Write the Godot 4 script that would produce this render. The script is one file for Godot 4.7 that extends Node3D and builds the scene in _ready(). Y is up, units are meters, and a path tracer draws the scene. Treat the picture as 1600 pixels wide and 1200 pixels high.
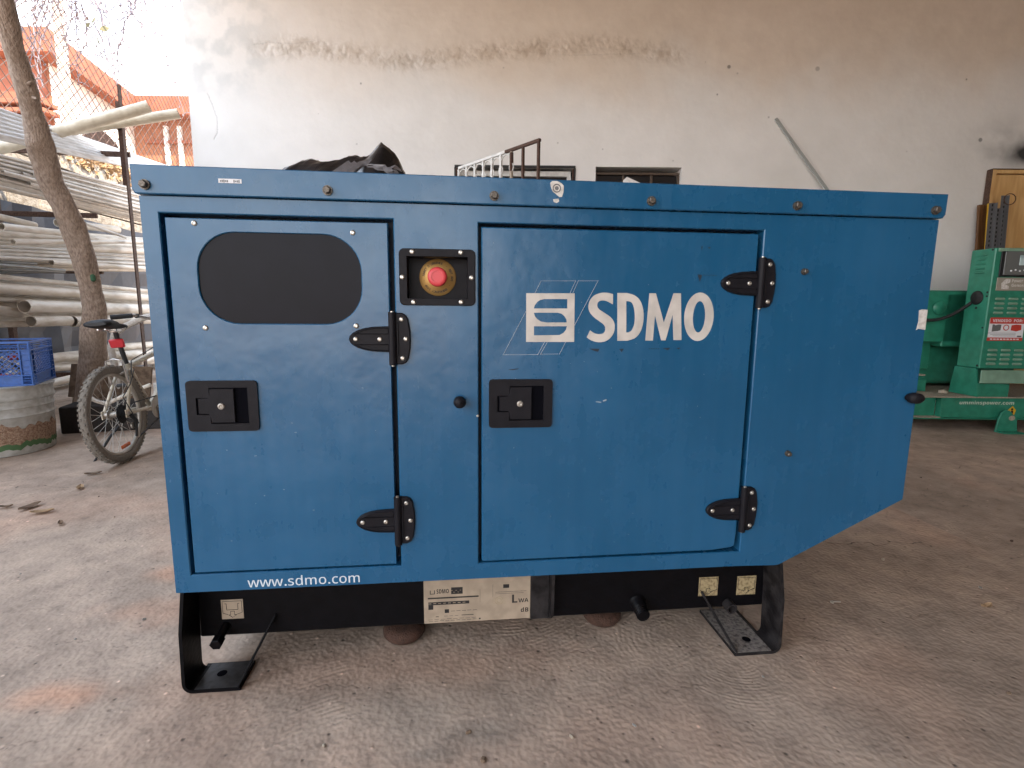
extends Node3D
# A blue generating set standing in a covered yard: rough concrete floor, painted wall, pipe rack and yard on the left.

class Shape:
	var v := PackedVector3Array()
	var n := PackedVector3Array()
	var t := PackedVector2Array()
	func tri(a: Vector3, b: Vector3, c: Vector3, na: Vector3, nb: Vector3, nc: Vector3) -> void:
		var g := (b - a).cross(c - a)
		if g.dot(na + nb + nc) > 0.0:
			v.append_array([a, c, b]); n.append_array([na, nc, nb])
			t.append_array([Vector2(a.x, -a.y), Vector2(c.x, -c.y), Vector2(b.x, -b.y)])
		else:
			v.append_array([a, b, c]); n.append_array([na, nb, nc])
			t.append_array([Vector2(a.x, -a.y), Vector2(b.x, -b.y), Vector2(c.x, -c.y)])
	func flat(a: Vector3, b: Vector3, c: Vector3, out: Vector3) -> void:
		var g := (b - a).cross(c - a)
		if g.length_squared() < 1e-20: return
		g = g.normalized()
		if g.dot(out) < 0.0: g = -g
		tri(a, b, c, g, g, g)
	func quad(a: Vector3, b: Vector3, c: Vector3, d: Vector3, out: Vector3) -> void:
		flat(a, b, c, out); flat(a, c, d, out)
	func squad(a: Vector3, b: Vector3, c: Vector3, d: Vector3, na: Vector3, nb: Vector3, nc: Vector3, nd: Vector3) -> void:
		tri(a, b, c, na, nb, nc); tri(a, c, d, na, nc, nd)
	func box(c: Vector3, s: Vector3, bev := 0.0, basis := Basis()) -> void:
		var h := s / 2.0
		var b: float = min(bev, min(h.x, min(h.y, h.z)) * 0.9)
		var P := func(x: float, y: float, z: float) -> Vector3: return c + basis * Vector3(x, y, z)
		for ax in 3:
			for sg in [-1.0, 1.0]:
				var o := Vector3(); o[ax] = sg
				var q := []
				for k in [[-1, -1], [1, -1], [1, 1], [-1, 1]]:
					var p := Vector3(); p[ax] = sg * h[ax]
					p[(ax + 1) % 3] = k[0] * (h[(ax + 1) % 3] - b); p[(ax + 2) % 3] = k[1] * (h[(ax + 2) % 3] - b)
					q.append(P.call(p.x, p.y, p.z))
				quad(q[0], q[1], q[2], q[3], basis * o)
		if b <= 0.0: return
		for ax in 3:
			for s1 in [-1.0, 1.0]:
				for s2 in [-1.0, 1.0]:
					var i1 := (ax + 1) % 3
					var i2 := (ax + 2) % 3
					var o := Vector3(); o[i1] = s1; o[i2] = s2
					var q := []
					for k in [[-1, 0], [1, 0], [1, 1], [-1, 1]]:
						var p := Vector3(); p[ax] = k[0] * (h[ax] - b)
						p[i1] = s1 * (h[i1] - (b if k[1] else 0.0)); p[i2] = s2 * (h[i2] - (0.0 if k[1] else b))
						q.append(P.call(p.x, p.y, p.z))
					quad(q[0], q[1], q[2], q[3], basis * o)
		for sx in [-1.0, 1.0]:
			for sy in [-1.0, 1.0]:
				for sz in [-1.0, 1.0]:
					flat(P.call(sx * h.x, sy * (h.y - b), sz * (h.z - b)), P.call(sx * (h.x - b), sy * h.y, sz * (h.z - b)), P.call(sx * (h.x - b), sy * (h.y - b), sz * h.z), basis * Vector3(sx, sy, sz))
	func bar(a: Vector3, b: Vector3, w: float, hgt: float, up := Vector3.UP, bev := 0.0) -> void:
		var d := b - a
		var y := d.normalized()
		var x := up.cross(y).normalized()
		box((a + b) / 2.0, Vector3(w, d.length(), hgt), bev, Basis(x, y, x.cross(y)))
	func tube(p: Array, r: Array, seg := 12, caps := true) -> void:
		var N := p.size()
		var d0: Vector3 = (p[1] - p[0]).normalized()
		var x := d0.cross(Vector3(0.31, 0.9, 0.27) if absf(d0.y) < 0.9 else Vector3(1, 0.1, 0)).normalized()
		var rings := []
		var nr := []
		for i in N:
			var d: Vector3 = ((p[i] - p[max(i - 1, 0)]).normalized() + (p[min(i + 1, N - 1)] - p[i]).normalized()).normalized()
			x = (x - d * x.dot(d)).normalized()
			var y := d.cross(x)
			var ring := PackedVector3Array()
			var rn := PackedVector3Array()
			for k in seg:
				var a := TAU * k / seg
				var o := x * cos(a) + y * sin(a)
				ring.append(p[i] + o * (r[i] if r.size() > 1 else r[0])); rn.append(o)
			rings.append(ring); nr.append(rn)
		for i in N - 1:
			for k in seg:
				var k2 := (k + 1) % seg
				squad(rings[i][k], rings[i][k2], rings[i + 1][k2], rings[i + 1][k], nr[i][k], nr[i][k2], nr[i + 1][k2], nr[i + 1][k])
		if caps:
			for k in range(1, seg - 1):
				flat(rings[0][0], rings[0][k], rings[0][k + 1], p[0] - p[1])
				flat(rings[N - 1][0], rings[N - 1][k], rings[N - 1][k + 1], p[N - 1] - p[N - 2])
	func cyl(a: Vector3, b: Vector3, r0: float, r1 := -1.0, seg := 16, caps := true) -> void:
		tube([a, b], [r0, r0 if r1 < 0.0 else r1], seg, caps)
	func pipe(a: Vector3, b: Vector3, r: float, wall: float, seg := 16) -> void:
		# an open pipe: outer and inner skin and the two rims
		tube([a, b], [r], seg, false)
		var d := (b - a).normalized()
		var x := d.cross(Vector3(0.31, 0.9, 0.27) if absf(d.y) < 0.9 else Vector3(1, 0.1, 0)).normalized()
		var y := d.cross(x)
		for k in seg:
			var o1 := x * cos(TAU * k / seg) + y * sin(TAU * k / seg)
			var o2 := x * cos(TAU * (k + 1) / seg) + y * sin(TAU * (k + 1) / seg)
			squad(a + o1 * (r - wall), a + o2 * (r - wall), b + o2 * (r - wall), b + o1 * (r - wall), -o1, -o2, -o2, -o1)
			quad(a + o1 * r, a + o2 * r, a + o2 * (r - wall), a + o1 * (r - wall), -d)
			quad(b + o1 * r, b + o2 * r, b + o2 * (r - wall), b + o1 * (r - wall), d)
	func lathe(prof: Array, xf: Transform3D, seg := 24, smooth := true) -> void:
		# profile of (radius, height) about the local y axis
		for i in prof.size() - 1:
			var a: Vector2 = prof[i]
			var b: Vector2 = prof[i + 1]
			var e := b - a
			if e.length() < 1e-7: continue
			var nn := Vector2(e.y, -e.x).normalized()
			var na := nn
			var nb := nn
			if smooth:
				if i > 0:
					var e0: Vector2 = a - prof[i - 1]
					var n0 := Vector2(e0.y, -e0.x).normalized()
					if n0.dot(nn) > 0.5: na = (n0 + nn).normalized()
				if i < prof.size() - 2:
					var e1: Vector2 = prof[i + 2] - b
					var n1 := Vector2(e1.y, -e1.x).normalized()
					if n1.dot(nn) > 0.5: nb = (n1 + nn).normalized()
			for k in seg:
				var c0 := Vector2.from_angle(TAU * k / seg)
				var c1 := Vector2.from_angle(TAU * (k + 1) / seg)
				var q := func(p: Vector2, c: Vector2) -> Vector3: return xf * Vector3(p.x * c.x, p.y, p.x * c.y)
				var m := func(p: Vector2, c: Vector2) -> Vector3: return (xf.basis * Vector3(p.x * c.x, p.y, p.x * c.y)).normalized()
				if a.x > 1e-6 and b.x > 1e-6:
					squad(q.call(a, c0), q.call(a, c1), q.call(b, c1), q.call(b, c0), m.call(na, c0), m.call(na, c1), m.call(nb, c1), m.call(nb, c0))
				elif a.x > 1e-6:
					tri(q.call(a, c0), q.call(a, c1), q.call(b, c0), m.call(na, c0), m.call(na, c1), m.call(nb, c0))
				elif b.x > 1e-6:
					tri(q.call(a, c0), q.call(b, c1), q.call(b, c0), m.call(na, c0), m.call(nb, c1), m.call(nb, c0))
	func torus(c: Vector3, axis: Vector3, R: float, r: float, seg := 40, sub := 10, squash := 1.0) -> void:
		var x := axis.cross(Vector3(0.2, 0.9, 0.4)).normalized()
		var y := axis.cross(x)
		for i in seg:
			for j in sub:
				var P := []
				var Q := []
				for k in [[0, 0], [1, 0], [1, 1], [0, 1]]:
					var a: float = TAU * (i + k[0]) / seg
					var b: float = TAU * (j + k[1]) / sub
					var o := x * cos(a) + y * sin(a)
					P.append(c + o * (R + r * cos(b)) + axis * r * squash * sin(b))
					Q.append((o * cos(b) + axis * sin(b)).normalized())
				squad(P[0], P[1], P[2], P[3], Q[0], Q[1], Q[2], Q[3])
	func ext(poly: PackedVector2Array, z0: float, z1: float, xf := Transform3D(), bev := 0.0, back := true) -> void:
		# a flat outline in local xy, from z0 to z1 along local z, with a bevelled front edge
		var N := poly.size()
		var area := 0.0
		for i in N: area += poly[i].cross(poly[(i + 1) % N])
		var front := poly
		if bev > 0.0:
			front = PackedVector2Array()
			var sg := signf(area)
			for i in N:
				var e0 := (poly[i] - poly[(i + N - 1) % N]).normalized()
				var e1 := (poly[(i + 1) % N] - poly[i]).normalized()
				var n0 := Vector2(-e0.y, e0.x) * sg
				var n1 := Vector2(-e1.y, e1.x) * sg
				var m := (n0 + n1)
				front.append(poly[i] + m * (bev / maxf(0.35, 1.0 + n0.dot(n1))))
		var ix := Geometry2D.triangulate_polygon(front)
		var oz := xf.basis.z
		for i in range(0, ix.size(), 3):
			flat(xf * Vector3(front[ix[i]].x, front[ix[i]].y, z1), xf * Vector3(front[ix[i + 1]].x, front[ix[i + 1]].y, z1), xf * Vector3(front[ix[i + 2]].x, front[ix[i + 2]].y, z1), oz)
		if back:
			ix = Geometry2D.triangulate_polygon(poly)
			for i in range(0, ix.size(), 3):
				flat(xf * Vector3(poly[ix[i]].x, poly[ix[i]].y, z0), xf * Vector3(poly[ix[i + 1]].x, poly[ix[i + 1]].y, z0), xf * Vector3(poly[ix[i + 2]].x, poly[ix[i + 2]].y, z0), -oz)
		var zs := z1 - bev * signf(z1 - z0)
		for i in N:
			var j := (i + 1) % N
			var e := poly[j] - poly[i]
			var o := xf.basis * (Vector3(e.y, -e.x, 0) * signf(area))
			var a := xf * Vector3(poly[i].x, poly[i].y, zs)
			var b := xf * Vector3(poly[j].x, poly[j].y, zs)
			quad(xf * Vector3(poly[i].x, poly[i].y, z0), xf * Vector3(poly[j].x, poly[j].y, z0), b, a, o)
			if bev > 0.0:
				quad(a, b, xf * Vector3(front[j].x, front[j].y, z1), xf * Vector3(front[i].x, front[i].y, z1), o + oz * o.length())
	func ring(outer: PackedVector2Array, inner: PackedVector2Array, z0: float, z1: float, xf := Transform3D(), bo := 0.0, bi := 0.0) -> void:
		# a flat ring between two outlines with the same number of points
		var N := outer.size()
		var c := Vector2()
		for p in inner: c += p / N
		var oz := xf.basis.z
		for i in N:
			var j := (i + 1) % N
			var O := [outer[i], outer[j]]
			var I := [inner[i], inner[j]]
			var of := []
			var jf := []
			for k in 2:
				of.append(O[k] - (O[k] - I[k]).normalized() * bo)
				jf.append(I[k] + (O[k] - I[k]).normalized() * bi)
			var V := func(p: Vector2, z: float) -> Vector3: return xf * Vector3(p.x, p.y, z)
			quad(V.call(of[0], z1), V.call(of[1], z1), V.call(jf[1], z1), V.call(jf[0], z1), oz)
			var out: Vector3 = xf.basis * Vector3((O[0] + O[1]).x / 2 - c.x, (O[0] + O[1]).y / 2 - c.y, 0)
			quad(V.call(O[0], z0), V.call(O[1], z0), V.call(O[1], z1 - bo), V.call(O[0], z1 - bo), out)
			quad(V.call(I[0], z0), V.call(I[1], z0), V.call(I[1], z1 - bi), V.call(I[0], z1 - bi), -out)
			if bo > 0.0: quad(V.call(O[0], z1 - bo), V.call(O[1], z1 - bo), V.call(of[1], z1), V.call(of[0], z1), out + oz * out.length())
			if bi > 0.0: quad(V.call(I[0], z1 - bi), V.call(I[1], z1 - bi), V.call(jf[1], z1), V.call(jf[0], z1), -out + oz * out.length())
	func add(m: Mesh, xf: Transform3D) -> void:
		for s in m.get_surface_count():
			var A := m.surface_get_arrays(s)
			var V: PackedVector3Array = A[Mesh.ARRAY_VERTEX]
			var Nn: PackedVector3Array = A[Mesh.ARRAY_NORMAL]
			var I: PackedInt32Array = A[Mesh.ARRAY_INDEX] if A[Mesh.ARRAY_INDEX] != null else PackedInt32Array(range(V.size()))
			for i in range(0, I.size(), 3):
				tri(xf * V[I[i]], xf * V[I[i + 1]], xf * V[I[i + 2]], xf.basis * Nn[I[i]], xf.basis * Nn[I[i + 1]], xf.basis * Nn[I[i + 2]])
	func mesh() -> ArrayMesh:
		var A := []
		A.resize(Mesh.ARRAY_MAX)
		A[Mesh.ARRAY_VERTEX] = v; A[Mesh.ARRAY_NORMAL] = n; A[Mesh.ARRAY_TEX_UV] = t
		var m := ArrayMesh.new()
		m.add_surface_from_arrays(Mesh.PRIMITIVE_TRIANGLES, A)
		return m

var R := RandomNumberGenerator.new()
var taken := {}
const EYE := Vector3(0.6753, 0.948, 1.2169)
const TURN := -6.3125          # the wall and the green set face the camera; the blue set is turned about six degrees to them
var NW := Vector3(sin(deg_to_rad(TURN)), 0, cos(deg_to_rad(TURN)))
var UW := Vector3(cos(deg_to_rad(TURN)), 0, -sin(deg_to_rad(TURN)))

func W(u: float, y: float, d: float) -> Vector3:   # yard coordinates: along the wall, height, distance from the standpoint
	return Vector3(EYE.x, y, EYE.z) + UW * u - NW * d

func numbered(s: String) -> String:
	if not taken.has(s):
		taken[s] = 0
		return s
	taken[s] += 1
	return "%s_%03d" % [s, taken[s]]

func obj(called: String, s, m: Material, parent: Node = self) -> MeshInstance3D:
	var o := MeshInstance3D.new()
	o.mesh = s if s is Mesh else s.mesh()
	o.material_override = m
	if parent == self: o.name = numbered(called)
	else:
		var k := called
		var i := 0
		while parent.has_node(k):
			i += 1
			k = "%s_%03d" % [called, i]
		o.name = k
	parent.add_child(o, true)
	return o

func thing(called: String, label: String, category: String, at := Vector3.ZERO, turn := 0.0, group := "") -> Node3D:
	var o := Node3D.new()
	o.name = numbered(called)
	add_child(o, true)
	o.position = at
	o.rotation_degrees.y = turn
	tag(o, label, category, group)
	return o

func tag(o: Node, label: String, category: String, group := "") -> Node:
	o.set_meta("label", label)
	o.set_meta("category", category)
	if group: o.set_meta("group", group)
	return o

func struct(o: Node) -> Node:
	o.set_meta("kind", "structure")
	return o

func _ready() -> void:
	R.seed = 20
	# camera
	var cam := Camera3D.new()
	cam.name = "camera"
	cam.transform = Transform3D(Basis(Vector3(0.99404, 0.00880, 0.10866), Vector3(0.00722, 0.98924, -0.14612), Vector3(-0.10877, 0.14603, 0.98328)).orthonormalized(), EYE)
	cam.fov = 73.74
	cam.near = 0.05
	cam.far = 400.0
	add_child(cam, true)
	# sky
	var we := WorldEnvironment.new()
	we.name = "world"
	var env := Environment.new()
	env.background_mode = Environment.BG_SKY
	var sm := ProceduralSkyMaterial.new()
	sm.sky_top_color = Color(0.74, 0.81, 0.90)
	sm.sky_horizon_color = Color(0.98, 0.965, 0.94)
	sm.sky_curve = 0.25
	sm.ground_bottom_color = Color(0.35, 0.30, 0.26)
	sm.ground_horizon_color = Color(0.70, 0.68, 0.66)
	sm.sky_energy_multiplier = 1.0
	var sky := Sky.new()
	sky.sky_material = sm
	env.sky = sky
	env.tonemap_mode = Environment.TONE_MAPPER_LINEAR
	env.tonemap_exposure = 6.2
	env.sdfgi_enabled = true
	env.ssao_enabled = true
	env.ssil_enabled = true
	we.environment = env
	add_child(we, true)
	# sun, high behind the shed's right shoulder, so that floor and set lie in the shade of the roof
	var sun := DirectionalLight3D.new()
	sun.name = "sun"
	sun.light_energy = 0.9
	sun.light_color = Color(1.0, 0.94, 0.84)
	sun.light_angular_distance = 0.5
	sun.shadow_enabled = true
	add_child(sun, true)
	sun.look_at_from_position(Vector3(0.50, 0.75, 0.43) * 50.0, Vector3.ZERO, Vector3.UP)
	make_materials()
	make_setting()
	make_generator()
	make_top_things()
	make_wall_things()
	make_green_set()
	make_rack()
	make_yard()
	make_debris()

# ---------------------------------------------------------------- materials
func noise(seed_: int, freq: float, oct := 4, type := FastNoiseLite.TYPE_SIMPLEX_SMOOTH) -> FastNoiseLite:
	var f := FastNoiseLite.new()
	f.seed = seed_; f.frequency = freq; f.noise_type = type
	f.fractal_octaves = oct
	return f

func mottle(seed_: int, freq: float, lo: Color, hi: Color, size := 512, oct := 4, mid := 0.5, stretch := false) -> ImageTexture:
	# a tiling pattern between two colours (linear factors)
	var im := noise(seed_, freq, oct).get_seamless_image(size, size)
	im.convert(Image.FORMAT_L8)
	var b := im.get_data()
	var lut := []
	for i in 256:
		var k := smoothstep(mid - 0.35, mid + 0.35, i / 255.0)
		var c := lo.lerp(hi, k).linear_to_srgb()
		lut.append([int(clampf(c.r, 0, 1) * 255), int(clampf(c.g, 0, 1) * 255), int(clampf(c.b, 0, 1) * 255)])
	var o := PackedByteArray()
	o.resize(size * size * 3)
	for i in size * size:
		var l: Array = lut[b[i]]
		o[i * 3] = l[0]; o[i * 3 + 1] = l[1]; o[i * 3 + 2] = l[2]
	return ImageTexture.create_from_image(Image.create_from_data(size, size, false, Image.FORMAT_RGB8, o))

func grey(seed_: int, freq: float, size := 512, oct := 4, type := FastNoiseLite.TYPE_SIMPLEX_SMOOTH) -> ImageTexture:
	var im := noise(seed_, freq, oct, type).get_seamless_image(size, size)
	return ImageTexture.create_from_image(im)

func mat(c: Color, rough := 0.6, metal := 0.0, tex: Texture2D = null, scale := Vector3.ONE, bump: Texture2D = null, depth := 0.1) -> StandardMaterial3D:
	var m := StandardMaterial3D.new()
	m.albedo_color = c.linear_to_srgb()
	m.roughness = rough
	m.metallic = metal
	if tex or bump:
		m.uv1_triplanar = true
		m.uv1_scale = scale
	if tex: m.albedo_texture = tex
	if bump:
		m.heightmap_enabled = true
		m.heightmap_texture = bump
		m.heightmap_scale = depth
	return m

var M := {}

func make_materials() -> void:
	var soft := mottle(3, 0.006, Color(0.80, 0.80, 0.80), Color(1, 1, 1), 512, 5)
	var fine := grey(5, 0.05, 512, 4)
	var blot := mottle(11, 0.012, Color(0.50, 0.46, 0.42), Color(1, 1, 1), 512, 5, 0.42)
	var dirt := mottle(12, 0.02, Color(0.76, 0.71, 0.66), Color(1, 0.98, 0.95), 512, 5, 0.45)
	M.blue = paint_material()
	M.blue_in = mat(Color(0.004, 0.012, 0.03), 0.6)
	M.white_print = mat(Color(0.60, 0.55, 0.50), 0.55, 0.0, soft, Vector3.ONE * 4)
	M.line_print = mat(Color(0.66, 0.66, 0.68), 0.5)
	M.www_print = mat(Color(0.62, 0.66, 0.70), 0.5)
	M.plastic = mat(Color(0.013, 0.012, 0.015), 0.45, 0.0, soft, Vector3.ONE * 6, fine, 0.02)
	M.pit = mat(Color(0.004, 0.004, 0.006), 0.7)
	M.pane = mat(Color(0.006, 0.006, 0.011), 0.35, 0.0, soft, Vector3.ONE * 3)
	M.pane.metallic_specular = 0.25
	M.plastic.metallic_specular = 0.25
	M.steel = mat(Color(0.55, 0.52, 0.47), 0.35, 0.85)
	M.dull = mat(Color(0.42, 0.38, 0.33), 0.5, 0.6)
	M.bolt = mat(Color(0.16, 0.14, 0.12), 0.5, 0.7, blot, Vector3.ONE * 30)
	M.red = mat(Color(0.62, 0.055, 0.065), 0.4)
	M.gold = mat(Color(0.46, 0.27, 0.085), 0.42, 0.55)
	M.ink = mat(Color(0.012, 0.010, 0.010), 0.6)
	M.skid = mat(Color(0.0045, 0.0042, 0.0055), 0.42, 0.0, dirt, Vector3.ONE * 2, fine, 0.05)
	M.skid_dust = mat(Color(0.030, 0.026, 0.026), 0.55, 0.0, mottle(41, 0.012, Color(0.28, 0.26, 0.28), Color(1, 1, 1), 512, 4, 0.5), Vector3.ONE * 2.2, fine, 0.08)
	M.pit.metallic_specular = 0.08
	M.skid.metallic_specular = 0.22
	M.skid_dust.metallic_specular = 0.3
	M.foot_dust = mat(Color(0.27, 0.235, 0.21), 0.8, 0.0, mottle(42, 0.03, Color(0.22, 0.21, 0.22), Color(1, 1, 1), 512, 5, 0.38), Vector3.ONE * 4, fine, 0.15)
	M.worn = mat(Color(0.05, 0.047, 0.048), 0.5, 0.3, blot, Vector3.ONE * 6)
	M.plate = mat(Color(0.40, 0.31, 0.225), 0.6, 0.0, soft, Vector3.ONE * 5)
	M.brass = mat(Color(0.40, 0.31, 0.17), 0.55, 0.0, blot, Vector3.ONE * 12)
	M.paper = mat(Color(0.66, 0.64, 0.62), 0.8, 0.0, dirt, Vector3.ONE * 6)
	M.rust = mat(Color(0.085, 0.04, 0.025), 0.85, 0.0, blot, Vector3.ONE * 8, fine, 0.3)
	M.rust_dark = mat(Color(0.10, 0.055, 0.038), 0.85, 0.0, blot, Vector3.ONE * 6, fine, 0.2)
	M.bag = mat(Color(0.016, 0.016, 0.019), 0.28, 0.0, dirt, Vector3.ONE * 4)
	M.bag_grey = mat(Color(0.28, 0.28, 0.31), 0.4, 0.0, dirt, Vector3.ONE * 4)
	M.white_paint = mat(Color(0.72, 0.71, 0.68), 0.5, 0.0, soft, Vector3.ONE * 3)
	M.alu = mat(Color(0.42, 0.45, 0.44), 0.45, 0.35)
	M.black = mat(Color(0.01, 0.01, 0.011), 0.6)
	M.dark_room = mat(Color(0.008, 0.008, 0.009), 0.9)
	M.win_brown = mat(Color(0.10, 0.07, 0.05), 0.6, 0.0, blot, Vector3.ONE * 5)
	M.wood = mat(Color(0.70, 0.45, 0.20), 0.55, 0.0, mottle(51, 0.004, Color(0.80, 0.72, 0.62), Color(1, 1, 1), 512, 5), Vector3(6, 0.7, 6))
	M.wood_shaded = mat(Color(0.16, 0.07, 0.022), 0.6, 0.0, blot, Vector3(6, 0.7, 6))  # darker copy of the door wood, for its shaded part
	M.yellow = mat(Color(0.62, 0.36, 0.02), 0.45)
	M.iron_grey = mat(Color(0.14, 0.14, 0.145), 0.5, 0.3)
	M.green = mat(Color(0.030, 0.235, 0.150), 0.36, 0.0, mottle(61, 0.01, Color(0.75, 0.78, 0.75), Color(1, 1, 1), 512, 5), Vector3.ONE * 2)
	M.green_dust_glint = mat(Color(0.22, 0.36, 0.26), 0.6, 0.0, soft, Vector3.ONE * 2)  # pale green for dusty parts and for the painted louvre highlights
	M.dust = mat(Color(0.42, 0.36, 0.29), 0.85, 0.0, dirt, Vector3.ONE * 5)
	M.panel_grey = mat(Color(0.13, 0.135, 0.13), 0.4)
	M.label_tan = mat(Color(0.30, 0.27, 0.22), 0.5)
	M.sticker_red = mat(Color(0.50, 0.045, 0.03), 0.5)
	M.sticker_white = mat(Color(0.72, 0.72, 0.74), 0.5)
	M.orange = mat(Color(0.60, 0.16, 0.02), 0.4)
	M.screen = mat(Color(0.50, 0.62, 0.62), 0.3)
	M.pvc = mat(Color(0.78, 0.72, 0.64), 0.55, 0.0, mottle(71, 0.01, Color(0.78, 0.73, 0.66), Color(1, 1, 1), 512, 5, 0.42), Vector3(3, 3, 0.8))
	M.pvc_b = mat(Color(0.70, 0.64, 0.56), 0.6, 0.0, mottle(72, 0.012, Color(0.70, 0.64, 0.57), Color(1, 1, 1), 512, 5, 0.45), Vector3(3, 3, 0.9))
	M.cream = mat(Color(0.74, 0.65, 0.51), 0.5, 0.0, mottle(73, 0.01, Color(0.75, 0.70, 0.62), Color(1, 1, 1), 512, 5, 0.4), Vector3.ONE * 2)
	M.conduit = mat(Color(0.74, 0.70, 0.65), 0.5, 0.0, dirt, Vector3(4, 4, 0.7))
	M.thin_white = mat(Color(0.68, 0.65, 0.61), 0.5, 0.0, dirt, Vector3(4, 4, 0.7))
	M.grey_pipe = mat(Color(0.26, 0.27, 0.27), 0.5, 0.0, dirt, Vector3(4, 4, 0.7))
	M.profile = mat(Color(0.66, 0.64, 0.63), 0.45, 0.0, dirt, Vector3(3, 3, 0.5))
	M.bark = mat(Color(0.48, 0.37, 0.29), 0.9, 0.0, mottle(81, 0.02, Color(0.50, 0.46, 0.44), Color(1, 1, 1), 512, 5, 0.48), Vector3(6, 2.2, 6), grey(82, 0.03, 512, 5), 0.8)
	M.bark_green = mat(Color(0.05, 0.13, 0.07), 0.9)
	M.block = mat(Color(0.27, 0.245, 0.22), 0.92, 0.0, mottle(83, 0.015, Color(0.6, 0.55, 0.5), Color(1, 1, 1), 512, 5), Vector3.ONE * 1.5, fine, 0.6)
	M.backdrop_dark = mat(Color(0.018, 0.022, 0.038), 0.6, 0.0, dirt, Vector3.ONE * 1.5)
	M.house_orange = mat(Color(0.30, 0.100, 0.058), 0.85, 0.0, soft, Vector3.ONE * 0.5)
	M.house_light = mat(Color(0.36, 0.155, 0.09), 0.85, 0.0, soft, Vector3.ONE * 0.5)
	M.house_white = mat(Color(0.80, 0.78, 0.74), 0.85, 0.0, soft, Vector3.ONE * 0.5)
	M.house_dark = mat(Color(0.03, 0.025, 0.025), 0.4)
	M.twig = mat(Color(0.19, 0.165, 0.19), 0.9)
	M.leaf = mat(Color(0.11, 0.10, 0.05), 0.7)
	M.leaf_dry = mat(Color(0.34, 0.22, 0.12), 0.8)
	M.pole = mat(Color(0.46, 0.44, 0.40), 0.8, 0.0, dirt, Vector3.ONE * 2)
	M.wire = mat(Color(0.085, 0.05, 0.04), 0.8)
	M.crate = mat(Color(0.03, 0.135, 0.50), 0.42, 0.0, dirt, Vector3.ONE * 3)
	M.zinc = mat(Color(0.58, 0.575, 0.55), 0.5, 0.1, mottle(91, 0.02, Color(0.66, 0.64, 0.6), Color(1, 1, 1), 512, 5), Vector3.ONE * 2)
	M.plaster = mat(Color(0.42, 0.30, 0.22), 0.9, 0.0, mottle(92, 0.03, Color(0.45, 0.32, 0.25), Color(1.15, 1.1, 1.05), 512, 5), Vector3.ONE * 4, fine, 1.0)
	M.plaster_green = mat(Color(0.07, 0.14, 0.055), 0.8)
	M.tyre = mat(Color(0.21, 0.19, 0.165), 0.85, 0.0, dirt, Vector3.ONE * 8)
	M.bike_white = mat(Color(0.62, 0.57, 0.47), 0.4, 0.0, dirt, Vector3.ONE * 5)
	M.rubber = mat(Color(0.018, 0.018, 0.02), 0.6)
	M.chrome = mat(Color(0.6, 0.58, 0.55), 0.25, 0.9)
	M.reflector = mat(Color(0.55, 0.10, 0.02), 0.25)
	M.reflector_red = mat(Color(0.52, 0.03, 0.04), 0.25)
	M.brown_board = mat(Color(0.19, 0.125, 0.08), 0.85, 0.0, blot, Vector3.ONE * 3)
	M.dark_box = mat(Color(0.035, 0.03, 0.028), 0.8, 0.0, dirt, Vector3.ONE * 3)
	M.teal = mat(Color(0.03, 0.14, 0.12), 0.5)
	M.roof_under = mat(Color(0.34, 0.26, 0.19), 0.8, 0.0, soft, Vector3.ONE)
	M.scratch = mat(Color(0.010, 0.016, 0.03), 0.6)
	M.chip = mat(Color(0.30, 0.36, 0.42), 0.7)

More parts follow.
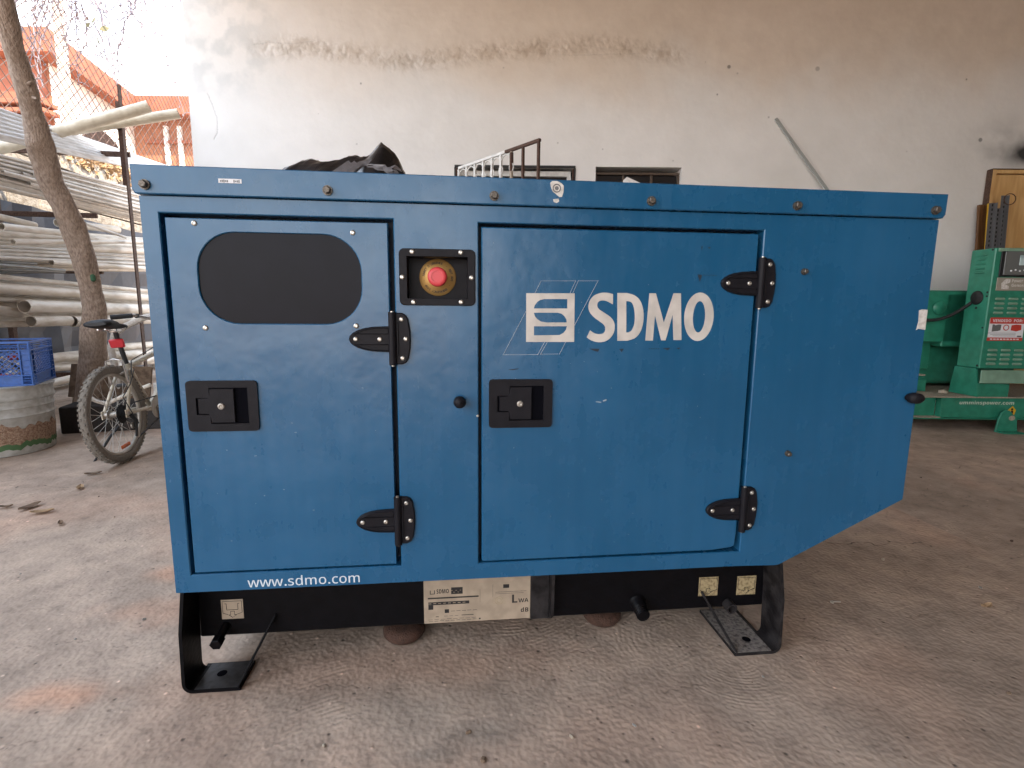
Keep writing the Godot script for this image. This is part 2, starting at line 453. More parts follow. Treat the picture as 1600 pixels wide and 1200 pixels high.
func paint_material() -> StandardMaterial3D:
	# old blue enamel: faded blotches, rain streaks, a film of dust, faint waviness of the sheet; one tile spans 1.7 m
	var S := 1024
	var a := noise(21, 0.004, 5).get_seamless_image(S, S); a.convert(Image.FORMAT_L8)
	var b := noise(22, 0.02, 5).get_seamless_image(S, S); b.convert(Image.FORMAT_L8)
	var c := noise(23, 0.09, 3).get_seamless_image(S, S); c.convert(Image.FORMAT_L8)
	var ab := a.get_data(); var bb := b.get_data(); var cb := c.get_data()
	var col := PackedByteArray(); col.resize(S * S * 3)
	var hgt := PackedFloat32Array(); hgt.resize(S * S)
	var rgh := PackedByteArray(); rgh.resize(S * S)
	var lut := PackedByteArray(); lut.resize(1024)
	for i in 1024: lut[i] = int(clampf(Color(i / 1023.0, 0, 0).linear_to_srgb().r, 0, 1) * 255)
	for j in S:
		for i in S:
			var k := j * S + i
			var g0 := ab[k] / 255.0 - 0.5
			var g1 := bb[k] / 255.0 - 0.5
			var g2 := cb[k] / 255.0 - 0.5
			var st := bb[(((j >> 4) + 37) % S) * S + (i * 2) % S] / 255.0 - 0.5      # drawn out downwards
			var st2 := cb[(((j >> 5) + 11) % S) * S + i] / 255.0 - 0.5
			var dust := clampf(0.020 + 0.016 * g0 + 0.007 * g1 + 0.020 * st + 0.018 * st2 + 0.012 * g2, 0.0, 0.12)
			var tn := 1.0 + 0.15 * g0 + 0.03 * g1 + 0.07 * st
			col[k * 3] = lut[clampi(int(lerpf(0.010 * tn, 0.19, dust) * 1023), 0, 1023)]
			col[k * 3 + 1] = lut[clampi(int(lerpf(0.090 * tn, 0.25, dust) * 1023), 0, 1023)]
			col[k * 3 + 2] = lut[clampi(int(lerpf(0.196 * tn, 0.26, dust) * 1023), 0, 1023)]
			hgt[k] = 0.5 + 0.9 * g0 + 0.06 * g1 + 0.012 * g2
			rgh[k] = int(clampf(0.24 + 1.8 * dust + 0.08 * g1 + 0.12 * g0, 0.15, 0.8) * 255)
	var m := StandardMaterial3D.new()
	m.albedo_texture = ImageTexture.create_from_image(Image.create_from_data(S, S, false, Image.FORMAT_RGB8, col))
	m.roughness = 1.0
	m.roughness_texture = ImageTexture.create_from_image(Image.create_from_data(S, S, false, Image.FORMAT_L8, rgh))
	m.roughness_texture_channel = BaseMaterial3D.TEXTURE_CHANNEL_RED
	m.heightmap_enabled = true
	m.heightmap_texture = ImageTexture.create_from_image(Image.create_from_data(S, S, false, Image.FORMAT_RF, hgt.to_byte_array()))
	m.heightmap_scale = 0.35
	m.uv1_triplanar = true
	m.uv1_scale = Vector3.ONE * 0.6
	m.uv1_offset = Vector3(0.13, 0.2, 0.1)
	return m

func ground_material() -> StandardMaterial3D:
	# concrete brushed in overlapping sweeps, dusty, with red earth and grey cement smears; one tile spans 6 m
	var S := 2048
	var L := 6.0
	var C := 256
	var rr := RandomNumberGenerator.new()
	rr.seed = 77
	var G := 17
	var px := []; var pz := []; var ccx := []; var ccz := []; var am := []; var fr := []
	for gz in G:
		for gx in G:
			var x := (gx + 0.5 + rr.randf_range(-0.45, 0.45)) * L / G
			var z := (gz + 0.5 + rr.randf_range(-0.45, 0.45)) * L / G
			px.append(x); pz.append(z)
			var far := rr.randf_range(0.15, 0.45) if rr.randf() < 0.65 else rr.randf_range(0.8, 2.5)
			# on the left the sweeps run diagonally, in front they curl
			var an := rr.randf_range(0, TAU) if x > 2.6 else rr.randf_range(0.5, 1.3) + (PI if rr.randf() < 0.5 else 0.0)
			ccx.append(x + cos(an) * far); ccz.append(z + sin(an) * far)
			am.append(rr.randf_range(0.12, 0.9) * (0.35 if x > 4.7 else 1.0)); fr.append(TAU / rr.randf_range(0.0105, 0.0155))
	var wx := noise(5, 0.9, 3)
	var patch := noise(9, 0.45, 3)
	var big := noise(15, 0.35, 4)
	var red := noise(16, 0.8, 4)
	var idx := PackedInt32Array(); idx.resize(C * C)
	var amp := PackedFloat32Array(); amp.resize(C * C)
	var wrp := PackedFloat32Array(); wrp.resize(C * C)
	var tone := PackedFloat32Array(); tone.resize(C * C)
	var redd := PackedFloat32Array(); redd.resize(C * C)
	# smears: world x, world z, radius x, radius z, redness, lightness
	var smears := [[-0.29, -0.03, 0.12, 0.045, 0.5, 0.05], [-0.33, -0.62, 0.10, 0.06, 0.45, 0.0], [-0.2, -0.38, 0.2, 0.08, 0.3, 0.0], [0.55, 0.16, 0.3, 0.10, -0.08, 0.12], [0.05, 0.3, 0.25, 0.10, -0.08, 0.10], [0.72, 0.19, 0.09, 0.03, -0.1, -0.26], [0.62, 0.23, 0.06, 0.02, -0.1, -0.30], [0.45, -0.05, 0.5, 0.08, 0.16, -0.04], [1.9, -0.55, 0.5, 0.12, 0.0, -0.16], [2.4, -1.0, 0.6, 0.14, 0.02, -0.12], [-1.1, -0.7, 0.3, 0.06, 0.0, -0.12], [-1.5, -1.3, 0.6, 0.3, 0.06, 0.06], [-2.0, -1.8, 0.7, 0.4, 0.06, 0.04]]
	for j in C:
		for i in C:
			var x := (i + 0.5) * L / C
			var z := (j + 0.5) * L / C
			var wxx := x + wx.get_noise_2d(x, z) * 0.25
			var wzz := z + wx.get_noise_2d(x + 31.0, z) * 0.25
			var gx := int(x / L * G)
			var gz := int(z / L * G)
			var b := 0
			var d1 := 1e9
			var d2 := 1e9
			for dz in range(-1, 2):
				for dx in range(-1, 2):
					var k := ((gz + dz + G) % G) * G + (gx + dx + G) % G
					var d: float = Vector2(wxx - px[k], wzz - pz[k]).length()
					if d < d1:
						d2 = d1; d1 = d; b = k
					elif d < d2: d2 = d
			idx[j * C + i] = b
			amp[j * C + i] = am[b] * smoothstep(0.0, 0.14, d2 - d1) * clampf(0.55 + 1.6 * patch.get_noise_2d(x, z), 0.0, 1.0)
			wrp[j * C + i] = wx.get_noise_2d(x * 2.0, z * 2.0 + 77.0) * 7.0
			var tn := 1.0 + 0.26 * big.get_noise_2d(x, z) + 0.16 * patch.get_noise_2d(x * 3.0, z * 3.0)
			var rd := maxf(0.0, red.get_noise_2d(x, z) * 0.34)
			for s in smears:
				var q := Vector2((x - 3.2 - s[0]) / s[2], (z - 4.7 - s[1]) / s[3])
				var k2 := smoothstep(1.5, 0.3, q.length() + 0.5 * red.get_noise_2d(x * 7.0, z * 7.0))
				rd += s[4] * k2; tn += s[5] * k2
			tone[j * C + i] = tn
			redd[j * C + i] = rd
	var grain := noise(31, 0.16, 3).get_image(S, S); grain.convert(Image.FORMAT_L8)
	var grit := noise(33, 0.035, 4).get_image(S, S); grit.convert(Image.FORMAT_L8)
	var spot := noise(35, 0.012, 5).get_image(S, S); spot.convert(Image.FORMAT_L8)
	var ga := grain.get_data(); var gb := grit.get_data(); var gc := spot.get_data()
	var col := PackedByteArray(); col.resize(S * S * 3)
	var hgt := PackedFloat32Array(); hgt.resize(S * S)
	var lut := PackedByteArray(); lut.resize(1024)
	for i in 1024: lut[i] = int(clampf(Color(i / 1023.0, 0, 0).linear_to_srgb().r, 0, 1) * 255)
	var step := L / S
	for j in S:
		var z := j * step
		var fj := j / 8.0 - 0.5
		var j0 := clampi(int(fj), 0, C - 2)
		var tj := clampf(fj - j0, 0.0, 1.0)
		for i in S:
			var x := i * step
			var fi := i / 8.0 - 0.5
			var i0 := clampi(int(fi), 0, C - 2)
			var ti := clampf(fi - i0, 0.0, 1.0)
			var q := j0 * C + i0
			var b := idx[(j >> 3) * C + (i >> 3)]
			var dx: float = x - ccx[b]
			var dz: float = z - ccz[b]
			var a := lerpf(lerpf(amp[q], amp[q + 1], ti), lerpf(amp[q + C], amp[q + C + 1], ti), tj)
			var w := lerpf(lerpf(wrp[q], wrp[q + 1], ti), lerpf(wrp[q + C], wrp[q + C + 1], ti), tj)
			var s := sin(sqrt(dx * dx + dz * dz) * fr[b] + w)
			var k := j * S + i
			var g0 := ga[k] / 255.0 - 0.5
			var g1 := gb[k] / 255.0 - 0.5
			var g2 := gc[k] / 255.0 - 0.5
			a *= clampf(0.55 + 2.2 * g1, 0.0, 1.0)
			hgt[k] = 0.5 + 0.068 * a * s + 0.19 * g0 + 0.12 * g1 + 0.16 * g2
			var tn := lerpf(lerpf(tone[q], tone[q + 1], ti), lerpf(tone[q + C], tone[q + C + 1], ti), tj)
			var rd := lerpf(lerpf(redd[q], redd[q + 1], ti), lerpf(redd[q + C], redd[q + C + 1], ti), tj)
			tn *= 1.0 + 0.16 * g0 + 0.30 * g1 + 0.40 * g2 + 0.05 * a * s
			if g1 < -0.30: tn *= 0.86
			col[k * 3] = lut[clampi(int(0.430 * tn * (1.0 + 0.45 * rd) * 1023), 0, 1023)]
			col[k * 3 + 1] = lut[clampi(int(0.325 * tn * (1.0 - 0.10 * rd) * 1023), 0, 1023)]
			col[k * 3 + 2] = lut[clampi(int(0.250 * tn * (1.0 - 0.35 * rd) * 1023), 0, 1023)]
	# pits, grit, scrapes and hairline cracks
	var dab := func(x: float, z: float, rad: float, f: float, dh: float) -> void:
		var ci := x / step
		var cj := z / step
		var rp := rad / step
		for j in range(int(cj - rp - 1), int(cj + rp + 2)):
			for i in range(int(ci - rp - 1), int(ci + rp + 2)):
				var e := smoothstep(rp + 0.6, rp - 0.6, Vector2(i - ci, j - cj).length())
				if e <= 0.0: continue
				var k := posmod(j, S) * S + posmod(i, S)
				for c in 3: col[k * 3 + c] = int(clampf(col[k * 3 + c] * lerpf(1.0, f, e), 0, 255))
				hgt[k] += dh * e
	for i in 5200:
		var light := rr.randf() < 0.35
		dab.call(rr.randf() * L, rr.randf() * L, rr.randf_range(0.0012, 0.0045), rr.randf_range(1.1, 1.35) if light else rr.randf_range(0.6, 0.88), 0.10 if light else -0.14)
	for i in 900:
		var x := rr.randf() * L
		var z := rr.randf() * L
		var an := rr.randf_range(-0.55, 0.15) + (0.0 if rr.randf() < 0.8 else rr.randf_range(-1.5, 1.5))
		var ln := rr.randf_range(0.02, 0.14)
		var f := rr.randf_range(0.80, 0.95) if rr.randf() < 0.7 else rr.randf_range(1.05, 1.12)
		var n := int(ln / 0.004) + 2
		for k in n: dab.call(x + cos(an) * ln * k / n, z + sin(an) * ln * k / n + 0.004 * sin(k * 0.7), rr.randf_range(0.001, 0.0028), f, -0.08 if f < 1.0 else 0.06)
	for c in [[[4.75, 3.85], [5.15, 3.95], [5.45, 4.08], [5.8, 4.1]], [[5.3, 3.2], [5.6, 3.3], [5.9, 3.55]], [[0.9, 3.2], [1.4, 3.05], [1.9, 3.1]]]:
		for s in c.size() - 1:
			var a := Vector2(c[s][0], c[s][1])
			var b := Vector2(c[s + 1][0], c[s + 1][1])
			for k in 120:
				var q := a.lerp(b, k / 120.0) + Vector2(0.02 * sin(k * 0.21), 0.02 * sin(k * 0.13 + 1.0)) * sin(PI * k / 120.0)
				dab.call(q.x, q.y, rr.randf_range(0.0012, 0.0028), 0.72, -0.22)
	var m := StandardMaterial3D.new()
	m.albedo_texture = ImageTexture.create_from_image(Image.create_from_data(S, S, false, Image.FORMAT_RGB8, col))
	m.heightmap_enabled = true
	m.heightmap_texture = ImageTexture.create_from_image(Image.create_from_data(S, S, false, Image.FORMAT_RF, hgt.to_byte_array()))
	m.heightmap_scale = 1.1
	m.roughness = 0.85
	return m

func wall_material() -> StandardMaterial3D:
	# limewashed render: a rough unpainted seam along the top, a tan tint above it, hairline cracks, soot at the right; 12.2 x 4.3 m
	var SX := 2048
	var SY := 720
	var n1 := noise(101, 0.0035, 5)
	var n2 := noise(102, 0.02, 5)
	var n3 := noise(103, 0.07, 4)
	var i1 := n1.get_image(SX, SY); i1.convert(Image.FORMAT_L8)
	var i2 := n2.get_image(SX, SY); i2.convert(Image.FORMAT_L8)
	var i3 := n3.get_image(SX, SY); i3.convert(Image.FORMAT_L8)
	var a1 := i1.get_data(); var a2 := i2.get_data(); var a3 := i3.get_data()
	var lut := PackedByteArray(); lut.resize(1024)
	for i in 1024: lut[i] = int(clampf(Color(i / 1023.0, 0, 0).linear_to_srgb().r, 0, 1) * 255)
	var rr := RandomNumberGenerator.new(); rr.seed = 5
	var dots := []
	for i in 14: dots.append([rr.randf_range(-3.0, 5.6), rr.randf_range(2.3, 3.5), rr.randf_range(0.004, 0.008), rr.randf_range(0.45, 0.8)])
	dots.append_array([[2.05, 3.26, 0.016, 0.45], [2.9, 3.25, 0.02, 0.7], [4.55, 2.62, 0.018, 0.45]])
	var cracks := [[[-2.97, 2.98], [-2.93, 2.88], [-2.89, 2.75], [-2.90, 2.62], [-2.94, 2.56]], [[-0.2, 3.42], [0.1, 3.38], [0.55, 3.35], [0.8, 3.36], [1.2, 3.37]], [[-2.5, 3.42], [-2.35, 3.44], [-2.1, 3.43], [-1.9, 3.46]]]
	var col := PackedByteArray(); col.resize(SX * SY * 3)
	var hgt := PackedFloat32Array(); hgt.resize(SX * SY)
	for j in SY:
		var y := 4.3 * (1.0 - (j + 0.5) / SY)
		for i in SX:
			var x := -3.2 + 12.2 * (i + 0.5) / SX
			var k := j * SX + i
			var g1 := a1[k] / 255.0 - 0.5
			var g2 := a2[k] / 255.0 - 0.5
			var g3 := a3[k] / 255.0 - 0.5
			var r := 0.80 + 0.10 * g1 + 0.05 * g2
			var g := 0.785 + 0.10 * g1 + 0.05 * g2
			var b := 0.765 + 0.11 * g1 + 0.05 * g2
			var h := 0.5 + 0.12 * g2 + 0.06 * g3
			# tan tint on the upper courses, stronger to the right
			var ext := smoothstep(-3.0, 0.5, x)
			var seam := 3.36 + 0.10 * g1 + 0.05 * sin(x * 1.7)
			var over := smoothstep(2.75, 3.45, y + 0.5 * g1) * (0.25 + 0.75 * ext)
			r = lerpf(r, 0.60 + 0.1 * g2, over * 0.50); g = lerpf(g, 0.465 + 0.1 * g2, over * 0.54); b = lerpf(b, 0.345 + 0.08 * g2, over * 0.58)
			# the rough seam
			var inside := smoothstep(-2.7, -2.2, x) * smoothstep(1.75, 1.45, x)
			var band := exp(-pow((y - seam) / 0.085, 2.0)) * inside
			h += band * (0.9 * g2 + 0.5 * g3) + 0.25 * smoothstep(seam - 0.03, seam + 0.03, y) * inside
			var bd := clampf(band * (0.6 + 1.6 * g2 + 1.2 * g3), 0.0, 1.2)
			r *= 1.0 - 0.24 * bd; g *= 1.0 - 0.28 * bd; b *= 1.0 - 0.32 * bd
			# damp swirls in the upper left corner
			var corner := smoothstep(-1.9, -2.7, x) * smoothstep(2.7, 3.3, y) * clampf(0.4 + 3.0 * g2, 0.0, 1.0)
			r *= 1.0 - 0.20 * corner; g *= 1.0 - 0.18 * corner; b *= 1.0 - 0.17 * corner
			# soot at the right
			var sq := Vector2((x - 5.08) / 0.22, (y - 2.50) / 0.11).length()
			var soot := exp(-sq * sq) * 0.92 + 0.35 * exp(-pow(Vector2((x - 4.9) / 0.5, (y - 2.55) / 0.28).length(), 2.0)) * clampf(0.6 + 1.5 * g2, 0.0, 1.0)
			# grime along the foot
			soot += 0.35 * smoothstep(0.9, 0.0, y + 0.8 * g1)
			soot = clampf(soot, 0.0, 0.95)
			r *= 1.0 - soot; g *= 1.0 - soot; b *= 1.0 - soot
			hgt[k] = h
			col[k * 3] = lut[clampi(int(r * 1023), 0, 1023)]
			col[k * 3 + 1] = lut[clampi(int(g * 1023), 0, 1023)]
			col[k * 3 + 2] = lut[clampi(int(b * 1023), 0, 1023)]
	var dab := func(x: float, y: float, rad: float, f: float) -> void:
		var ci := (x + 3.2) / 12.2 * SX
		var cj := (1.0 - y / 4.3) * SY
		var rp := rad / 12.2 * SX
		for j in range(int(cj - rp - 1), int(cj + rp + 2)):
			for i in range(int(ci - rp - 1), int(ci + rp + 2)):
				if i < 0 or j < 0 or i >= SX or j >= SY: continue
				var e := smoothstep(rp + 0.6, rp - 0.6, Vector2(i - ci, j - cj).length())
				var k := j * SX + i
				for c in 3: col[k * 3 + c] = int(col[k * 3 + c] * lerpf(1.0, sqrt(f), e))
				hgt[k] -= 0.07 * e
	for d in dots: dab.call(d[0], d[1], d[2], d[3])
	for c in cracks:
		for s in c.size() - 1:
			for q in 40:
				var k := q / 40.0
				dab.call(lerpf(c[s][0], c[s + 1][0], k) + rr.randf_range(-0.004, 0.004), lerpf(c[s][1], c[s + 1][1], k) + rr.randf_range(-0.004, 0.004), 0.0035, 0.92)
	var m := StandardMaterial3D.new()
	m.albedo_texture = ImageTexture.create_from_image(Image.create_from_data(SX, SY, false, Image.FORMAT_RGB8, col))
	m.heightmap_enabled = true
	m.heightmap_texture = ImageTexture.create_from_image(Image.create_from_data(SX, SY, false, Image.FORMAT_RF, hgt.to_byte_array()))
	m.heightmap_scale = 2.0
	m.roughness = 0.88
	return m

# ---------------------------------------------------------------- outlines
func rrect(x0: float, y0: float, x1: float, y1: float, r: float, k := 5) -> PackedVector2Array:
	var o := PackedVector2Array()
	for c in [[x1 - r, y1 - r, 0.0], [x0 + r, y1 - r, 90.0], [x0 + r, y0 + r, 180.0], [x1 - r, y0 + r, 270.0]]:
		for i in k + 1:
			o.append(Vector2(c[0], c[1]) + Vector2.from_angle(deg_to_rad(c[2] + 90.0 * i / k)) * r)
	return o

func on_rect(p: PackedVector2Array, x0: float, y0: float, x1: float, y1: float) -> PackedVector2Array:
	# the points where rays from the middle of the rectangle through p meet its sides; corners snap
	var c := Vector2()
	for q in p: c += q / p.size()
	var o := PackedVector2Array()
	for q in p:
		var d := q - c
		var kx := ((x1 if d.x > 0 else x0) - c.x) / d.x if absf(d.x) > 1e-6 else 1e9
		var ky := ((y1 if d.y > 0 else y0) - c.y) / d.y if absf(d.y) > 1e-6 else 1e9
		o.append(c + d * minf(kx, ky))
	for cr in [Vector2(x0, y0), Vector2(x1, y0), Vector2(x1, y1), Vector2(x0, y1)]:
		var best := 0
		for i in o.size():
			if o[i].distance_to(cr) < o[best].distance_to(cr): best = i
		o[best] = cr
	return o

func smooth_line(p: Array, k := 5, closed := true) -> PackedVector2Array:
	var o := PackedVector2Array()
	var N := p.size()
	for i in (N if closed else N - 1):
		var a: Vector2 = p[(i + N - 1) % N] if closed or i > 0 else p[0]
		var b: Vector2 = p[i]
		var c: Vector2 = p[(i + 1) % N]
		var d: Vector2 = p[(i + 2) % N] if closed or i < N - 2 else p[N - 1]
		for j in k: o.append(b.cubic_interpolate(c, a, d, float(j) / k))
	if not closed: o.append(p[N - 1])
	return o

func text_mesh(s: String, size: float, bold := true, depth := 0.0004) -> TextMesh:
	var f := SystemFont.new()
	f.font_names = PackedStringArray(["Droid Sans"])
	f.font_weight = 700 if bold else 400
	var t := TextMesh.new()
	t.text = s
	t.font = f
	t.font_size = 64
	t.pixel_size = size / 64.0
	t.depth = depth
	t.curve_step = 1.0
	return t

func put_text(sh: Shape, s: String, at: Vector3, width: float, height: float, bold := true, basis := Basis()) -> void:
	# the text stretched to a width and a height, its lower left corner at a point
	var t := text_mesh(s, 0.1, bold, 0.002)
	var bb := t.get_aabb()
	var k := Vector3(width / bb.size.x, height / bb.size.y, 0.2)
	sh.add(t, Transform3D(basis * Basis.from_scale(k), at - basis * (Vector3(bb.position.x, bb.position.y, 0) * k)))

# ---------------------------------------------------------------- the blue generating set
func pts(a: Array) -> PackedVector2Array:
	var o := PackedVector2Array()
	for p in a: o.append(Vector2(p[0], p[1]))
	return o

const FZ := Basis(Vector3(1, 0, 0), Vector3(0, 0, -1), Vector3(0, 1, 0))   # local y towards +z

func screw_on(parent: Node, at: Vector3, r: float, called := "screw") -> void:
	var s := Shape.new()
	s.lathe([Vector2(0.0, 0.0014), Vector2(r * 0.42, 0.0014), Vector2(r * 0.46, 0.0030), Vector2(r * 0.8, 0.0026), Vector2(r, 0.0008), Vector2(r, 0.0)], Transform3D(Basis(Vector3(1, 0, 0), Vector3(0, 0, 1), Vector3(0, -1, 0)), at), 14)
	obj(called, s, M.steel, parent)

func hex_bolt(parent: Node, at: Vector3, r: float) -> void:
	var s := Shape.new()
	s.lathe([Vector2(0, 0.004), Vector2(r * 1.3, 0.004), Vector2(r * 1.3, 0.0), Vector2(0.0, 0.0)], Transform3D(Basis(Vector3(1, 0, 0), Vector3(0, 0, 1), Vector3(0, -1, 0)), at), 18)
	var p := PackedVector2Array()
	for k in 6: p.append(Vector2.from_angle(TAU * k / 6 + 0.3) * r)
	s.ext(p, 0.0, 0.013, Transform3D(Basis(), at), 0.0015)
	obj("bolt", s, M.bolt, parent)

func make_hinge(parent: Node, cx: float, cy: float, reach: float) -> void:
	var h := Shape.new()
	# the long tongue on the door
	var o := []
	for k in 13:
		var a := PI / 2 + PI * k / 12
		o.append(Vector2(cx - 0.030 + cos(a) * (reach - 0.030), cy - 0.001 + sin(a) * 0.029))
	var poly := PackedVector2Array([Vector2(cx - 0.006, cy - 0.031), Vector2(cx - 0.006, cy + 0.029)])
	poly.append_array(PackedVector2Array(o))
	h.ext(poly, 0.0, 0.008, Transform3D(), 0.0025)
	# its two ribs
	for s in [1.0, -1.0]:
		var q := PackedVector2Array()
		for k in 9:
			var a := PI / 2 + (PI / 2 - 0.35) * k / 8
			q.append(Vector2(cx - 0.030 + cos(a) * (reach - 0.036), cy - 0.001 + s * sin(a) * 0.026))
		q.append(Vector2(cx - 0.030 - (reach - 0.045), cy - 0.001 + s * 0.0115))
		q.append(Vector2(cx - 0.008, cy - 0.001 + s * 0.0115))
		q.append(Vector2(cx - 0.008, cy - 0.001 + s * 0.026))
		h.ext(q, 0.0078, 0.0115, Transform3D(), 0.0015)
	# the short leaf on the frame, with rounded corners
	var w := 0.040
	h.ext(PackedVector2Array([Vector2(cx + 0.007, cy - 0.060), Vector2(cx + 0.022, cy - 0.0595), Vector2(cx + w - 0.010, cy - 0.055), Vector2(cx + w - 0.004, cy - 0.045), Vector2(cx + w, cy - 0.02), Vector2(cx + w + 0.001, cy), Vector2(cx + w, cy + 0.02), Vector2(cx + w - 0.004, cy + 0.046), Vector2(cx + w - 0.010, cy + 0.055), Vector2(cx + 0.022, cy + 0.0595), Vector2(cx + 0.007, cy + 0.060)]), 0.0, 0.008, Transform3D(), 0.0025)
	h.box(Vector3(cx + 0.0115, cy, 0.0095), Vector3(0.004, 0.075, 0.004), 0.0008)
	var hn := obj("hinge", h, M.plastic, parent)
	var kn := Shape.new()
	kn.cyl(Vector3(cx, cy - 0.061, 0.009), Vector3(cx, cy + 0.061, 0.009), 0.0088, -1.0, 18)
	obj("knuckle", kn, M.plastic, hn)
	var pn := Shape.new()
	pn.cyl(Vector3(cx, cy - 0.0635, 0.009), Vector3(cx, cy + 0.0635, 0.009), 0.0042, -1.0, 10)
	obj("pin", pn, M.steel, hn)
	for q in [[-reach + 0.016, -0.001], [-0.029, -0.001]]: screw_on(hn, Vector3(cx + q[0], cy + q[1], 0.0082), 0.0056)
	for q in [[0.021, 0.045], [0.030, 0.0], [0.022, -0.045]]: screw_on(hn, Vector3(cx + q[0], cy + q[1], 0.0082), 0.0056)

func make_latch(door: Node, x0: float, y0: float, x1: float, y1: float, z: float) -> void:
	var w := x1 - x0
	var h := y1 - y0
	var X := func(k: float) -> float: return x0 + w * k
	var Y := func(k: float) -> float: return y0 + h * k
	var b := Shape.new()
	# a bezel with a T shaped opening, cut into four pieces round it
	var holes := [pts([[X.call(0.32), Y.call(0.15)], [X.call(0.86), Y.call(0.15)], [X.call(0.86), Y.call(0.865)], [X.call(0.32), Y.call(0.865)]]), pts([[X.call(0.13), Y.call(0.33)], [X.call(0.33), Y.call(0.33)], [X.call(0.33), Y.call(0.665)], [X.call(0.13), Y.call(0.665)]])]
	var outer := rrect(x0, y0, x1, y1, 0.009)
	for half in [[x0 - 0.1, X.call(0.6)], [X.call(0.6), x1 + 0.1]]:
		for q in Geometry2D.intersect_polygons(outer, pts([[half[0], y0 - 0.1], [half[1], y0 - 0.1], [half[1], y1 + 0.1], [half[0], y1 + 0.1]])):
			var parts := [q]
			for hole in holes:
				var nx := []
				for p in parts: nx.append_array(Geometry2D.clip_polygons(p, hole))
				parts = nx
			for p in parts: b.ext(p, z, z + 0.0055, Transform3D(), 0.0)
	obj("latch_bezel", b, M.plastic, door)
	var pit := Shape.new()
	pit.box(Vector3((x0 + x1) / 2, (y0 + y1) / 2, z + 0.0005), Vector3(w * 0.95, h * 0.93, 0.0008))
	obj("latch_pit", pit, M.pit, door)  # flat black plate; the shadow of a deep recess is put into its colour
	var pd := Shape.new()
	pd.ext(pts([[X.call(0.165), Y.call(0.355)], [X.call(0.30), Y.call(0.345)], [X.call(0.325), Y.call(0.30)], [X.call(0.335), Y.call(0.175)], [X.call(0.67), Y.call(0.175)], [X.call(0.67), Y.call(0.845)], [X.call(0.335), Y.call(0.845)], [X.call(0.325), Y.call(0.72)], [X.call(0.30), Y.call(0.665)], [X.call(0.165), Y.call(0.65)]]), z + 0.001, z + 0.0075, Transform3D(), 0.001)
	obj("latch_paddle", pd, M.plastic, door)
	var lk := Shape.new()
	lk.lathe([Vector2(0.0, 0.0018), Vector2(0.0032, 0.0018), Vector2(0.0042, 0.0032), Vector2(0.0066, 0.0028), Vector2(0.0078, 0.0005), Vector2(0.0078, 0)], Transform3D(Basis(Vector3(1, 0, 0), Vector3(0, 0, 1), Vector3(0, -1, 0)), Vector3(X.call(0.485), Y.call(0.5), z + 0.0074)), 20)
	lk.box(Vector3(X.call(0.485), Y.call(0.5), z + 0.0096), Vector3(0.0012, 0.0055, 0.001))
	obj("key_lock", lk, M.dull, door)

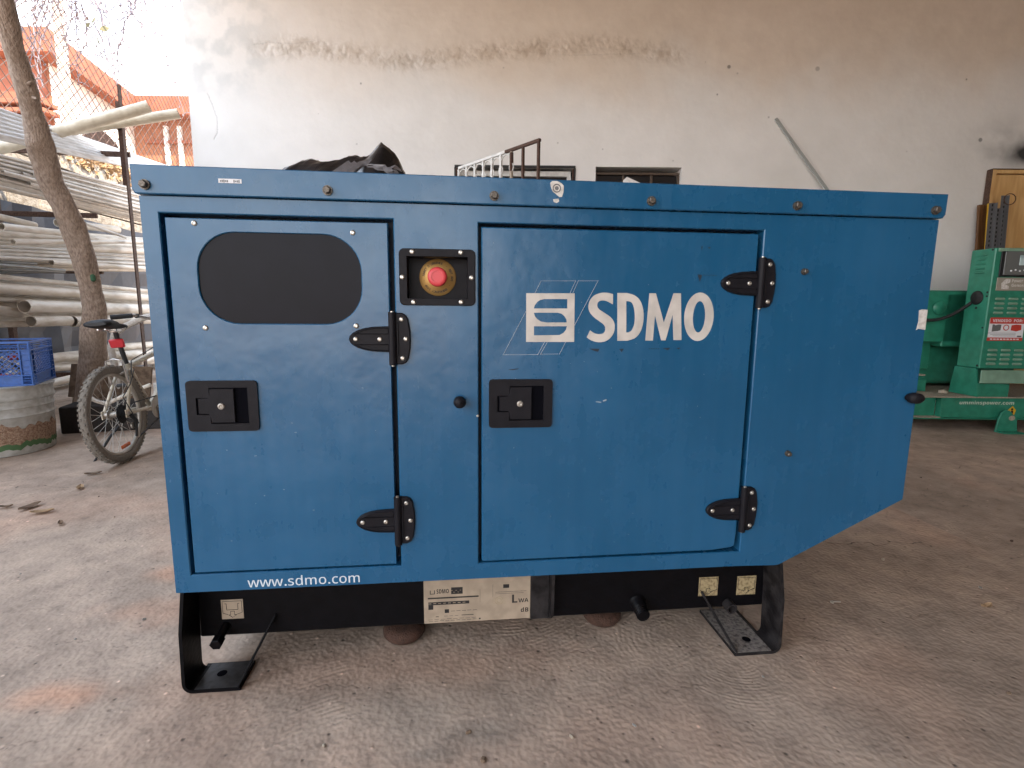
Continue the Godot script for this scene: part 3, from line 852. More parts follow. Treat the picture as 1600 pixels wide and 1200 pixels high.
func make_generator() -> void:
	var g := thing("generator", "large blue soundproof canopy generator with white SDMO lettering on black skid in the foreground", "generator")
	# --- front skin with openings
	var f := Shape.new()
	var c := 0.0022
	var holes := [[0.044, 0.312, 0.537, 1.145], [0.729, 0.309, 1.427, 1.142], [0.562, 0.966, 0.708, 1.067]]
	var xe := 1.427 + c
	var xs := [0.007, 0.044 - c, 0.537 + c, 0.562 - c, 0.708 + c, 0.729 - c, xe]
	var ys := [0.268, 0.309 - c, 0.312 - c, 0.966 - c, 1.067 + c, 1.142 + c, 1.145 + c, 1.179]
	for i in xs.size() - 1:
		for j in ys.size() - 1:
			var mx: float = (xs[i] + xs[i + 1]) / 2
			var my: float = (ys[j] + ys[j + 1]) / 2
			var open := false
			for h in holes:
				if mx > h[0] - c and mx < h[2] + c and my > h[1] - c and my < h[3] + c: open = true
			if not open: f.quad(Vector3(xs[i], ys[j], 0), Vector3(xs[i + 1], ys[j], 0), Vector3(xs[i + 1], ys[j + 1], 0), Vector3(xs[i], ys[j + 1], 0), Vector3.BACK)
	var right := pts([[xe, 0.268], [1.531, 0.265], [1.545, 0.2675], [1.889, 0.44], [1.893, 1.179], [xe, 1.179]])
	var ix := Geometry2D.triangulate_polygon(right)
	for i in range(0, ix.size(), 3): f.flat(Vector3(right[ix[i]].x, right[ix[i]].y, 0), Vector3(right[ix[i + 1]].x, right[ix[i + 1]].y, 0), Vector3(right[ix[i + 2]].x, right[ix[i + 2]].y, 0), Vector3.BACK)
	for h in holes:
		var q := [Vector2(h[0], h[1]), Vector2(h[2], h[1]), Vector2(h[2], h[3]), Vector2(h[0], h[3])]
		var q2 := [Vector2(h[0] - c, h[1] - c), Vector2(h[2] + c, h[1] - c), Vector2(h[2] + c, h[3] + c), Vector2(h[0] - c, h[3] + c)]
		var ins := [Vector3.UP, Vector3.LEFT, Vector3.DOWN, Vector3.RIGHT]
		for k in 4:
			var a: Vector2 = q[k]
			var b: Vector2 = q[(k + 1) % 4]
			var a2: Vector2 = q2[k]
			var b2: Vector2 = q2[(k + 1) % 4]
			f.quad(Vector3(a2.x, a2.y, 0), Vector3(b2.x, b2.y, 0), Vector3(b.x, b.y, -c), Vector3(a.x, a.y, -c), ins[k] + Vector3.BACK)
			f.quad(Vector3(a.x, a.y, -c), Vector3(b.x, b.y, -c), Vector3(b.x, b.y, -0.05), Vector3(a.x, a.y, -0.05), ins[k])
	obj("front_panel", f, M.blue, g)
	# --- the body behind it: the outline swept back, its own front 5 cm behind the skin
	var s := Shape.new()
	var outline := pts([[0.007, 0.268], [1.427, 0.268], [1.531, 0.265], [1.545, 0.2675], [1.889, 0.44], [1.893, 1.179], [0.007, 1.179]])
	var N := outline.size()
	var ctr := Vector2(0.9, 0.75)
	for i in N:
		var a := outline[i]
		var b := outline[(i + 1) % N]
		var o := (a + b) / 2 - ctr
		s.quad(Vector3(a.x, a.y, 0), Vector3(b.x, b.y, 0), Vector3(b.x, b.y, -0.86), Vector3(a.x, a.y, -0.86), Vector3(o.x, o.y, 0))
	ix = Geometry2D.triangulate_polygon(outline)
	for i in range(0, ix.size(), 3):
		s.flat(Vector3(outline[ix[i]].x, outline[ix[i]].y, -0.86), Vector3(outline[ix[i + 1]].x, outline[ix[i + 1]].y, -0.86), Vector3(outline[ix[i + 2]].x, outline[ix[i + 2]].y, -0.86), Vector3.FORWARD)
	obj("canopy", s, M.blue, g)
	var inn := Shape.new()
	inn.quad(Vector3(0.03, 0.29, -0.0503), Vector3(0.555, 0.29, -0.0503), Vector3(0.555, 1.16, -0.0503), Vector3(0.03, 1.16, -0.0503), Vector3.BACK)
	inn.quad(Vector3(0.715, 0.29, -0.0503), Vector3(1.44, 0.29, -0.0503), Vector3(1.44, 1.16, -0.0503), Vector3(0.715, 1.16, -0.0503), Vector3.BACK)
	obj("inner_frame", inn, M.blue_in, g)
	# --- roof with a folded lip
	var r := Shape.new()
	r.ext(pts([[0.0, 1.190], [0.006, 1.181], [1.892, 1.181], [1.899, 1.190], [1.9, 1.239], [0.0, 1.240]]), -0.872, 0.012, Transform3D(), 0.002)
	var roof := obj("roof", r, M.blue, g)
	for x in [0.028, 0.400, 0.764, 1.132, 1.497, 1.866]: hex_bolt(roof, Vector3(x, 1.199, 0.012), 0.0082)
	# --- doors
	var win := rrect(0.113, 0.909, 0.463, 1.108, 0.082, 9)
	var d1 := Shape.new()
	d1.ring(on_rect(win, 0.053, 0.316, 0.525, 1.136), win, -0.03, -0.001, Transform3D(), 0.0025, 0.002)
	var door1 := obj("door", d1, M.blue, g)
	door1.set_meta("label", "narrow left door with dark viewing window")
	var pn := Shape.new()
	pn.ext(rrect(0.108, 0.904, 0.468, 1.113, 0.086, 9), -0.008, -0.0055)
	obj("viewing_window", pn, M.pane, door1)
	for q in [[0.1135, 1.125], [0.4475, 1.113], [0.120, 0.899], [0.448, 0.905]]: screw_on(door1, Vector3(q[0], q[1], -0.001), 0.0062)
	make_latch(door1, 0.069, 0.663, 0.223, 0.780, -0.001)
	var d2 := Shape.new()
	var dp := pts([[0.737, 0.319], [0.739, 0.314], [0.745, 0.3125], [1.35, 0.315], [1.402, 0.321], [1.412, 0.327], [1.415, 0.36], [1.415, 1.133], [0.736, 1.133]])
	d2.ext(dp, -0.03, -0.001, Transform3D(), 0.0025)
	var door2 := obj("door", d2, M.blue, g)
	door2.set_meta("label", "wide right door with white SDMO lettering")
	make_latch(door2, 0.754, 0.660, 0.909, 0.779, -0.001)
	make_logo(door2)
	# scuffs and chips in the paint
	var sc := Shape.new()
	for p in [[[0.9976, 0.8526], [1.0241, 0.8526], [1.0206, 0.8452], [1.0129, 0.8470]], [[1.0738, 0.8519], [1.0852, 0.8526], [1.0798, 0.8440]], [[1.1840, 0.8534], [1.2035, 0.8545], [1.1979, 0.8489]], [[1.2190, 0.8545], [1.2300, 0.8555], [1.2260, 0.8510]], [[1.2628, 1.0343], [1.2746, 1.0327], [1.2698, 1.0162]], [[1.268, 1.100], [1.272, 1.101], [1.270, 1.092]], [[1.284, 1.099], [1.292, 1.100], [1.289, 1.095]]]:
		sc.ext(pts(p), -0.0008, -0.0005)
	for i in 9: sc.box(Vector3(1.278 + i * 0.0042, 1.032 + R.randf_range(-0.001, 0.001), -0.0006), Vector3(0.003, 0.0012, 0.0004))
	for i in 5: sc.box(Vector3(1.150 + i * 0.006, 0.8525, -0.0006), Vector3(0.004, 0.0012, 0.0004))
	sc.ext(pts([[0.800, 0.802], [0.826, 0.805], [0.824, 0.803], [0.812, 0.801]]), -0.0008, -0.0005)
	obj("paint_scuffs", sc, M.scratch, door2).set_meta("kind", "stuff")
	var chips := Shape.new()
	for i in 26:
		var x := R.randf_range(0.76, 1.38)
		var y := R.randf_range(0.36, 1.10)
		var a := R.randf_range(0, PI)
		var l := R.randf_range(0.0008, 0.003)
		chips.box(Vector3(x, y, -0.0007), Vector3(l, 0.0009, 0.0004), 0.0, Basis(Vector3.BACK, a))
	chips.box(Vector3(1.026, 0.7205, -0.0007), Vector3(0.014, 0.002, 0.0004), 0.0, Basis(Vector3.BACK, -0.1))
	chips.box(Vector3(1.042, 0.7245, -0.0007), Vector3(0.010, 0.003, 0.0004), 0.0, Basis(Vector3.BACK, 0.3))
	obj("paint_chips", chips, M.chip, door2).set_meta("kind", "stuff")
	var ch1 := Shape.new()
	for i in 14: ch1.box(Vector3(R.randf_range(0.08, 0.5), R.randf_range(0.34, 0.88), -0.0007), Vector3(R.randf_range(0.001, 0.006), 0.0009, 0.0004), 0.0, Basis(Vector3.BACK, R.randf_range(-0.2, 0.2)))
	obj("paint_chips", ch1, M.chip, door1).set_meta("kind", "stuff")
	# --- hinges
	make_hinge(g, 0.5305, 0.876, 0.099)
	make_hinge(g, 0.5325, 0.433, 0.100)
	make_hinge(g, 1.4225, 1.015, 0.100)
	make_hinge(g, 1.4225, 0.431, 0.100)
	# --- emergency stop
	var e := Shape.new()
	var ro := rrect(0.548, 0.953, 0.722, 1.081, 0.012)
	e.ring(ro, on_rect(ro, 0.566, 0.969, 0.704, 1.0635), 0.0, 0.005, Transform3D(), 0.002, 0.001)
	var es := obj("emergency_stop", e, M.plastic, g)
	es.set_meta("label", "red emergency stop button in a black recess")
	var bx := Shape.new()
	for k in 4:
		var q: Array = [[0.566, 0.969], [0.704, 0.969], [0.704, 1.0635], [0.566, 1.0635]]
		var a := Vector3(q[k][0], q[k][1], 0.004)
		var b := Vector3(q[(k + 1) % 4][0], q[(k + 1) % 4][1], 0.004)
		var sh := Vector3(0, 0, -0.049)
		bx.quad(a, b, b + sh, a + sh, Vector3(0.635, 1.016, -0.02) - (a + b) / 2)
	bx.quad(Vector3(0.566, 0.969, -0.045), Vector3(0.704, 0.969, -0.045), Vector3(0.704, 1.0635, -0.045), Vector3(0.566, 1.0635, -0.045), Vector3.BACK)
	obj("recess", bx, M.plastic, es)
	var dz := Basis(Vector3(1, 0, 0), Vector3(0, 0, 1), Vector3(0, -1, 0))
	var dc := Vector3(0.634, 1.0195, -0.0448)
	var di := Shape.new()
	di.lathe([Vector2(0, 0.0022), Vector2(0.0425, 0.0022), Vector2(0.0435, 0.0012), Vector2(0.0435, 0)], Transform3D(dz, dc), 48)
	obj("label_disc", di, M.gold, es)
	var tx := Shape.new()
	var words := "ARRET D'URGENCE  -  NOT AUS  -  EMERGENCY STOP  -  "
	for i in words.length():
		if words[i] == " ": continue
		var a := PI * 0.955 - TAU * i / words.length()
		var at := dc + Vector3(cos(a), sin(a), 0) * 0.0345 + Vector3(0, 0, 0.0024)
		var bs := Basis(Vector3.BACK, a - PI / 2)
		var t := text_mesh(words[i], 0.0052, true, 0.0003)
		tx.add(t, Transform3D(bs * Basis.from_scale(Vector3(1.15, 1.15, 1)), at - bs * Vector3(0.0, 0.0006, 0)))
	obj("lettering", tx, M.ink, es)
	var bt := Shape.new()
	bt.lathe([Vector2(0, 0.0385), Vector2(0.013, 0.0385), Vector2(0.0135, 0.0400), Vector2(0.0185, 0.0400), Vector2(0.0215, 0.0375), Vector2(0.0225, 0.034), Vector2(0.0225, 0.024), Vector2(0.016, 0.018), Vector2(0.014, 0.002)], Transform3D(dz, dc), 40)
	obj("push_button", bt, M.red, es)
	for q in [[0.5785, 1.0735], [0.6885, 1.0740], [0.5550, 1.0165], [0.7130, 1.0175], [0.5795, 0.9605], [0.6885, 0.9615]]: screw_on(es, Vector3(q[0], q[1], 0.0048), 0.0058)
	# --- rubber knobs and stops
	var k1 := Shape.new()
	k1.lathe([Vector2(0, 0.031), Vector2(0.008, 0.0295), Vector2(0.0135, 0.024), Vector2(0.015, 0.017), Vector2(0.013, 0.010), Vector2(0.008, 0.006), Vector2(0.007, 0)], Transform3D(dz, Vector3(0.684, 0.727, 0)), 22)
	obj("rubber_stop", k1, M.plastic, g)
	var k2 := Shape.new()
	k2.lathe([Vector2(0, 0.028), Vector2(0.012, 0.027), Vector2(0.0165, 0.022), Vector2(0.017, 0.012), Vector2(0.012, 0.004), Vector2(0.012, 0)], Transform3D(Basis(Vector3(1.35, 0, 0), Vector3(0, 0, 1), Vector3(0, -0.85, 0)), Vector3(1.874, 0.724, 0)), 22)
	obj("rubber_stop", k2, M.plastic, g)
	hex_bolt(g, Vector3(1.539, 1.045, 0.0), 0.0062)
	hex_bolt(g, Vector3(1.539, 0.578, 0.0), 0.0062)
	screw_on(g, Vector3(0.727, 0.690, 0.0), 0.0035)
	# --- lettering and labels on the skin
	var ww := Shape.new()
	put_text(ww, "www.sdmo.com", Vector3(0.171, 0.2735, 0.0003), 0.264, 0.026, false)
	obj("website_lettering", ww, M.www_print, g)
	var l1 := Shape.new()
	l1.box(Vector3(0.1985, 1.2120, 0.0124), Vector3(0.047, 0.0088, 0.0006))
	var lb := obj("small_label", l1, M.sticker_white, roof)
	var lt := Shape.new()
	for i in 12:
		if i in [5, 6, 7]: continue
		lt.box(Vector3(0.1795 + i * 0.0034, 1.2115, 0.0129), Vector3(0.0024, 0.0034 + 0.0012 * (i % 3), 0.0002))
	obj("label_print", lt, M.iron_grey, roof)
	# a half torn round sticker on the roof lip
	var st := Shape.new()
	st.ext(pts([[0.892, 1.232], [0.897, 1.236], [0.908, 1.2365], [0.918, 1.232], [0.924, 1.226], [0.923, 1.212], [0.920, 1.202], [0.914, 1.201], [0.905, 1.208], [0.898, 1.213], [0.894, 1.222]]), 0.0125, 0.0128)
	st.ext(pts([[0.899, 1.196], [0.912, 1.198], [0.914, 1.192], [0.908, 1.188], [0.901, 1.190]]), 0.0125, 0.0128)
	obj("torn_sticker", st, M.paper, roof)
	var sr := Shape.new()
	sr.torus(Vector3(0.9075, 1.2205, 0.0128), Vector3.BACK, 0.0085, 0.0012, 24, 6, 0.2)
	sr.lathe([Vector2(0, 0.0003), Vector2(0.0045, 0.0003), Vector2(0.0045, 0)], Transform3D(dz, Vector3(0.9075, 1.2205, 0.0128)), 16)
	obj("sticker_print", sr, M.iron_grey, roof)
	var tp := Shape.new()
	tp.ext(pts([[1.868, 0.952], [1.876, 0.955], [1.8925, 0.954], [1.8925, 0.902], [1.872, 0.905], [1.866, 0.901], [1.870, 0.925]]), 0.0003, 0.0008)
	obj("paper_tape", tp, M.paper, g)
	# --- base frame
	var sk := Shape.new()
	sk.box(Vector3(0.788, 0.1785, -0.428), Vector3(1.562, 0.173, 0.68), 0.004)
	obj("skid", sk, M.skid, g)
	var ft := Shape.new()
	ft.box(Vector3(0.80, 0.062, -0.52), Vector3(1.25, 0.058, 0.42), 0.01)
	obj("added_light_block", ft, M.skid, g)  # unseen block added to stop light passing under the skid
	var gs := Shape.new()
	gs.ext(pts([[-0.088, 0.094], [-0.080, 0.094], [-0.052, 0.12], [-0.045, 0.263], [-0.088, 0.263]]), -0.004, 0.004, Transform3D(Basis(Vector3(0, 0, 1), Vector3(0, 1, 0), Vector3(-1, 0, 0)), Vector3(0.932, 0, 0)))
	gs.box(Vector3(0.902, 0.178, -0.083), Vector3(0.052, 0.168, 0.008), 0.002)
	obj("gusset_plate", gs, M.skid_dust, g)
	make_foot(g, 0.0, 1.0, M.skid, 0.1)
	make_foot(g, 1.573, -1.0, M.skid_dust, 0.21)
	# plugs and drain stubs
	var p1 := Shape.new()
	p1.cyl(Vector3(0.073, 0.122, -0.088), Vector3(0.074, 0.114, -0.045), 0.011, -1.0, 16)
	var hx := PackedVector2Array()
	for k in 6: hx.append(Vector2.from_angle(TAU * k / 6) * 0.0155)
	p1.ext(hx, 0.0, 0.022, Transform3D(Basis(Vector3.RIGHT, 0.18), Vector3(0.074, 0.1135, -0.045)), 0.002)
	obj("drain_plug", p1, M.skid, g)
	var p2 := Shape.new()
	p2.lathe([Vector2(0.0, 0.052), Vector2(0.017, 0.052), Vector2(0.019, 0.048), Vector2(0.016, 0.044), Vector2(0.019, 0.040), Vector2(0.016, 0.036), Vector2(0.019, 0.032), Vector2(0.016, 0.028), Vector2(0.021, 0.024), Vector2(0.021, 0.004), Vector2(0.026, 0.0)], Transform3D(dz.rotated(Vector3.RIGHT, 0.2), Vector3(1.185, 0.122, -0.088)), 20)
	obj("drain_cap", p2, M.skid, g)
	var p3 := Shape.new()
	p3.pipe(Vector3(1.456, 0.104, -0.088), Vector3(1.457, 0.101, -0.062), 0.016, 0.004, 20)
	p3.lathe([Vector2(0, 0.001), Vector2(0.013, 0.001)], Transform3D(dz, Vector3(1.456, 0.104, -0.085)), 16)
	obj("drain_pipe", p3, M.skid_dust, g)
	make_plates(g)

func make_foot(g: Node, x: float, sx: float, m: Material, deep: float) -> void:
	# an upright plate, bent at the bottom into a foot plate, with a flat stay to the skid
	var s := Shape.new()
	var th := 0.008
	var prof := []
	prof.append(Vector2(0.010, 0.266)); prof.append(Vector2(0.003, 0.16)); prof.append(Vector2(0.0, 0.03))
	for k in 6: prof.append(Vector2(0.025 - 0.025 * cos(PI / 2 * k / 5), 0.025 - 0.025 * sin(PI / 2 * k / 5)))
	prof.append(Vector2(0.135, 0.0))
	for i in prof.size() - 1:
		var a: Vector2 = prof[i]
		var b: Vector2 = prof[i + 1]
		var nn := Vector2((b - a).y, -(b - a).x).normalized() * -1.0
		var za := 0.0 if a.y < 0.2 else -0.012
		var zb := 0.0 if b.y < 0.2 else -0.012
		var P := func(p: Vector2, z: float) -> Vector3: return Vector3(x + sx * p.x, p.y, z)
		s.quad(P.call(a, za), P.call(b, zb), P.call(b, -0.0875), P.call(a, -0.0875), Vector3(-nn.x * sx, -nn.y, 0))
		s.quad(P.call(a + nn * th, za), P.call(b + nn * th, zb), P.call(b + nn * th, -0.0875), P.call(a + nn * th, -0.0875), Vector3(nn.x * sx, nn.y, 0))
		s.quad(P.call(a, za), P.call(b, zb), P.call(b + nn * th, zb), P.call(a + nn * th, za), Vector3.BACK)
		s.quad(P.call(a, -0.0875), P.call(b, -0.0875), P.call(b + nn * th, -0.0875), P.call(a + nn * th, -0.0875), Vector3.FORWARD)
	s.quad(Vector3(x + sx * 0.135, 0, 0), Vector3(x + sx * 0.135, th, 0), Vector3(x + sx * 0.135, th, -0.0875), Vector3(x + sx * 0.135, 0, -0.0875), Vector3(sx, 0, 0))
	s.box(Vector3(x + sx * 0.075, 0.004, -0.0875 - (deep - 0.0875) / 2.0), Vector3(0.12, 0.008, deep - 0.0875))
	var ft := obj("foot", s, m, g)
	if true:
		var du := Shape.new()
		du.box(Vector3(x + sx * 0.08, 0.0086, -deep / 2.0), Vector3(0.106, 0.0010, deep - 0.006))
		obj("settled_dust" if deep > 0.15 else "worn_top", du, M.foot_dust if deep > 0.15 else M.worn, ft)
	var st := Shape.new()
	st.bar(Vector3(x + sx * 0.128, 0.006, -0.006), Vector3(x + sx * 0.200, 0.147, -0.086), 0.006, 0.016, Vector3.BACK, 0.002)
	obj("stay", st, m, ft)
	var hl := Shape.new()
	hl.lathe([Vector2(0, 0.0006), Vector2(0.012, 0.0006)], Transform3D(Basis(), Vector3(x + sx * 0.07, 0.0093, -0.055)), 18)
	obj("bolt_hole", hl, M.pit, ft)

func make_logo(door: Node) -> void:
	var s := Shape.new()
	var z0 := -0.0010
	var z1 := -0.0006
	s.ext(smooth_line([Vector2(1.0529, 0.9844), Vector2(1.0401, 0.9871), Vector2(1.0251, 0.9870), Vector2(1.0084, 0.9817), Vector2(0.9976, 0.9708), Vector2(0.9932, 0.9567), Vector2(0.9959, 0.9423), Vector2(1.0064, 0.9297), Vector2(1.0218, 0.9188), Vector2(1.0335, 0.9098), Vector2(1.0368, 0.9006), Vector2(1.0341, 0.8921), Vector2(1.0267, 0.8884), Vector2(1.0153, 0.8888), Vector2(1.0058, 0.8924), Vector2(0.9992, 0.8975)], 4, false) + smooth_line([Vector2(0.9911, 0.8802), Vector2(1.0026, 0.8729), Vector2(1.0198, 0.8685), Vector2(1.0368, 0.8704), Vector2(1.0498, 0.8785), Vector2(1.0581, 0.8915), Vector2(1.0601, 0.9062), Vector2(1.0570, 0.9190), Vector2(1.0479, 0.9299), Vector2(1.0324, 0.9400), Vector2(1.0197, 0.9479), Vector2(1.0149, 0.9558), Vector2(1.0165, 0.9642), Vector2(1.0239, 0.9686), Vector2(1.0370, 0.9676), Vector2(1.0535, 0.9598)], 4, false), z0, z1)
	var dout := PackedVector2Array([Vector2(1.0634, 0.9871)]) + smooth_line([Vector2(1.0872, 0.9873), Vector2(1.1063, 0.9821), Vector2(1.1202, 0.9707), Vector2(1.1287, 0.9525), Vector2(1.1316, 0.9324), Vector2(1.1306, 0.9121), Vector2(1.1239, 0.8917), Vector2(1.1110, 0.8780), Vector2(1.0921, 0.8723)], 3, false) + PackedVector2Array([Vector2(1.0680, 0.8719)])
	var din := PackedVector2Array([Vector2(1.0865, 0.9678)]) + smooth_line([Vector2(1.0918, 0.9678), Vector2(1.0995, 0.9650), Vector2(1.1049, 0.9560), Vector2(1.1080, 0.9443), Vector2(1.1094, 0.9311), Vector2(1.1093, 0.9175), Vector2(1.1071, 0.9064), Vector2(1.1025, 0.8972), Vector2(1.0951, 0.8924)], 3, false) + PackedVector2Array([Vector2(1.0897, 0.8923)])
	s.ring(dout, din, z0, z1)
	s.ext(PackedVector2Array([Vector2(1.1387, 0.8728), Vector2(1.1434, 0.9873), Vector2(1.1599, 0.9875), Vector2(1.1837, 0.9168), Vector2(1.2045, 0.9880), Vector2(1.2234, 0.9882), Vector2(1.2314, 0.8741), Vector2(1.2106, 0.8741), Vector2(1.2051, 0.9366), Vector2(1.1907, 0.8733), Vector2(1.1790, 0.8733), Vector2(1.1603, 0.9344), Vector2(1.1580, 0.8728)]), z0, z1)
	var oo := PackedVector2Array()
	var oi := PackedVector2Array()
	for k in 40:
		var a := TAU * k / 40
		oo.append(Vector2(1.2731 + 0.0381 * cos(a), 0.9313 + 0.0595 * sin(a)))
		oi.append(Vector2(1.2733 + 0.0158 * cos(a), 0.9314 + 0.0384 * sin(a)))
	s.ring(oo, oi, z0, z1)
	obj("brand_lettering", s, M.white_print, door)
	# the square emblem with its S shaped openings
	var e := Shape.new()
	var holes := [smooth_corner([[0.8605, 0.9483], [0.8625, 0.9555], [0.8686, 0.9638], [0.8758, 0.9685], [0.8849, 0.9707], [0.9412, 0.9713], [0.9417, 0.9491]]), smooth_corner([[0.8606, 0.9383], [0.9187, 0.9388], [0.9280, 0.9363], [0.9355, 0.9302], [0.9401, 0.9227], [0.9414, 0.9158], [0.8915, 0.9155], [0.8785, 0.9176], [0.8693, 0.9233], [0.8637, 0.9301]]), smooth_corner([[0.8615, 0.9063], [0.9417, 0.9067], [0.9396, 0.8983], [0.9339, 0.8910], [0.9243, 0.8855], [0.8618, 0.8846]])]
	var sq := pts([[0.8420, 0.9840], [0.9588, 0.9850], [0.9605, 0.8690], [0.8430, 0.8688]])
	for half in [[0.80, 0.9], [0.9, 1.0]]:
		var parts := Geometry2D.intersect_polygons(sq, pts([[half[0], 0.8], [half[1], 0.8], [half[1], 1.1], [half[0], 1.1]]))
		for hole in holes:
			var nx := []
			for p in parts: nx.append_array(Geometry2D.clip_polygons(p, hole))
			parts.assign(nx)
		for p in parts: e.ext(p, z0, z1)
	obj("square_emblem", e, M.white_print, door)
	var l := Shape.new()
	for q in [[[0.8628, 0.9850], [0.8769, 1.0131], [0.9603, 1.0143], [0.9475, 0.9860]], [[0.9545, 0.9866], [0.9666, 1.0144], [1.0148, 1.0151], [0.9605, 0.9094]], [[0.8413, 0.9410], [0.7879, 0.8380], [0.8718, 0.8386], [0.8880, 0.8680]], [[0.8942, 0.8677], [0.8788, 0.8397], [0.9246, 0.8397], [0.9389, 0.8677]]]:
		for k in 3:
			var a := Vector3(q[k][0], q[k][1], -0.0008)
			var b := Vector3(q[k + 1][0], q[k + 1][1], -0.0008)
			var d := (b - a).normalized() * 0.0008
			l.bar(a - d, b + d, 0.0004, 0.0017, Vector3.BACK if true else Vector3.UP)
	obj("emblem_lines", l, M.line_print, door)

func smooth_corner(a: Array) -> PackedVector2Array:
	return pts(a)

func pictogram(g: Node, x: float, y: float, w: float, m: Material, ink: bool) -> void:
	var s := Shape.new()
	s.box(Vector3(x, y, -0.0874), Vector3(w, w, 0.0008))
	var st := obj("pictogram_sticker", s, m, g)
	var t := Shape.new()
	var ln := func(a: Vector2, b: Vector2) -> void:
		t.bar(Vector3(x + a.x * w, y + a.y * w, -0.0868), Vector3(x + b.x * w, y + b.y * w, -0.0868), 0.0005, w * 0.035, Vector3.BACK)
	var p := [[-0.44, 0.42, 0.44, 0.42], [-0.44, 0.42, -0.44, -0.18], [0.44, 0.42, 0.44, -0.18], [-0.44, -0.18, -0.20, -0.26], [0.44, -0.18, 0.20, -0.26], [-0.09, -0.10, 0.09, -0.10], [-0.09, -0.10, -0.09, -0.28], [0.09, -0.10, 0.09, -0.28], [-0.09, -0.28, -0.18, -0.28], [0.09, -0.28, 0.18, -0.28], [-0.18, -0.28, 0.0, -0.42], [0.18, -0.28, 0.0, -0.42]]
	if ink: p.append_array([[-0.26, 0.30, -0.26, -0.02], [0.26, 0.30, 0.26, -0.02], [-0.26, -0.02, 0.26, -0.02], [-0.26, 0.30, -0.34, 0.30], [0.26, 0.30, 0.34, 0.30]])
	for q in p: ln.call(Vector2(q[0], q[1]), Vector2(q[2], q[3]))
	obj("pictogram", t, M.ink, st)

func make_plates(g: Node) -> void:
	pictogram(g, 0.0925, 0.1670, 0.054, M.plate, true)
	pictogram(g, 1.394, 0.1605, 0.058, M.brass, false)
	pictogram(g, 1.510, 0.1580, 0.058, M.brass, false)
	var s := Shape.new()
	var x0 := 0.585
	var y0 := 0.095
	var z := -0.0866
	s.box(Vector3(0.7300, 0.1615, -0.0872), Vector3(0.291, 0.133, 0.0012))
	var pl := obj("rating_plate", s, M.plate, g)
	var t := Shape.new()
	var k := 0.000206      # metres per unit of the layout
	var bx := func(a: float, b: float, w: float, h: float) -> void: t.box(Vector3(x0 + (a + w / 2) * k, y0 + (b + h / 2) * k, z), Vector3(w * k, h * k, 0.0003))
	var b0 := 0.0
	bx.call(355, 402, 152, 95); bx.call(50, 345, 668, 20)
	bx.call(55, 258, 538, 42); bx.call(55, 195, 65, 62); bx.call(268, 138, 58, 52); bx.call(1045, 452, 80, 52)
	bx.call(78, 420, 10, 48); bx.call(132, 420, 10, 48); bx.call(78, 412, 64, 9)
	for i in 9: bx.call(60 + i * 72, 22 + (i % 3) * 3, 52, 5)
	for i in 8: bx.call(50 + i * 82, 48 + (i % 2) * 3, 60, 4)
	for i in 5: bx.call(350 + i * 72, 158 + (i % 2) * 2, 55, 5)
	for i in 3: bx.call(260 + i * 70, 92, 48, 4)
	bx.call(490, 92, 160, 9); bx.call(150, 85, 40, 9); bx.call(720, 20, 24, 22); bx.call(905, 330, 3, 180); bx.call(940, 395, 420, 4); bx.call(940, 372, 380, 3); bx.call(735, 270, 3, 180)
	put_text(t, "SDMO", Vector3(x0 + 165 * k, y0 + 418 * k, z), 160 * k, 62 * k)
	put_text(t, "L", Vector3(x0 + 1165 * k, y0 + 232 * k, z), 72 * k, 118 * k)
	put_text(t, "WA", Vector3(x0 + 1250 * k, y0 + 234 * k, z), 138 * k, 56 * k)
	put_text(t, "dB", Vector3(x0 + 1284 * k, y0 + 92 * k, z), 104 * k, 66 * k)
	obj("plate_print", t, M.ink, pl).set_meta("kind", "stuff")
	var w := Shape.new()
	w.torus(Vector3(x0 + 990 * k, y0 + 275 * k, z), Vector3.BACK, 0.011, 0.0006, 24, 5, 0.3)
	w.torus(Vector3(x0 + 990 * k, y0 + 275 * k, z), Vector3.BACK, 0.006, 0.0006, 20, 5, 0.3)
	for a in [-0.5, 0.5]:
		for r in [0.015, 0.0185]:
			for i in 6:
				var an: float = (i - 3) * 0.2 + (0.0 if a > 0 else PI)
				w.bar(Vector3(x0 + 990 * k + cos(an) * r, y0 + 275 * k + sin(an) * r, z), Vector3(x0 + 990 * k + cos(an + 0.2) * r, y0 + 275 * k + sin(an + 0.2) * r, z), 0.0003, 0.0008, Vector3.BACK)
	obj("noise_symbol", w, M.brass, pl).set_meta("kind", "stuff")
	var wt := Shape.new()
	for i in 5: wt.box(Vector3(x0 + (365 + i * 28) * k, y0 + (455 - (i % 2) * 26) * k, z + 0.0003), Vector3(20 * k, 5 * k, 0.0002))
	for i in 8: wt.box(Vector3(x0 + (75 + i * 64) * k, y0 + 280 * k, z + 0.0003), Vector3(38 * k, 7 * k, 0.0002))
	obj("plate_print_light", wt, M.plate, pl).set_meta("kind", "stuff")
	# rusty steel rollers lying under the skid
	for q in [[0.520, -0.183, 0.060, "left"], [1.118, -0.205, 0.058, "right"]]:
		var c := Shape.new()
		c.lathe([Vector2(0, 0.040), Vector2(q[2] * 0.6, 0.040), Vector2(q[2] * 0.9, 0.034), Vector2(q[2], 0.024), Vector2(q[2] * 0.99, 0.013), Vector2(q[2] * 0.86, 0.003), Vector2(0, 0.0)], Transform3D(Basis(), Vector3(q[0], 0.001, q[1])), 28)
		tag(obj("round_block", c, M.rust), "rusty brown round block on the floor under the %s half of the black skid" % q[3], "block", "round blocks under the skid")

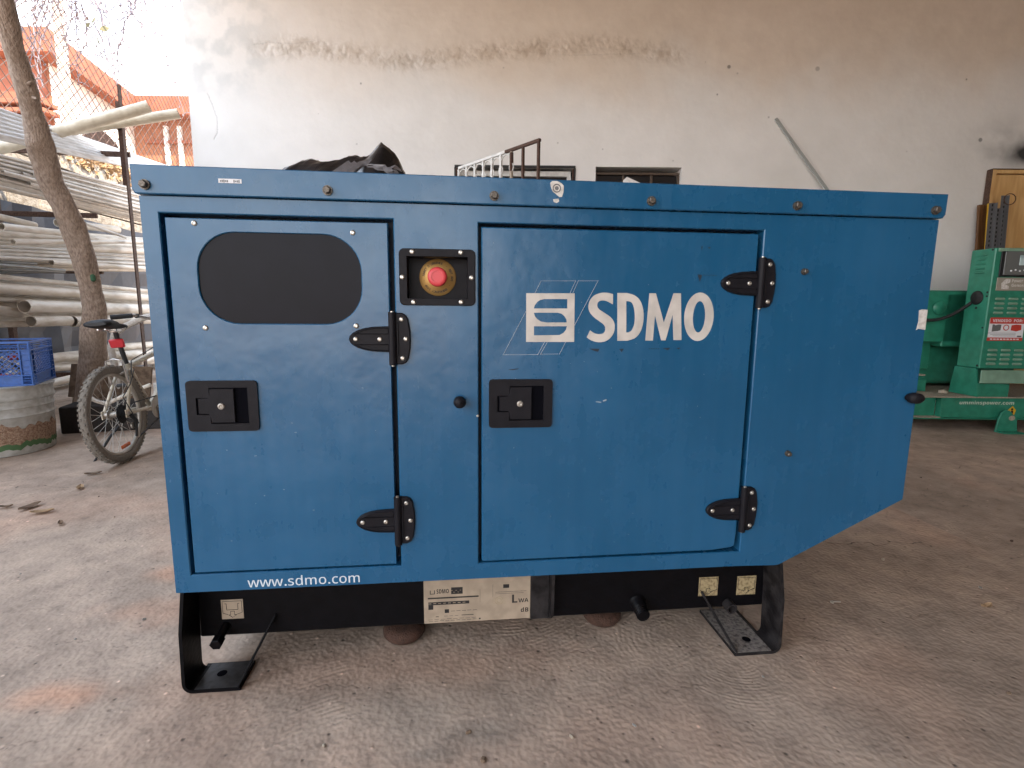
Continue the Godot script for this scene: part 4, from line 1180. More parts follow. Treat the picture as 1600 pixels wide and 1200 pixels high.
# ---------------------------------------------------------------- building: floor, wall, roof
func make_setting() -> void:
	var q := ArrayMesh.new()
	var a := []
	a.resize(Mesh.ARRAY_MAX)
	var vs := PackedVector3Array()
	var ns := PackedVector3Array()
	var us := PackedVector2Array()
	# one sheet to the horizon; the middle is finely divided
	var br := [-160.0, -40.0, -12.0, 12.0, 40.0, 160.0]
	for j in 5:
		for i in 5:
			var P := []
			for k in [[0, 0], [1, 0], [1, 1], [0, 1]]: P.append(Vector3(br[i + k[0]], 0, br[j + k[1]]))
			for k in [0, 1, 2, 0, 2, 3]:
				vs.append(P[k]); ns.append(Vector3.UP)
				us.append(Vector2((P[k].x + 3.2) / 6.0, (P[k].z + 4.7) / 6.0))
	a[Mesh.ARRAY_VERTEX] = vs; a[Mesh.ARRAY_NORMAL] = ns; a[Mesh.ARRAY_TEX_UV] = us
	q.add_surface_from_arrays(Mesh.PRIMITIVE_TRIANGLES, a)
	struct(obj("ground", q, ground_material()))
	# wall with two high windows, in its own axes: x along it, z towards the yard
	var wall := thing("building_wall", "long mottled white rendered wall with two small high windows behind the blue generator", "wall", W(0, 0, 5.3), TURN)
	var s := Shape.new()
	var xs := [-3.152, -0.58, 0.60, 0.807, 1.652, 9.0]
	var ys := [0.0, 1.80, 2.336, 4.3]
	for i in 5:
		for j in 3:
			if j == 1 and i in [1, 3]: continue
			for z in [0.0, -0.22]:
				s.quad(Vector3(xs[i], ys[j], z), Vector3(xs[i + 1], ys[j], z), Vector3(xs[i + 1], ys[j + 1], z), Vector3(xs[i], ys[j + 1], z), Vector3(0, 0, 1 if z == 0.0 else -1))
	s.quad(Vector3(-3.152, 0, 0), Vector3(-3.152, 4.3, 0), Vector3(-3.152, 4.3, -0.22), Vector3(-3.152, 0, -0.22), Vector3.LEFT)
	for h in [[-0.58, 0.60], [0.807, 1.652]]:
		s.quad(Vector3(h[0], 1.80, 0), Vector3(h[0], 2.336, 0), Vector3(h[0], 2.336, -0.22), Vector3(h[0], 1.80, -0.22), Vector3.RIGHT)
		s.quad(Vector3(h[1], 1.80, 0), Vector3(h[1], 2.336, 0), Vector3(h[1], 2.336, -0.22), Vector3(h[1], 1.80, -0.22), Vector3.LEFT)
		s.quad(Vector3(h[0], 2.336, 0), Vector3(h[1], 2.336, 0), Vector3(h[1], 2.336, -0.22), Vector3(h[0], 2.336, -0.22), Vector3.DOWN)
		s.quad(Vector3(h[0], 1.80, 0), Vector3(h[1], 1.80, 0), Vector3(h[1], 1.80, -0.22), Vector3(h[0], 1.80, -0.22), Vector3.UP)
	for i in s.v.size(): s.t[i] = Vector2((s.v[i].x - s.v[i].z + 3.2) / 12.2, 1.0 - s.v[i].y / 4.3)
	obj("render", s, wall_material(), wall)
	var rm := Shape.new()
	rm.quad(Vector3(-0.9, 1.5, -1.6), Vector3(2.0, 1.5, -1.6), Vector3(2.0, 2.6, -1.6), Vector3(-0.9, 2.6, -1.6), Vector3.BACK)
	rm.quad(Vector3(-0.9, 1.5, -0.225), Vector3(2.0, 1.5, -0.225), Vector3(2.0, 1.5, -1.6), Vector3(-0.9, 1.5, -1.6), Vector3.UP)
	rm.quad(Vector3(-0.9, 2.6, -0.225), Vector3(2.0, 2.6, -0.225), Vector3(2.0, 2.6, -1.6), Vector3(-0.9, 2.6, -1.6), Vector3.DOWN)
	rm.quad(Vector3(-0.9, 1.5, -0.225), Vector3(-0.9, 2.6, -0.225), Vector3(-0.9, 2.6, -1.6), Vector3(-0.9, 1.5, -1.6), Vector3.RIGHT)
	rm.quad(Vector3(2.0, 1.5, -0.225), Vector3(2.0, 2.6, -0.225), Vector3(2.0, 2.6, -1.6), Vector3(2.0, 1.5, -1.6), Vector3.LEFT)
	obj("dark_room", rm, M.dark_room, wall)
	# first window: thin black frame on the face, pale inner frame
	var w1 := Shape.new()
	for e in [[-0.585, 2.329, 1.19, 0.022], [-0.585, 1.80, 1.19, 0.02]]: w1.box(Vector3(e[0] + e[2] / 2, e[1], 0.004), Vector3(e[2], e[3], 0.016), 0.002)
	for x in [-0.578, 0.598]: w1.box(Vector3(x, 2.065, 0.0045), Vector3(0.018, 0.505, 0.016), 0.002)
	var win1 := obj("window", w1, M.black, wall)
	win1.set_meta("label", "left high window with thin black frame")
	var w1b := Shape.new()
	w1b.box(Vector3(0.0, 2.285, -0.10), Vector3(1.14, 0.05, 0.04), 0.003)
	w1b.box(Vector3(0.552, 2.04, -0.09), Vector3(0.040, 0.44, 0.04), 0.003)
	w1b.box(Vector3(-0.552, 2.04, -0.09), Vector3(0.040, 0.44, 0.04), 0.003)
	obj("inner_frame", w1b, M.white_paint, win1)
	var w1c := Shape.new()
	w1c.box(Vector3(0.583, 2.24, 0.006), Vector3(0.012, 0.14, 0.018), 0.002)
	w1c.box(Vector3(-0.562, 2.26, 0.006), Vector3(0.02, 0.10, 0.018), 0.002)
	obj("rust_streak", w1c, M.rust, win1)
	var gl := mat(Color(0.02, 0.02, 0.022), 0.08)
	var g1 := Shape.new()
	g1.box(Vector3(0.0, 2.03, -0.12), Vector3(1.13, 0.46, 0.006))
	obj("pane", g1, gl, win1)
	# second window: brown steel bars
	var w2 := Shape.new()
	w2.box(Vector3(1.23, 2.285, -0.06), Vector3(0.84, 0.022, 0.025), 0.003)
	w2.box(Vector3(1.23, 1.815, -0.06), Vector3(0.84, 0.025, 0.025), 0.003)
	for x in [0.820, 1.640]: w2.box(Vector3(x, 2.05, -0.06), Vector3(0.02, 0.445, 0.025), 0.003)
	var win2 := obj("window", w2, M.win_brown, wall)
	win2.set_meta("label", "right high window with brown steel bars")
	for x in [1.092, 1.372]:
		var bar := Shape.new()
		bar.box(Vector3(x, 2.05, -0.06), Vector3(0.024, 0.445, 0.02), 0.003)
		obj("mullion", bar, M.win_brown, win2)
	for y in [2.165, 2.0]:
		var bar2 := Shape.new()
		bar2.box(Vector3(1.23, y, -0.062), Vector3(0.80, 0.024, 0.018), 0.003)
		obj("rail", bar2, M.win_brown, win2)
	var g2 := Shape.new()
	g2.box(Vector3(1.23, 2.05, -0.085), Vector3(0.80, 0.45, 0.006))
	obj("pane", g2, gl, win2)
	# the shed roof over the set and the wall, with its open front and left side
	var roof := thing("shed_roof", "flat shed roof carried by the white wall, above the frame of the photo", "roof", W(0, 0, 5.3), TURN)
	var rs := Shape.new()
	rs.box(Vector3(3.0, 4.40, 6.35), Vector3(12.4, 0.18, 13.5), 0.01)
	obj("slab", rs, M.roof_under, roof)
	for z in [0.9, 3.0, 5.1, 7.2, 9.3, 11.4]:
		var b := Shape.new()
		b.box(Vector3(3.0, 4.235, z), Vector3(12.2, 0.148, 0.12), 0.006)
		obj("beam", b, M.roof_under, roof)
	var side := Shape.new()
	side.box(Vector3(0, 2.15, 0), Vector3(0.2, 4.3, 13.0), 0.01)
	var sw := obj("side_wall", side, M.block)
	sw.position = W(9.1, 0, -1.2); sw.rotation_degrees.y = TURN
	var fw := Shape.new()
	fw.box(Vector3(0, 2.15, 0), Vector3(7.0, 4.3, 0.2), 0.01)
	var fo := obj("added_rear_wall", fw, M.block)  # unseen wall added to cut the light from the front
	fo.position = W(5.5, 0, -7.6); fo.rotation_degrees.y = TURN
	tag(fo, "added grey block wall behind the standpoint, unseen, cutting the front light", "wall")
	tag(sw, "plain grey side wall closing the shed on the right, outside the photo", "wall")

func make_wall_things() -> void:
	# plywood door at the right with frame
	var d := thing("wooden_door", "light orange-brown plywood door with thin frame at the right end of the white wall", "door", W(4.645, 0, 5.28), TURN)
	var s := Shape.new()
	s.box(Vector3(0.55, 1.15, 0.02), Vector3(1.0, 2.26, 0.035), 0.003)
	obj("door_leaf", s, M.wood, d)
	for q in [[0.022, 1.1615, 0.04, 2.323], [1.078, 1.1615, 0.04, 2.323]]:
		var f := Shape.new()
		f.box(Vector3(q[0], q[1], 0.03), Vector3(q[2], q[3], 0.06), 0.004)
		obj("frame", f, M.wood, d)
	var f2 := Shape.new()
	f2.box(Vector3(0.55, 2.3045, 0.03), Vector3(1.012, 0.036, 0.06), 0.004)
	obj("frame", f2, M.wood, d)
	var rim := Shape.new()
	rim.box(Vector3(0.55, 2.3275, 0.03), Vector3(1.10, 0.007, 0.064))
	rim.box(Vector3(-0.001, 1.1615, 0.03), Vector3(0.005, 2.323, 0.062))
	obj("dark_edge", rim, M.rust_dark, d)
	var hg := Shape.new()
	hg.box(Vector3(-0.006, 2.02, 0.05), Vector3(0.016, 0.10, 0.03), 0.002)
	obj("hinge", hg, M.rust_dark, d)
	# dark strip painting the shaded left part of the door, slotted angles, yellow level
	var pk := Shape.new()
	pk.box(Vector3(0, 1.0, 0), Vector3(0.14, 2.0, 0.025), 0.003)
	var o := obj("shaded_door_strip", pk, M.wood_shaded)  # shade on the left part of the door put into darker wood
	o.position = W(4.70, 0, 5.13); o.rotation_degrees = Vector3(-3, TURN, 2)
	tag(o, "dark brown strip painted as the shaded left part of the plywood door", "overlay")
	var yl := Shape.new()
	yl.box(Vector3(0, 1.0, 0), Vector3(0.075, 2.0, 0.03), 0.004)
	var yo := obj("yellow_bar", yl, M.yellow)
	yo.position = W(4.70, 0, 5.09); yo.rotation_degrees = Vector3(-2.5, TURN, 1.6)
	tag(yo, "yellow flat bar standing behind the slotted steel angles at the door", "bar")
	var rows := [[4.59, 4.51, 1.975, 0.0, "left"], [4.68, 4.58, 1.93, 1.0, "middle"], [4.735, 4.635, 2.05, 2.0, "right"]]
	for r in rows:
		var t := thing("slotted_angle", "grey perforated steel angle leaning on the plywood door, %s of the three" % r[4], "steel angle", W(r[0], 0, 5.02 + 0.012 * r[3]), TURN, "slotted angles at the door")
		var b := Shape.new()
		b.bar(Vector3(0, 0, 0), Vector3(r[1] - r[0] + 0.02, r[2], -0.03), 0.055, 0.003, Vector3.BACK, 0.0005)
		b.bar(Vector3(0.028, 0, 0.012), Vector3(r[1] - r[0] + 0.048, r[2], -0.018), 0.003, 0.03, Vector3.BACK, 0.0005)
		obj("angle", b, M.iron_grey, t)
		var h := Shape.new()
		for i in 48:
			var k := (i + 0.5) / 48.0
			var p := Vector3(0, 0, 0).lerp(Vector3(r[1] - r[0] + 0.02, r[2], -0.03), k)
			h.box(p + Vector3(0.003, 0, 0.0025), Vector3(0.012, 0.022, 0.002), 0.0)
		obj("slots", h, M.black, t).set_meta("kind", "stuff")
	var loop := Shape.new()
	var lp := []
	for k in 15: lp.append(W(4.645 + 0.055 * cos(TAU * k / 14), 2.0 + 0.05 * sin(TAU * k / 14), 5.0))
	loop.tube(lp, [0.004], 6)
	tag(obj("wire_loop", loop, M.rust_dark), "small brown wire loop tied round the tops of the slotted angles", "wire")
	# aluminium strip leaning on the wall
	var st := Shape.new()
	st.bar(W(2.53, 2.79, 5.285), W(3.62, 1.38, 5.13), 0.030, 0.014, NW, 0.002)
	var so := obj("metal_strip", st, M.alu)
	tag(so, "thin pale aluminium strip leaning slanted on the white wall right of the windows", "strip")
	# bracket under its upper end
	# the iron railing standing behind the set
	var rl := thing("iron_railing", "white painted iron railing with rusty end standing behind the blue generator before the left window", "railing")
	var A := W(-0.491, 0, 4.8)
	var B := W(0.192, 0, 4.0)
	var H := 2.18
	var dirr := (B - A).normalized()
	var L := A.distance_to(B)
	var side := dirr.cross(Vector3.UP)
	var top := Shape.new()
	top.bar(A + Vector3(0, H, 0), A.lerp(B, 0.62) + Vector3(0, H, 0), 0.022, 0.022, Vector3.UP, 0.002)
	obj("top_rail", top, M.white_paint, rl)
	var top2 := Shape.new()
	top2.bar(A.lerp(B, 0.62) + Vector3(0, H, 0), B + Vector3(0, H, 0), 0.024, 0.022, Vector3.UP, 0.002)
	obj("top_rail", top2, M.rust_dark, rl)
	var low := Shape.new()
	low.bar(A + Vector3(0, 0.1, 0), B + Vector3(0, 0.1, 0), 0.022, 0.022, Vector3.UP, 0.002)
	obj("bottom_rail", low, M.white_paint, rl)
	var ks := [0.0, 0.115, 0.23, 0.345, 0.455, 0.565, 0.69, 0.82, 0.985]
	for i in ks.size():
		var p := A.lerp(B, ks[i])
		var b := Shape.new()
		b.bar(p, p + Vector3(0, H - 0.012, 0), 0.02, 0.02, dirr, 0.002)
		obj("bar", b, M.white_paint if i < 6 else (M.dust if i == 6 else M.rust_dark), rl)
		if i == 6:
			var ru := Shape.new()
			ru.bar(p + Vector3(0, H - 0.16, 0), p + Vector3(0, H - 0.02, 0), 0.024, 0.024, dirr, 0.002)
			obj("rust_patch", ru, M.rust, rl)
		if i < 6:
			# arched scrolls between the bars
			var p2 := A.lerp(B, ks[i + 1])
			var sc := Shape.new()
			var w := p.distance_to(p2)
			var arc := []
			for k in 13:
				var an := PI * k / 12
				arc.append(p + dirr * (w / 2 - w / 2 * cos(an)) + Vector3(0, H - 0.085 + 0.065 * sin(an), 0))
			sc.tube(arc, [0.006], 6)
			for sg in [-1.0, 1.0]:
				var cu := []
				for k in 9:
					var an2 := PI * 0.9 * k / 8
					cu.append(p2 + dirr * (sg * 0.024 * sin(an2)) + Vector3(0, H - 0.10 - 0.03 * (1 - cos(an2)), 0))
				sc.tube(cu, [0.005], 5)
			obj("scroll", sc, M.white_paint, rl)

# ---------------------------------------------------------------- things on the blue set
func make_top_things() -> void:
	# a crumpled black plastic sheet: a lumpy mound with folds
	var s := Shape.new()
	var n := noise(201, 4.0, 2)
	var n2 := noise(202, 14.0, 3)
	var nx := 96
	var nz := 30
	var P := []
	for j in nz + 1:
		for i in nx + 1:
			var u := float(i) / nx
			var w := float(j) / nz
			var x := lerpf(0.180, 0.605, u)
			var z := lerpf(-0.16, -0.62, w)
			var ridge: float = 0.100 * exp(-pow((u - 0.32) / 0.30, 4.0)) + 0.128 * exp(-pow((u - 0.72) / 0.17, 2.0)) * (0.85 + 0.15 * sin(w * 5.0))
			var edge: float = smoothstep(0.0, 0.12, u) * smoothstep(1.0, 0.80, u) * smoothstep(0.0, 0.35, w) * smoothstep(1.0, 0.75, w)
			var fold := absf(n.get_noise_2d(x * 0.9, z * 0.7 + x * 0.5)) * 0.055 + absf(n2.get_noise_2d(x, z)) * 0.012
			P.append(Vector3(x + 0.02 * n.get_noise_2d(z * 2.0, x), 1.2415 + edge * maxf(0.004, ridge * 1.05 - fold * 0.8 + 0.02) , z + 0.03 * n.get_noise_2d(x * 2.0, z)))
	for j in nz:
		for i in nx:
			var a: Vector3 = P[j * (nx + 1) + i]
			var b: Vector3 = P[j * (nx + 1) + i + 1]
			var c: Vector3 = P[(j + 1) * (nx + 1) + i + 1]
			var d: Vector3 = P[(j + 1) * (nx + 1) + i]
			s.quad(a, b, c, d, Vector3.UP)
	tag(obj("plastic_sheet", s, M.bag), "crumpled black plastic sheet heaped on the roof of the blue generator", "plastic sheet")
	var g := Shape.new()
	for q in [[[0.33, 1.275, -0.15], [0.395, 1.345, -0.22], [0.44, 1.345, -0.22], [0.38, 1.262, -0.13]], [[0.40, 1.345, -0.22], [0.455, 1.362, -0.25], [0.53, 1.348, -0.27], [0.535, 1.336, -0.25]], [[0.445, 1.342, -0.215], [0.49, 1.338, -0.21], [0.53, 1.326, -0.225], [0.53, 1.318, -0.215]]]:
		var a := Vector3(q[0][0], q[0][1], q[0][2])
		var b := Vector3(q[1][0], q[1][1], q[1][2])
		var c := Vector3(q[2][0], q[2][1], q[2][2])
		var d := Vector3(q[3][0], q[3][1], q[3][2])
		for k in 6:
			var a1 := a.lerp(d, k / 6.0); var b1 := b.lerp(c, k / 6.0)
			var a2 := a.lerp(d, (k + 1) / 6.0); var b2 := b.lerp(c, (k + 1) / 6.0)
			var up := Vector3(0, 0.006 * (k % 2), 0.004 * (k % 2))
			var up2 := Vector3(0, 0.006 * ((k + 1) % 2), 0.004 * ((k + 1) % 2))
			s = g
			s.quad(a1 + up, b1 + up, b2 + up2, a2 + up2, Vector3(0, 0.5, 1))
			s.quad(a1 + up - Vector3(0, 0.004, 0.006), b1 + up - Vector3(0, 0.004, 0.006), b2 + up2 - Vector3(0, 0.004, 0.006), a2 + up2 - Vector3(0, 0.004, 0.006), Vector3(0, -0.5, -1))
	var gb := obj("grey_bag", g, M.bag_grey)
	gb.position.y = -0.028
	tag(gb, "pale grey plastic bag tangled in the black sheet on the roof", "bag")
	# torn white carton lying at the right
	var c := Shape.new()
	c.box(Vector3(0.02, 0.003, -0.05), Vector3(0.20, 0.004, 0.13), 0.0, Basis(Vector3.UP, 0.2))
	c.ext(pts([[-0.075, 0.0], [0.10, 0.0], [0.055, 0.052], [0.02, 0.050], [-0.055, 0.085], [-0.066, 0.075]]), -0.002, 0.002, Transform3D(Basis(Vector3.RIGHT, -0.35), Vector3(0, 0.002, 0.0)))
	c.ext(pts([[-0.02, 0.0], [0.12, 0.0], [0.105, 0.058], [0.085, 0.062], [0.03, 0.03]]), -0.002, 0.002, Transform3D(Basis(Vector3.RIGHT, 0.3), Vector3(0.0, 0.002, -0.08)))
	var co := obj("torn_carton", c, M.paper)
	co.position = Vector3(1.222, 1.2415, -0.25)
	tag(co, "torn piece of white carton lying on the generator roof before the right window", "carton")

# ---------------------------------------------------------------- the green generating set at the right
func make_green_set() -> void:
	var g := thing("green_generator", "open green diesel generator on a long base rail by the wooden door", "generator", W(0, 0, 0), TURN)
	# local axes: x along the wall, z towards the standpoint; depth d is z = -d
	var s := Shape.new()
	# base rail: a channel with pale dusty flanges
	s.box(Vector3(4.55, 0.187, -4.075), Vector3(2.18, 0.165, 0.012), 0.002)
	s.box(Vector3(4.45, 0.187, -4.9), Vector3(2.4, 0.165, 0.012), 0.002)
	s.box(Vector3(3.462, 0.187, -4.085), Vector3(0.010, 0.165, 0.055), 0.001)
	s.box(Vector3(3.352, 0.187, -4.115), Vector3(0.20, 0.165, 0.010), 0.001)
	s.box(Vector3(3.246, 0.187, -4.5), Vector3(0.010, 0.165, 0.8), 0.001)
	s.box(Vector3(4.45, 0.0995, -4.083), Vector3(2.41, 0.008, 0.07), 0.001)
	obj("base_rail", s, M.green, g)
	var fl := Shape.new()
	fl.box(Vector3(4.45, 0.2755, -4.09), Vector3(2.42, 0.010, 0.09), 0.002)
	fl.box(Vector3(3.352, 0.110, -4.075), Vector3(0.205, 0.006, 0.06), 0.001)
	obj("dusty_flange", fl, M.dust, g)
	var dk := Shape.new()
	dk.box(Vector3(4.45, 0.273, -4.5), Vector3(2.38, 0.006, 0.72), 0.001)
	obj("deck_plate", dk, M.dust, g)
	# lifting lug
	var lg := Shape.new()
	lg.ext(pts([[3.885, 0.0], [4.06, 0.0], [4.045, 0.10], [4.02, 0.135], [3.975, 0.175], [3.945, 0.178], [3.915, 0.155], [3.90, 0.11]]), -4.03, -4.016, Transform3D(), 0.002)
	lg.box(Vector3(3.97, 0.0985, -4.045), Vector3(0.10, 0.007, 0.03))
	lg.box(Vector3(3.97, 0.005, -3.98), Vector3(0.17, 0.010, 0.08), 0.002)
	var lgo := obj("lifting_lug", lg, M.green, g)
	var lh := Shape.new()
	lh.lathe([Vector2(0, 0.001), Vector2(0.02, 0.001)], Transform3D(Basis(Vector3(1.3, 0, 0), Vector3(0, 0, 1), Vector3(0, -1, 0)), Vector3(4.0, 0.115, -4.016)), 18)
	obj("hole", lh, M.dust, lgo)
	# lettering and warning mark on the rail
	var tx := Shape.new()
	put_text(tx, "umminspower.com", Vector3(3.612, 0.206, -4.0685), 0.44, 0.038, true)
	obj("website_lettering", tx, mat(Color(0.50, 0.56, 0.46), 0.6), g)
	var tx2 := Shape.new()
	put_text(tx2, "C", Vector3(3.578, 0.213, -4.0685), 0.026, 0.028, true)
	obj("faded_letter", tx2, mat(Color(0.05, 0.20, 0.12), 0.6), g)
	var wm := Shape.new()
	wm.ext(pts([[4.005, 0.165], [4.045, 0.205], [4.075, 0.17], [4.065, 0.125], [4.02, 0.14]]), -4.0688, -4.0682)
	obj("warning_sticker", wm, M.yellow, g)
	var wk := Shape.new()
	wk.lathe([Vector2(0, 0.0004), Vector2(0.009, 0.0004)], Transform3D(Basis(Vector3(1, 0, 0), Vector3(0, 0, 1), Vector3(0, -1, 0)), Vector3(4.043, 0.178, -4.068)), 10)
	wk.box(Vector3(4.045, 0.155, -4.0678), Vector3(0.016, 0.024, 0.0004))
	obj("warning_print", wk, M.ink, g)
	# control cabinet: a box, its left side plain, its front with gauges and louvres
	var x0 := 3.712
	var x1 := 4.62
	var zf := -4.05
	var zb := -4.262
	var cb := Shape.new()
	cb.box(Vector3((x0 + x1) / 2, 0.975, (zf + zb) / 2), Vector3(x1 - x0, 0.935, zf - zb), 0.006)
	var cab := obj("control_cabinet", cb, M.green, g)
	var dc := Shape.new()
	dc.box(Vector3((x0 + x1) / 2 + 0.01, 1.427, zf + 0.004), Vector3(x1 - x0 - 0.02, 0.026, 0.012), 0.002)
	obj("dusty_top_strip", dc, M.green_dust_glint, cab)
	var fr := Shape.new()
	fr.box(Vector3(4.18, 1.322, zf + 0.004), Vector3(0.85, 0.196, 0.012), 0.004)
	obj("panel_surround", fr, M.black, cab)
	var pn := Shape.new()
	pn.box(Vector3(4.20, 1.325, zf + 0.0125), Vector3(0.84, 0.178, 0.008), 0.003)
	obj("gauge_panel", pn, M.panel_grey, cab)
	var sc := Shape.new()
	sc.box(Vector3(3.98, 1.348, zf + 0.0185), Vector3(0.18, 0.075, 0.006), 0.002)
	sc.box(Vector3(3.915, 1.375, zf + 0.0185), Vector3(0.05, 0.02, 0.006), 0.002)
	obj("display", sc, M.screen, cab)
	for i in 5:
		var bt := Shape.new()
		bt.lathe([Vector2(0, 0.004), Vector2(0.006, 0.004), Vector2(0.007, 0)], Transform3D(Basis(Vector3(1, 0, 0), Vector3(0, 0, 1), Vector3(0, -1, 0)), Vector3(3.835 + i * 0.034, 1.268 + 0.006 * (i % 2), zf + 0.0165)), 10)
		obj("push_button", bt, M.sticker_white, cab)
	var np := Shape.new()
	np.box(Vector3(4.18, 1.168, zf + 0.003), Vector3(0.86, 0.100, 0.006), 0.002)
	obj("name_plate", np, M.label_tan, cab)
	var nt := Shape.new()
	nt.ext(pts([[3.785, 1.175], [3.815, 1.205], [3.852, 1.205], [3.852, 1.18], [3.815, 1.165], [3.845, 1.155], [3.845, 1.13], [3.79, 1.13]]), zf + 0.0062, zf + 0.0066)
	put_text(nt, "Power", Vector3(3.865, 1.182, zf + 0.0066), 0.085, 0.024, true)
	put_text(nt, "Generation", Vector3(3.865, 1.148, zf + 0.0066), 0.17, 0.024, true)
	obj("plate_lettering", nt, M.paper, cab)
	# small louvres: on the side, and two fields on the front
	for i in 5:
		var lv := Shape.new()
		lv.box(Vector3(x0 - 0.002, 1.395 - i * 0.034, -4.16), Vector3(0.008, 0.010, 0.08), 0.003)
		obj("side_louvre", lv, M.green, cab)
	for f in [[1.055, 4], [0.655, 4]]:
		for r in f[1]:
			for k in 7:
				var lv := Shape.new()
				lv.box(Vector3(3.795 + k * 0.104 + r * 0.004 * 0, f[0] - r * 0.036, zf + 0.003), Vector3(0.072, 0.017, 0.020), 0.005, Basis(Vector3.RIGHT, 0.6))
				obj("louvre", lv, M.green_dust_glint, cab)  # highlights on the louvre tops put into this paler green
	# dark round cap and bolts on the side
	var cp := Shape.new()
	cp.lathe([Vector2(0, 0.012), Vector2(0.05, 0.010), Vector2(0.055, 0.005), Vector2(0.055, 0)], Transform3D(Basis(Vector3(0, 1, 0), Vector3(-1, 0, 0), Vector3(0, 0, 1)), Vector3(x0, 1.065, -4.155)), 24)
	obj("round_cap", cp, M.black, cab)
	for q in [[0.985, -4.15, 0.010], [1.43, -4.075, 0.008], [1.105, -4.07, 0.008], [1.075, -4.07, 0.008], [0.83, -4.07, 0.007], [0.53, -4.07, 0.008]]:
		var b := Shape.new()
		b.lathe([Vector2(0, 0.004), Vector2(q[2], 0.003), Vector2(q[2], 0)], Transform3D(Basis(Vector3(0, 1, 0), Vector3(-1, 0, 0), Vector3(0, 0, 1)), Vector3(x0, q[0], q[1])), 10)
		obj("bolt", b, M.black, cab)
	# seller's sticker
	var sk := Shape.new()
	sk.box(Vector3(3.880, 0.820, zf + 0.0006), Vector3(0.275, 0.165, 0.0012))
	var sko := obj("seller_sticker", sk, M.sticker_white, cab)
	var sr := Shape.new()
	sr.box(Vector3(3.884, 0.887, zf + 0.0016), Vector3(0.278, 0.048, 0.001))
	sr.box(Vector3(3.878, 0.742, zf + 0.0016), Vector3(0.278, 0.026, 0.001))
	obj("red_band", sr, M.sticker_red, cab)
	var sw := Shape.new()
	put_text(sw, "VENDIDO  POR:", Vector3(3.765, 0.876, zf + 0.0022), 0.235, 0.022)
	for i in 9: sw.box(Vector3(3.772 + i * 0.026, 0.742, zf + 0.0023), Vector3(0.018, 0.009, 0.0004))
	obj("sticker_lettering", sw, M.sticker_white, cab)
	var sp := Shape.new()
	sp.ext(pts([[3.768, 0.855], [3.78, 0.858], [3.79, 0.85], [3.815, 0.857], [3.838, 0.855], [3.835, 0.812], [3.815, 0.806], [3.79, 0.804], [3.768, 0.80]]), zf + 0.0014, zf + 0.0018)
	for i in 3: sp.box(Vector3(3.86 + (i - 1) * 0.01, 0.79 - i * 0.011, zf + 0.0015), Vector3(0.22 - 0.02 * i, 0.0025, 0.0004))
	sp.box(Vector3(3.99, 0.765, zf + 0.0015), Vector3(0.035, 0.012, 0.0004))
	obj("engine_picture", sp, M.panel_grey, cab)
	var so := Shape.new()
	so.ext(pts([[3.918, 0.852], [3.955, 0.858], [3.995, 0.855], [3.998, 0.815], [3.96, 0.804], [3.915, 0.812]]), zf + 0.0014, zf + 0.0018)
	so.torus(Vector3(3.878, 0.833, zf + 0.0015), Vector3.BACK, 0.02, 0.004, 20, 5, 0.2)
	obj("red_picture", so, M.sticker_red, cab)
	var lb := Shape.new()
	lb.box(Vector3(4.10, 0.80, zf + 0.001), Vector3(0.10, 0.13, 0.001))
	obj("data_label", lb, M.green_dust_glint, cab)
	# pedestals under the cabinet
	var pd := Shape.new()
	pd.ext(pts([[-4.07, 0.505], [-4.27, 0.505], [-4.30, 0.282], [-4.03, 0.282]]), 3.700, 3.712, Transform3D(Basis(Vector3(0, 0, 1), Vector3(0, 1, 0), Vector3(-1, 0, 0)), Vector3(7.42, 0, 0)), 0.0)
	obj("pedestal_side", pd, M.green, g)
	var ps := Shape.new()
	ps.box(Vector3(4.16, 0.447, -4.02), Vector3(0.91, 0.105, 0.012), 0.003)
	obj("pedestal_front", ps, M.green_dust_glint, g)
	var pq := Shape.new()
	pq.box(Vector3(3.845, 0.335, -4.05), Vector3(0.25, 0.108, 0.012), 0.002)
	obj("pedestal_foot", pq, M.green, g)
	# engine and alternator bulk behind, partly hidden by the blue set
	var al := Shape.new()
	al.box(Vector3(3.60, 0.91, -4.64), Vector3(0.50, 0.44, 0.5), 0.012)
	al.box(Vector3(3.80, 0.88, -4.46), Vector3(0.26, 0.45, 0.14), 0.010)
	obj("alternator_housing", al, M.green, g)
	var cv := Shape.new()
	cv.lathe([Vector2(0, 0.01), Vector2(0.05, 0.008), Vector2(0.055, 0)], Transform3D(Basis(Vector3(1, 0, 0), Vector3(0, 0, 1), Vector3(0, -1, 0)), Vector3(3.60, 0.985, -4.37)), 20)
	obj("cover_boss", cv, M.green, g)
	var fe := Shape.new()
	fe.box(Vector3(3.60, 0.60, -4.55), Vector3(0.14, 0.30, 0.10), 0.004)
	fe.box(Vector3(3.40, 0.33, -4.45), Vector3(0.26, 0.10, 0.26), 0.004)
	fe.box(Vector3(3.74, 0.60, -4.70), Vector3(0.22, 0.30, 0.10), 0.004)
	obj("mounting_bracket", fe, M.green, g)
	var fd := Shape.new()
	fd.box(Vector3(3.42, 0.415, -4.44), Vector3(0.22, 0.012, 0.20), 0.002)
	fd.box(Vector3(3.38, 0.475, -4.47), Vector3(0.16, 0.010, 0.16), 0.002)
	fd.lathe([Vector2(0, 0.03), Vector2(0.03, 0.02), Vector2(0.035, 0.0)], Transform3D(Basis(), Vector3(3.62, 0.278, -4.25)), 12)
	obj("dusty_shelf", fd, M.dust, g)
	var hs := Shape.new()
	hs.box(Vector3(4.0, 0.62, -4.80), Vector3(1.1, 0.62, 0.4), 0.02)
	obj("engine_block", hs, M.green, g)
	var cbl := Shape.new()
	var cp2 := []
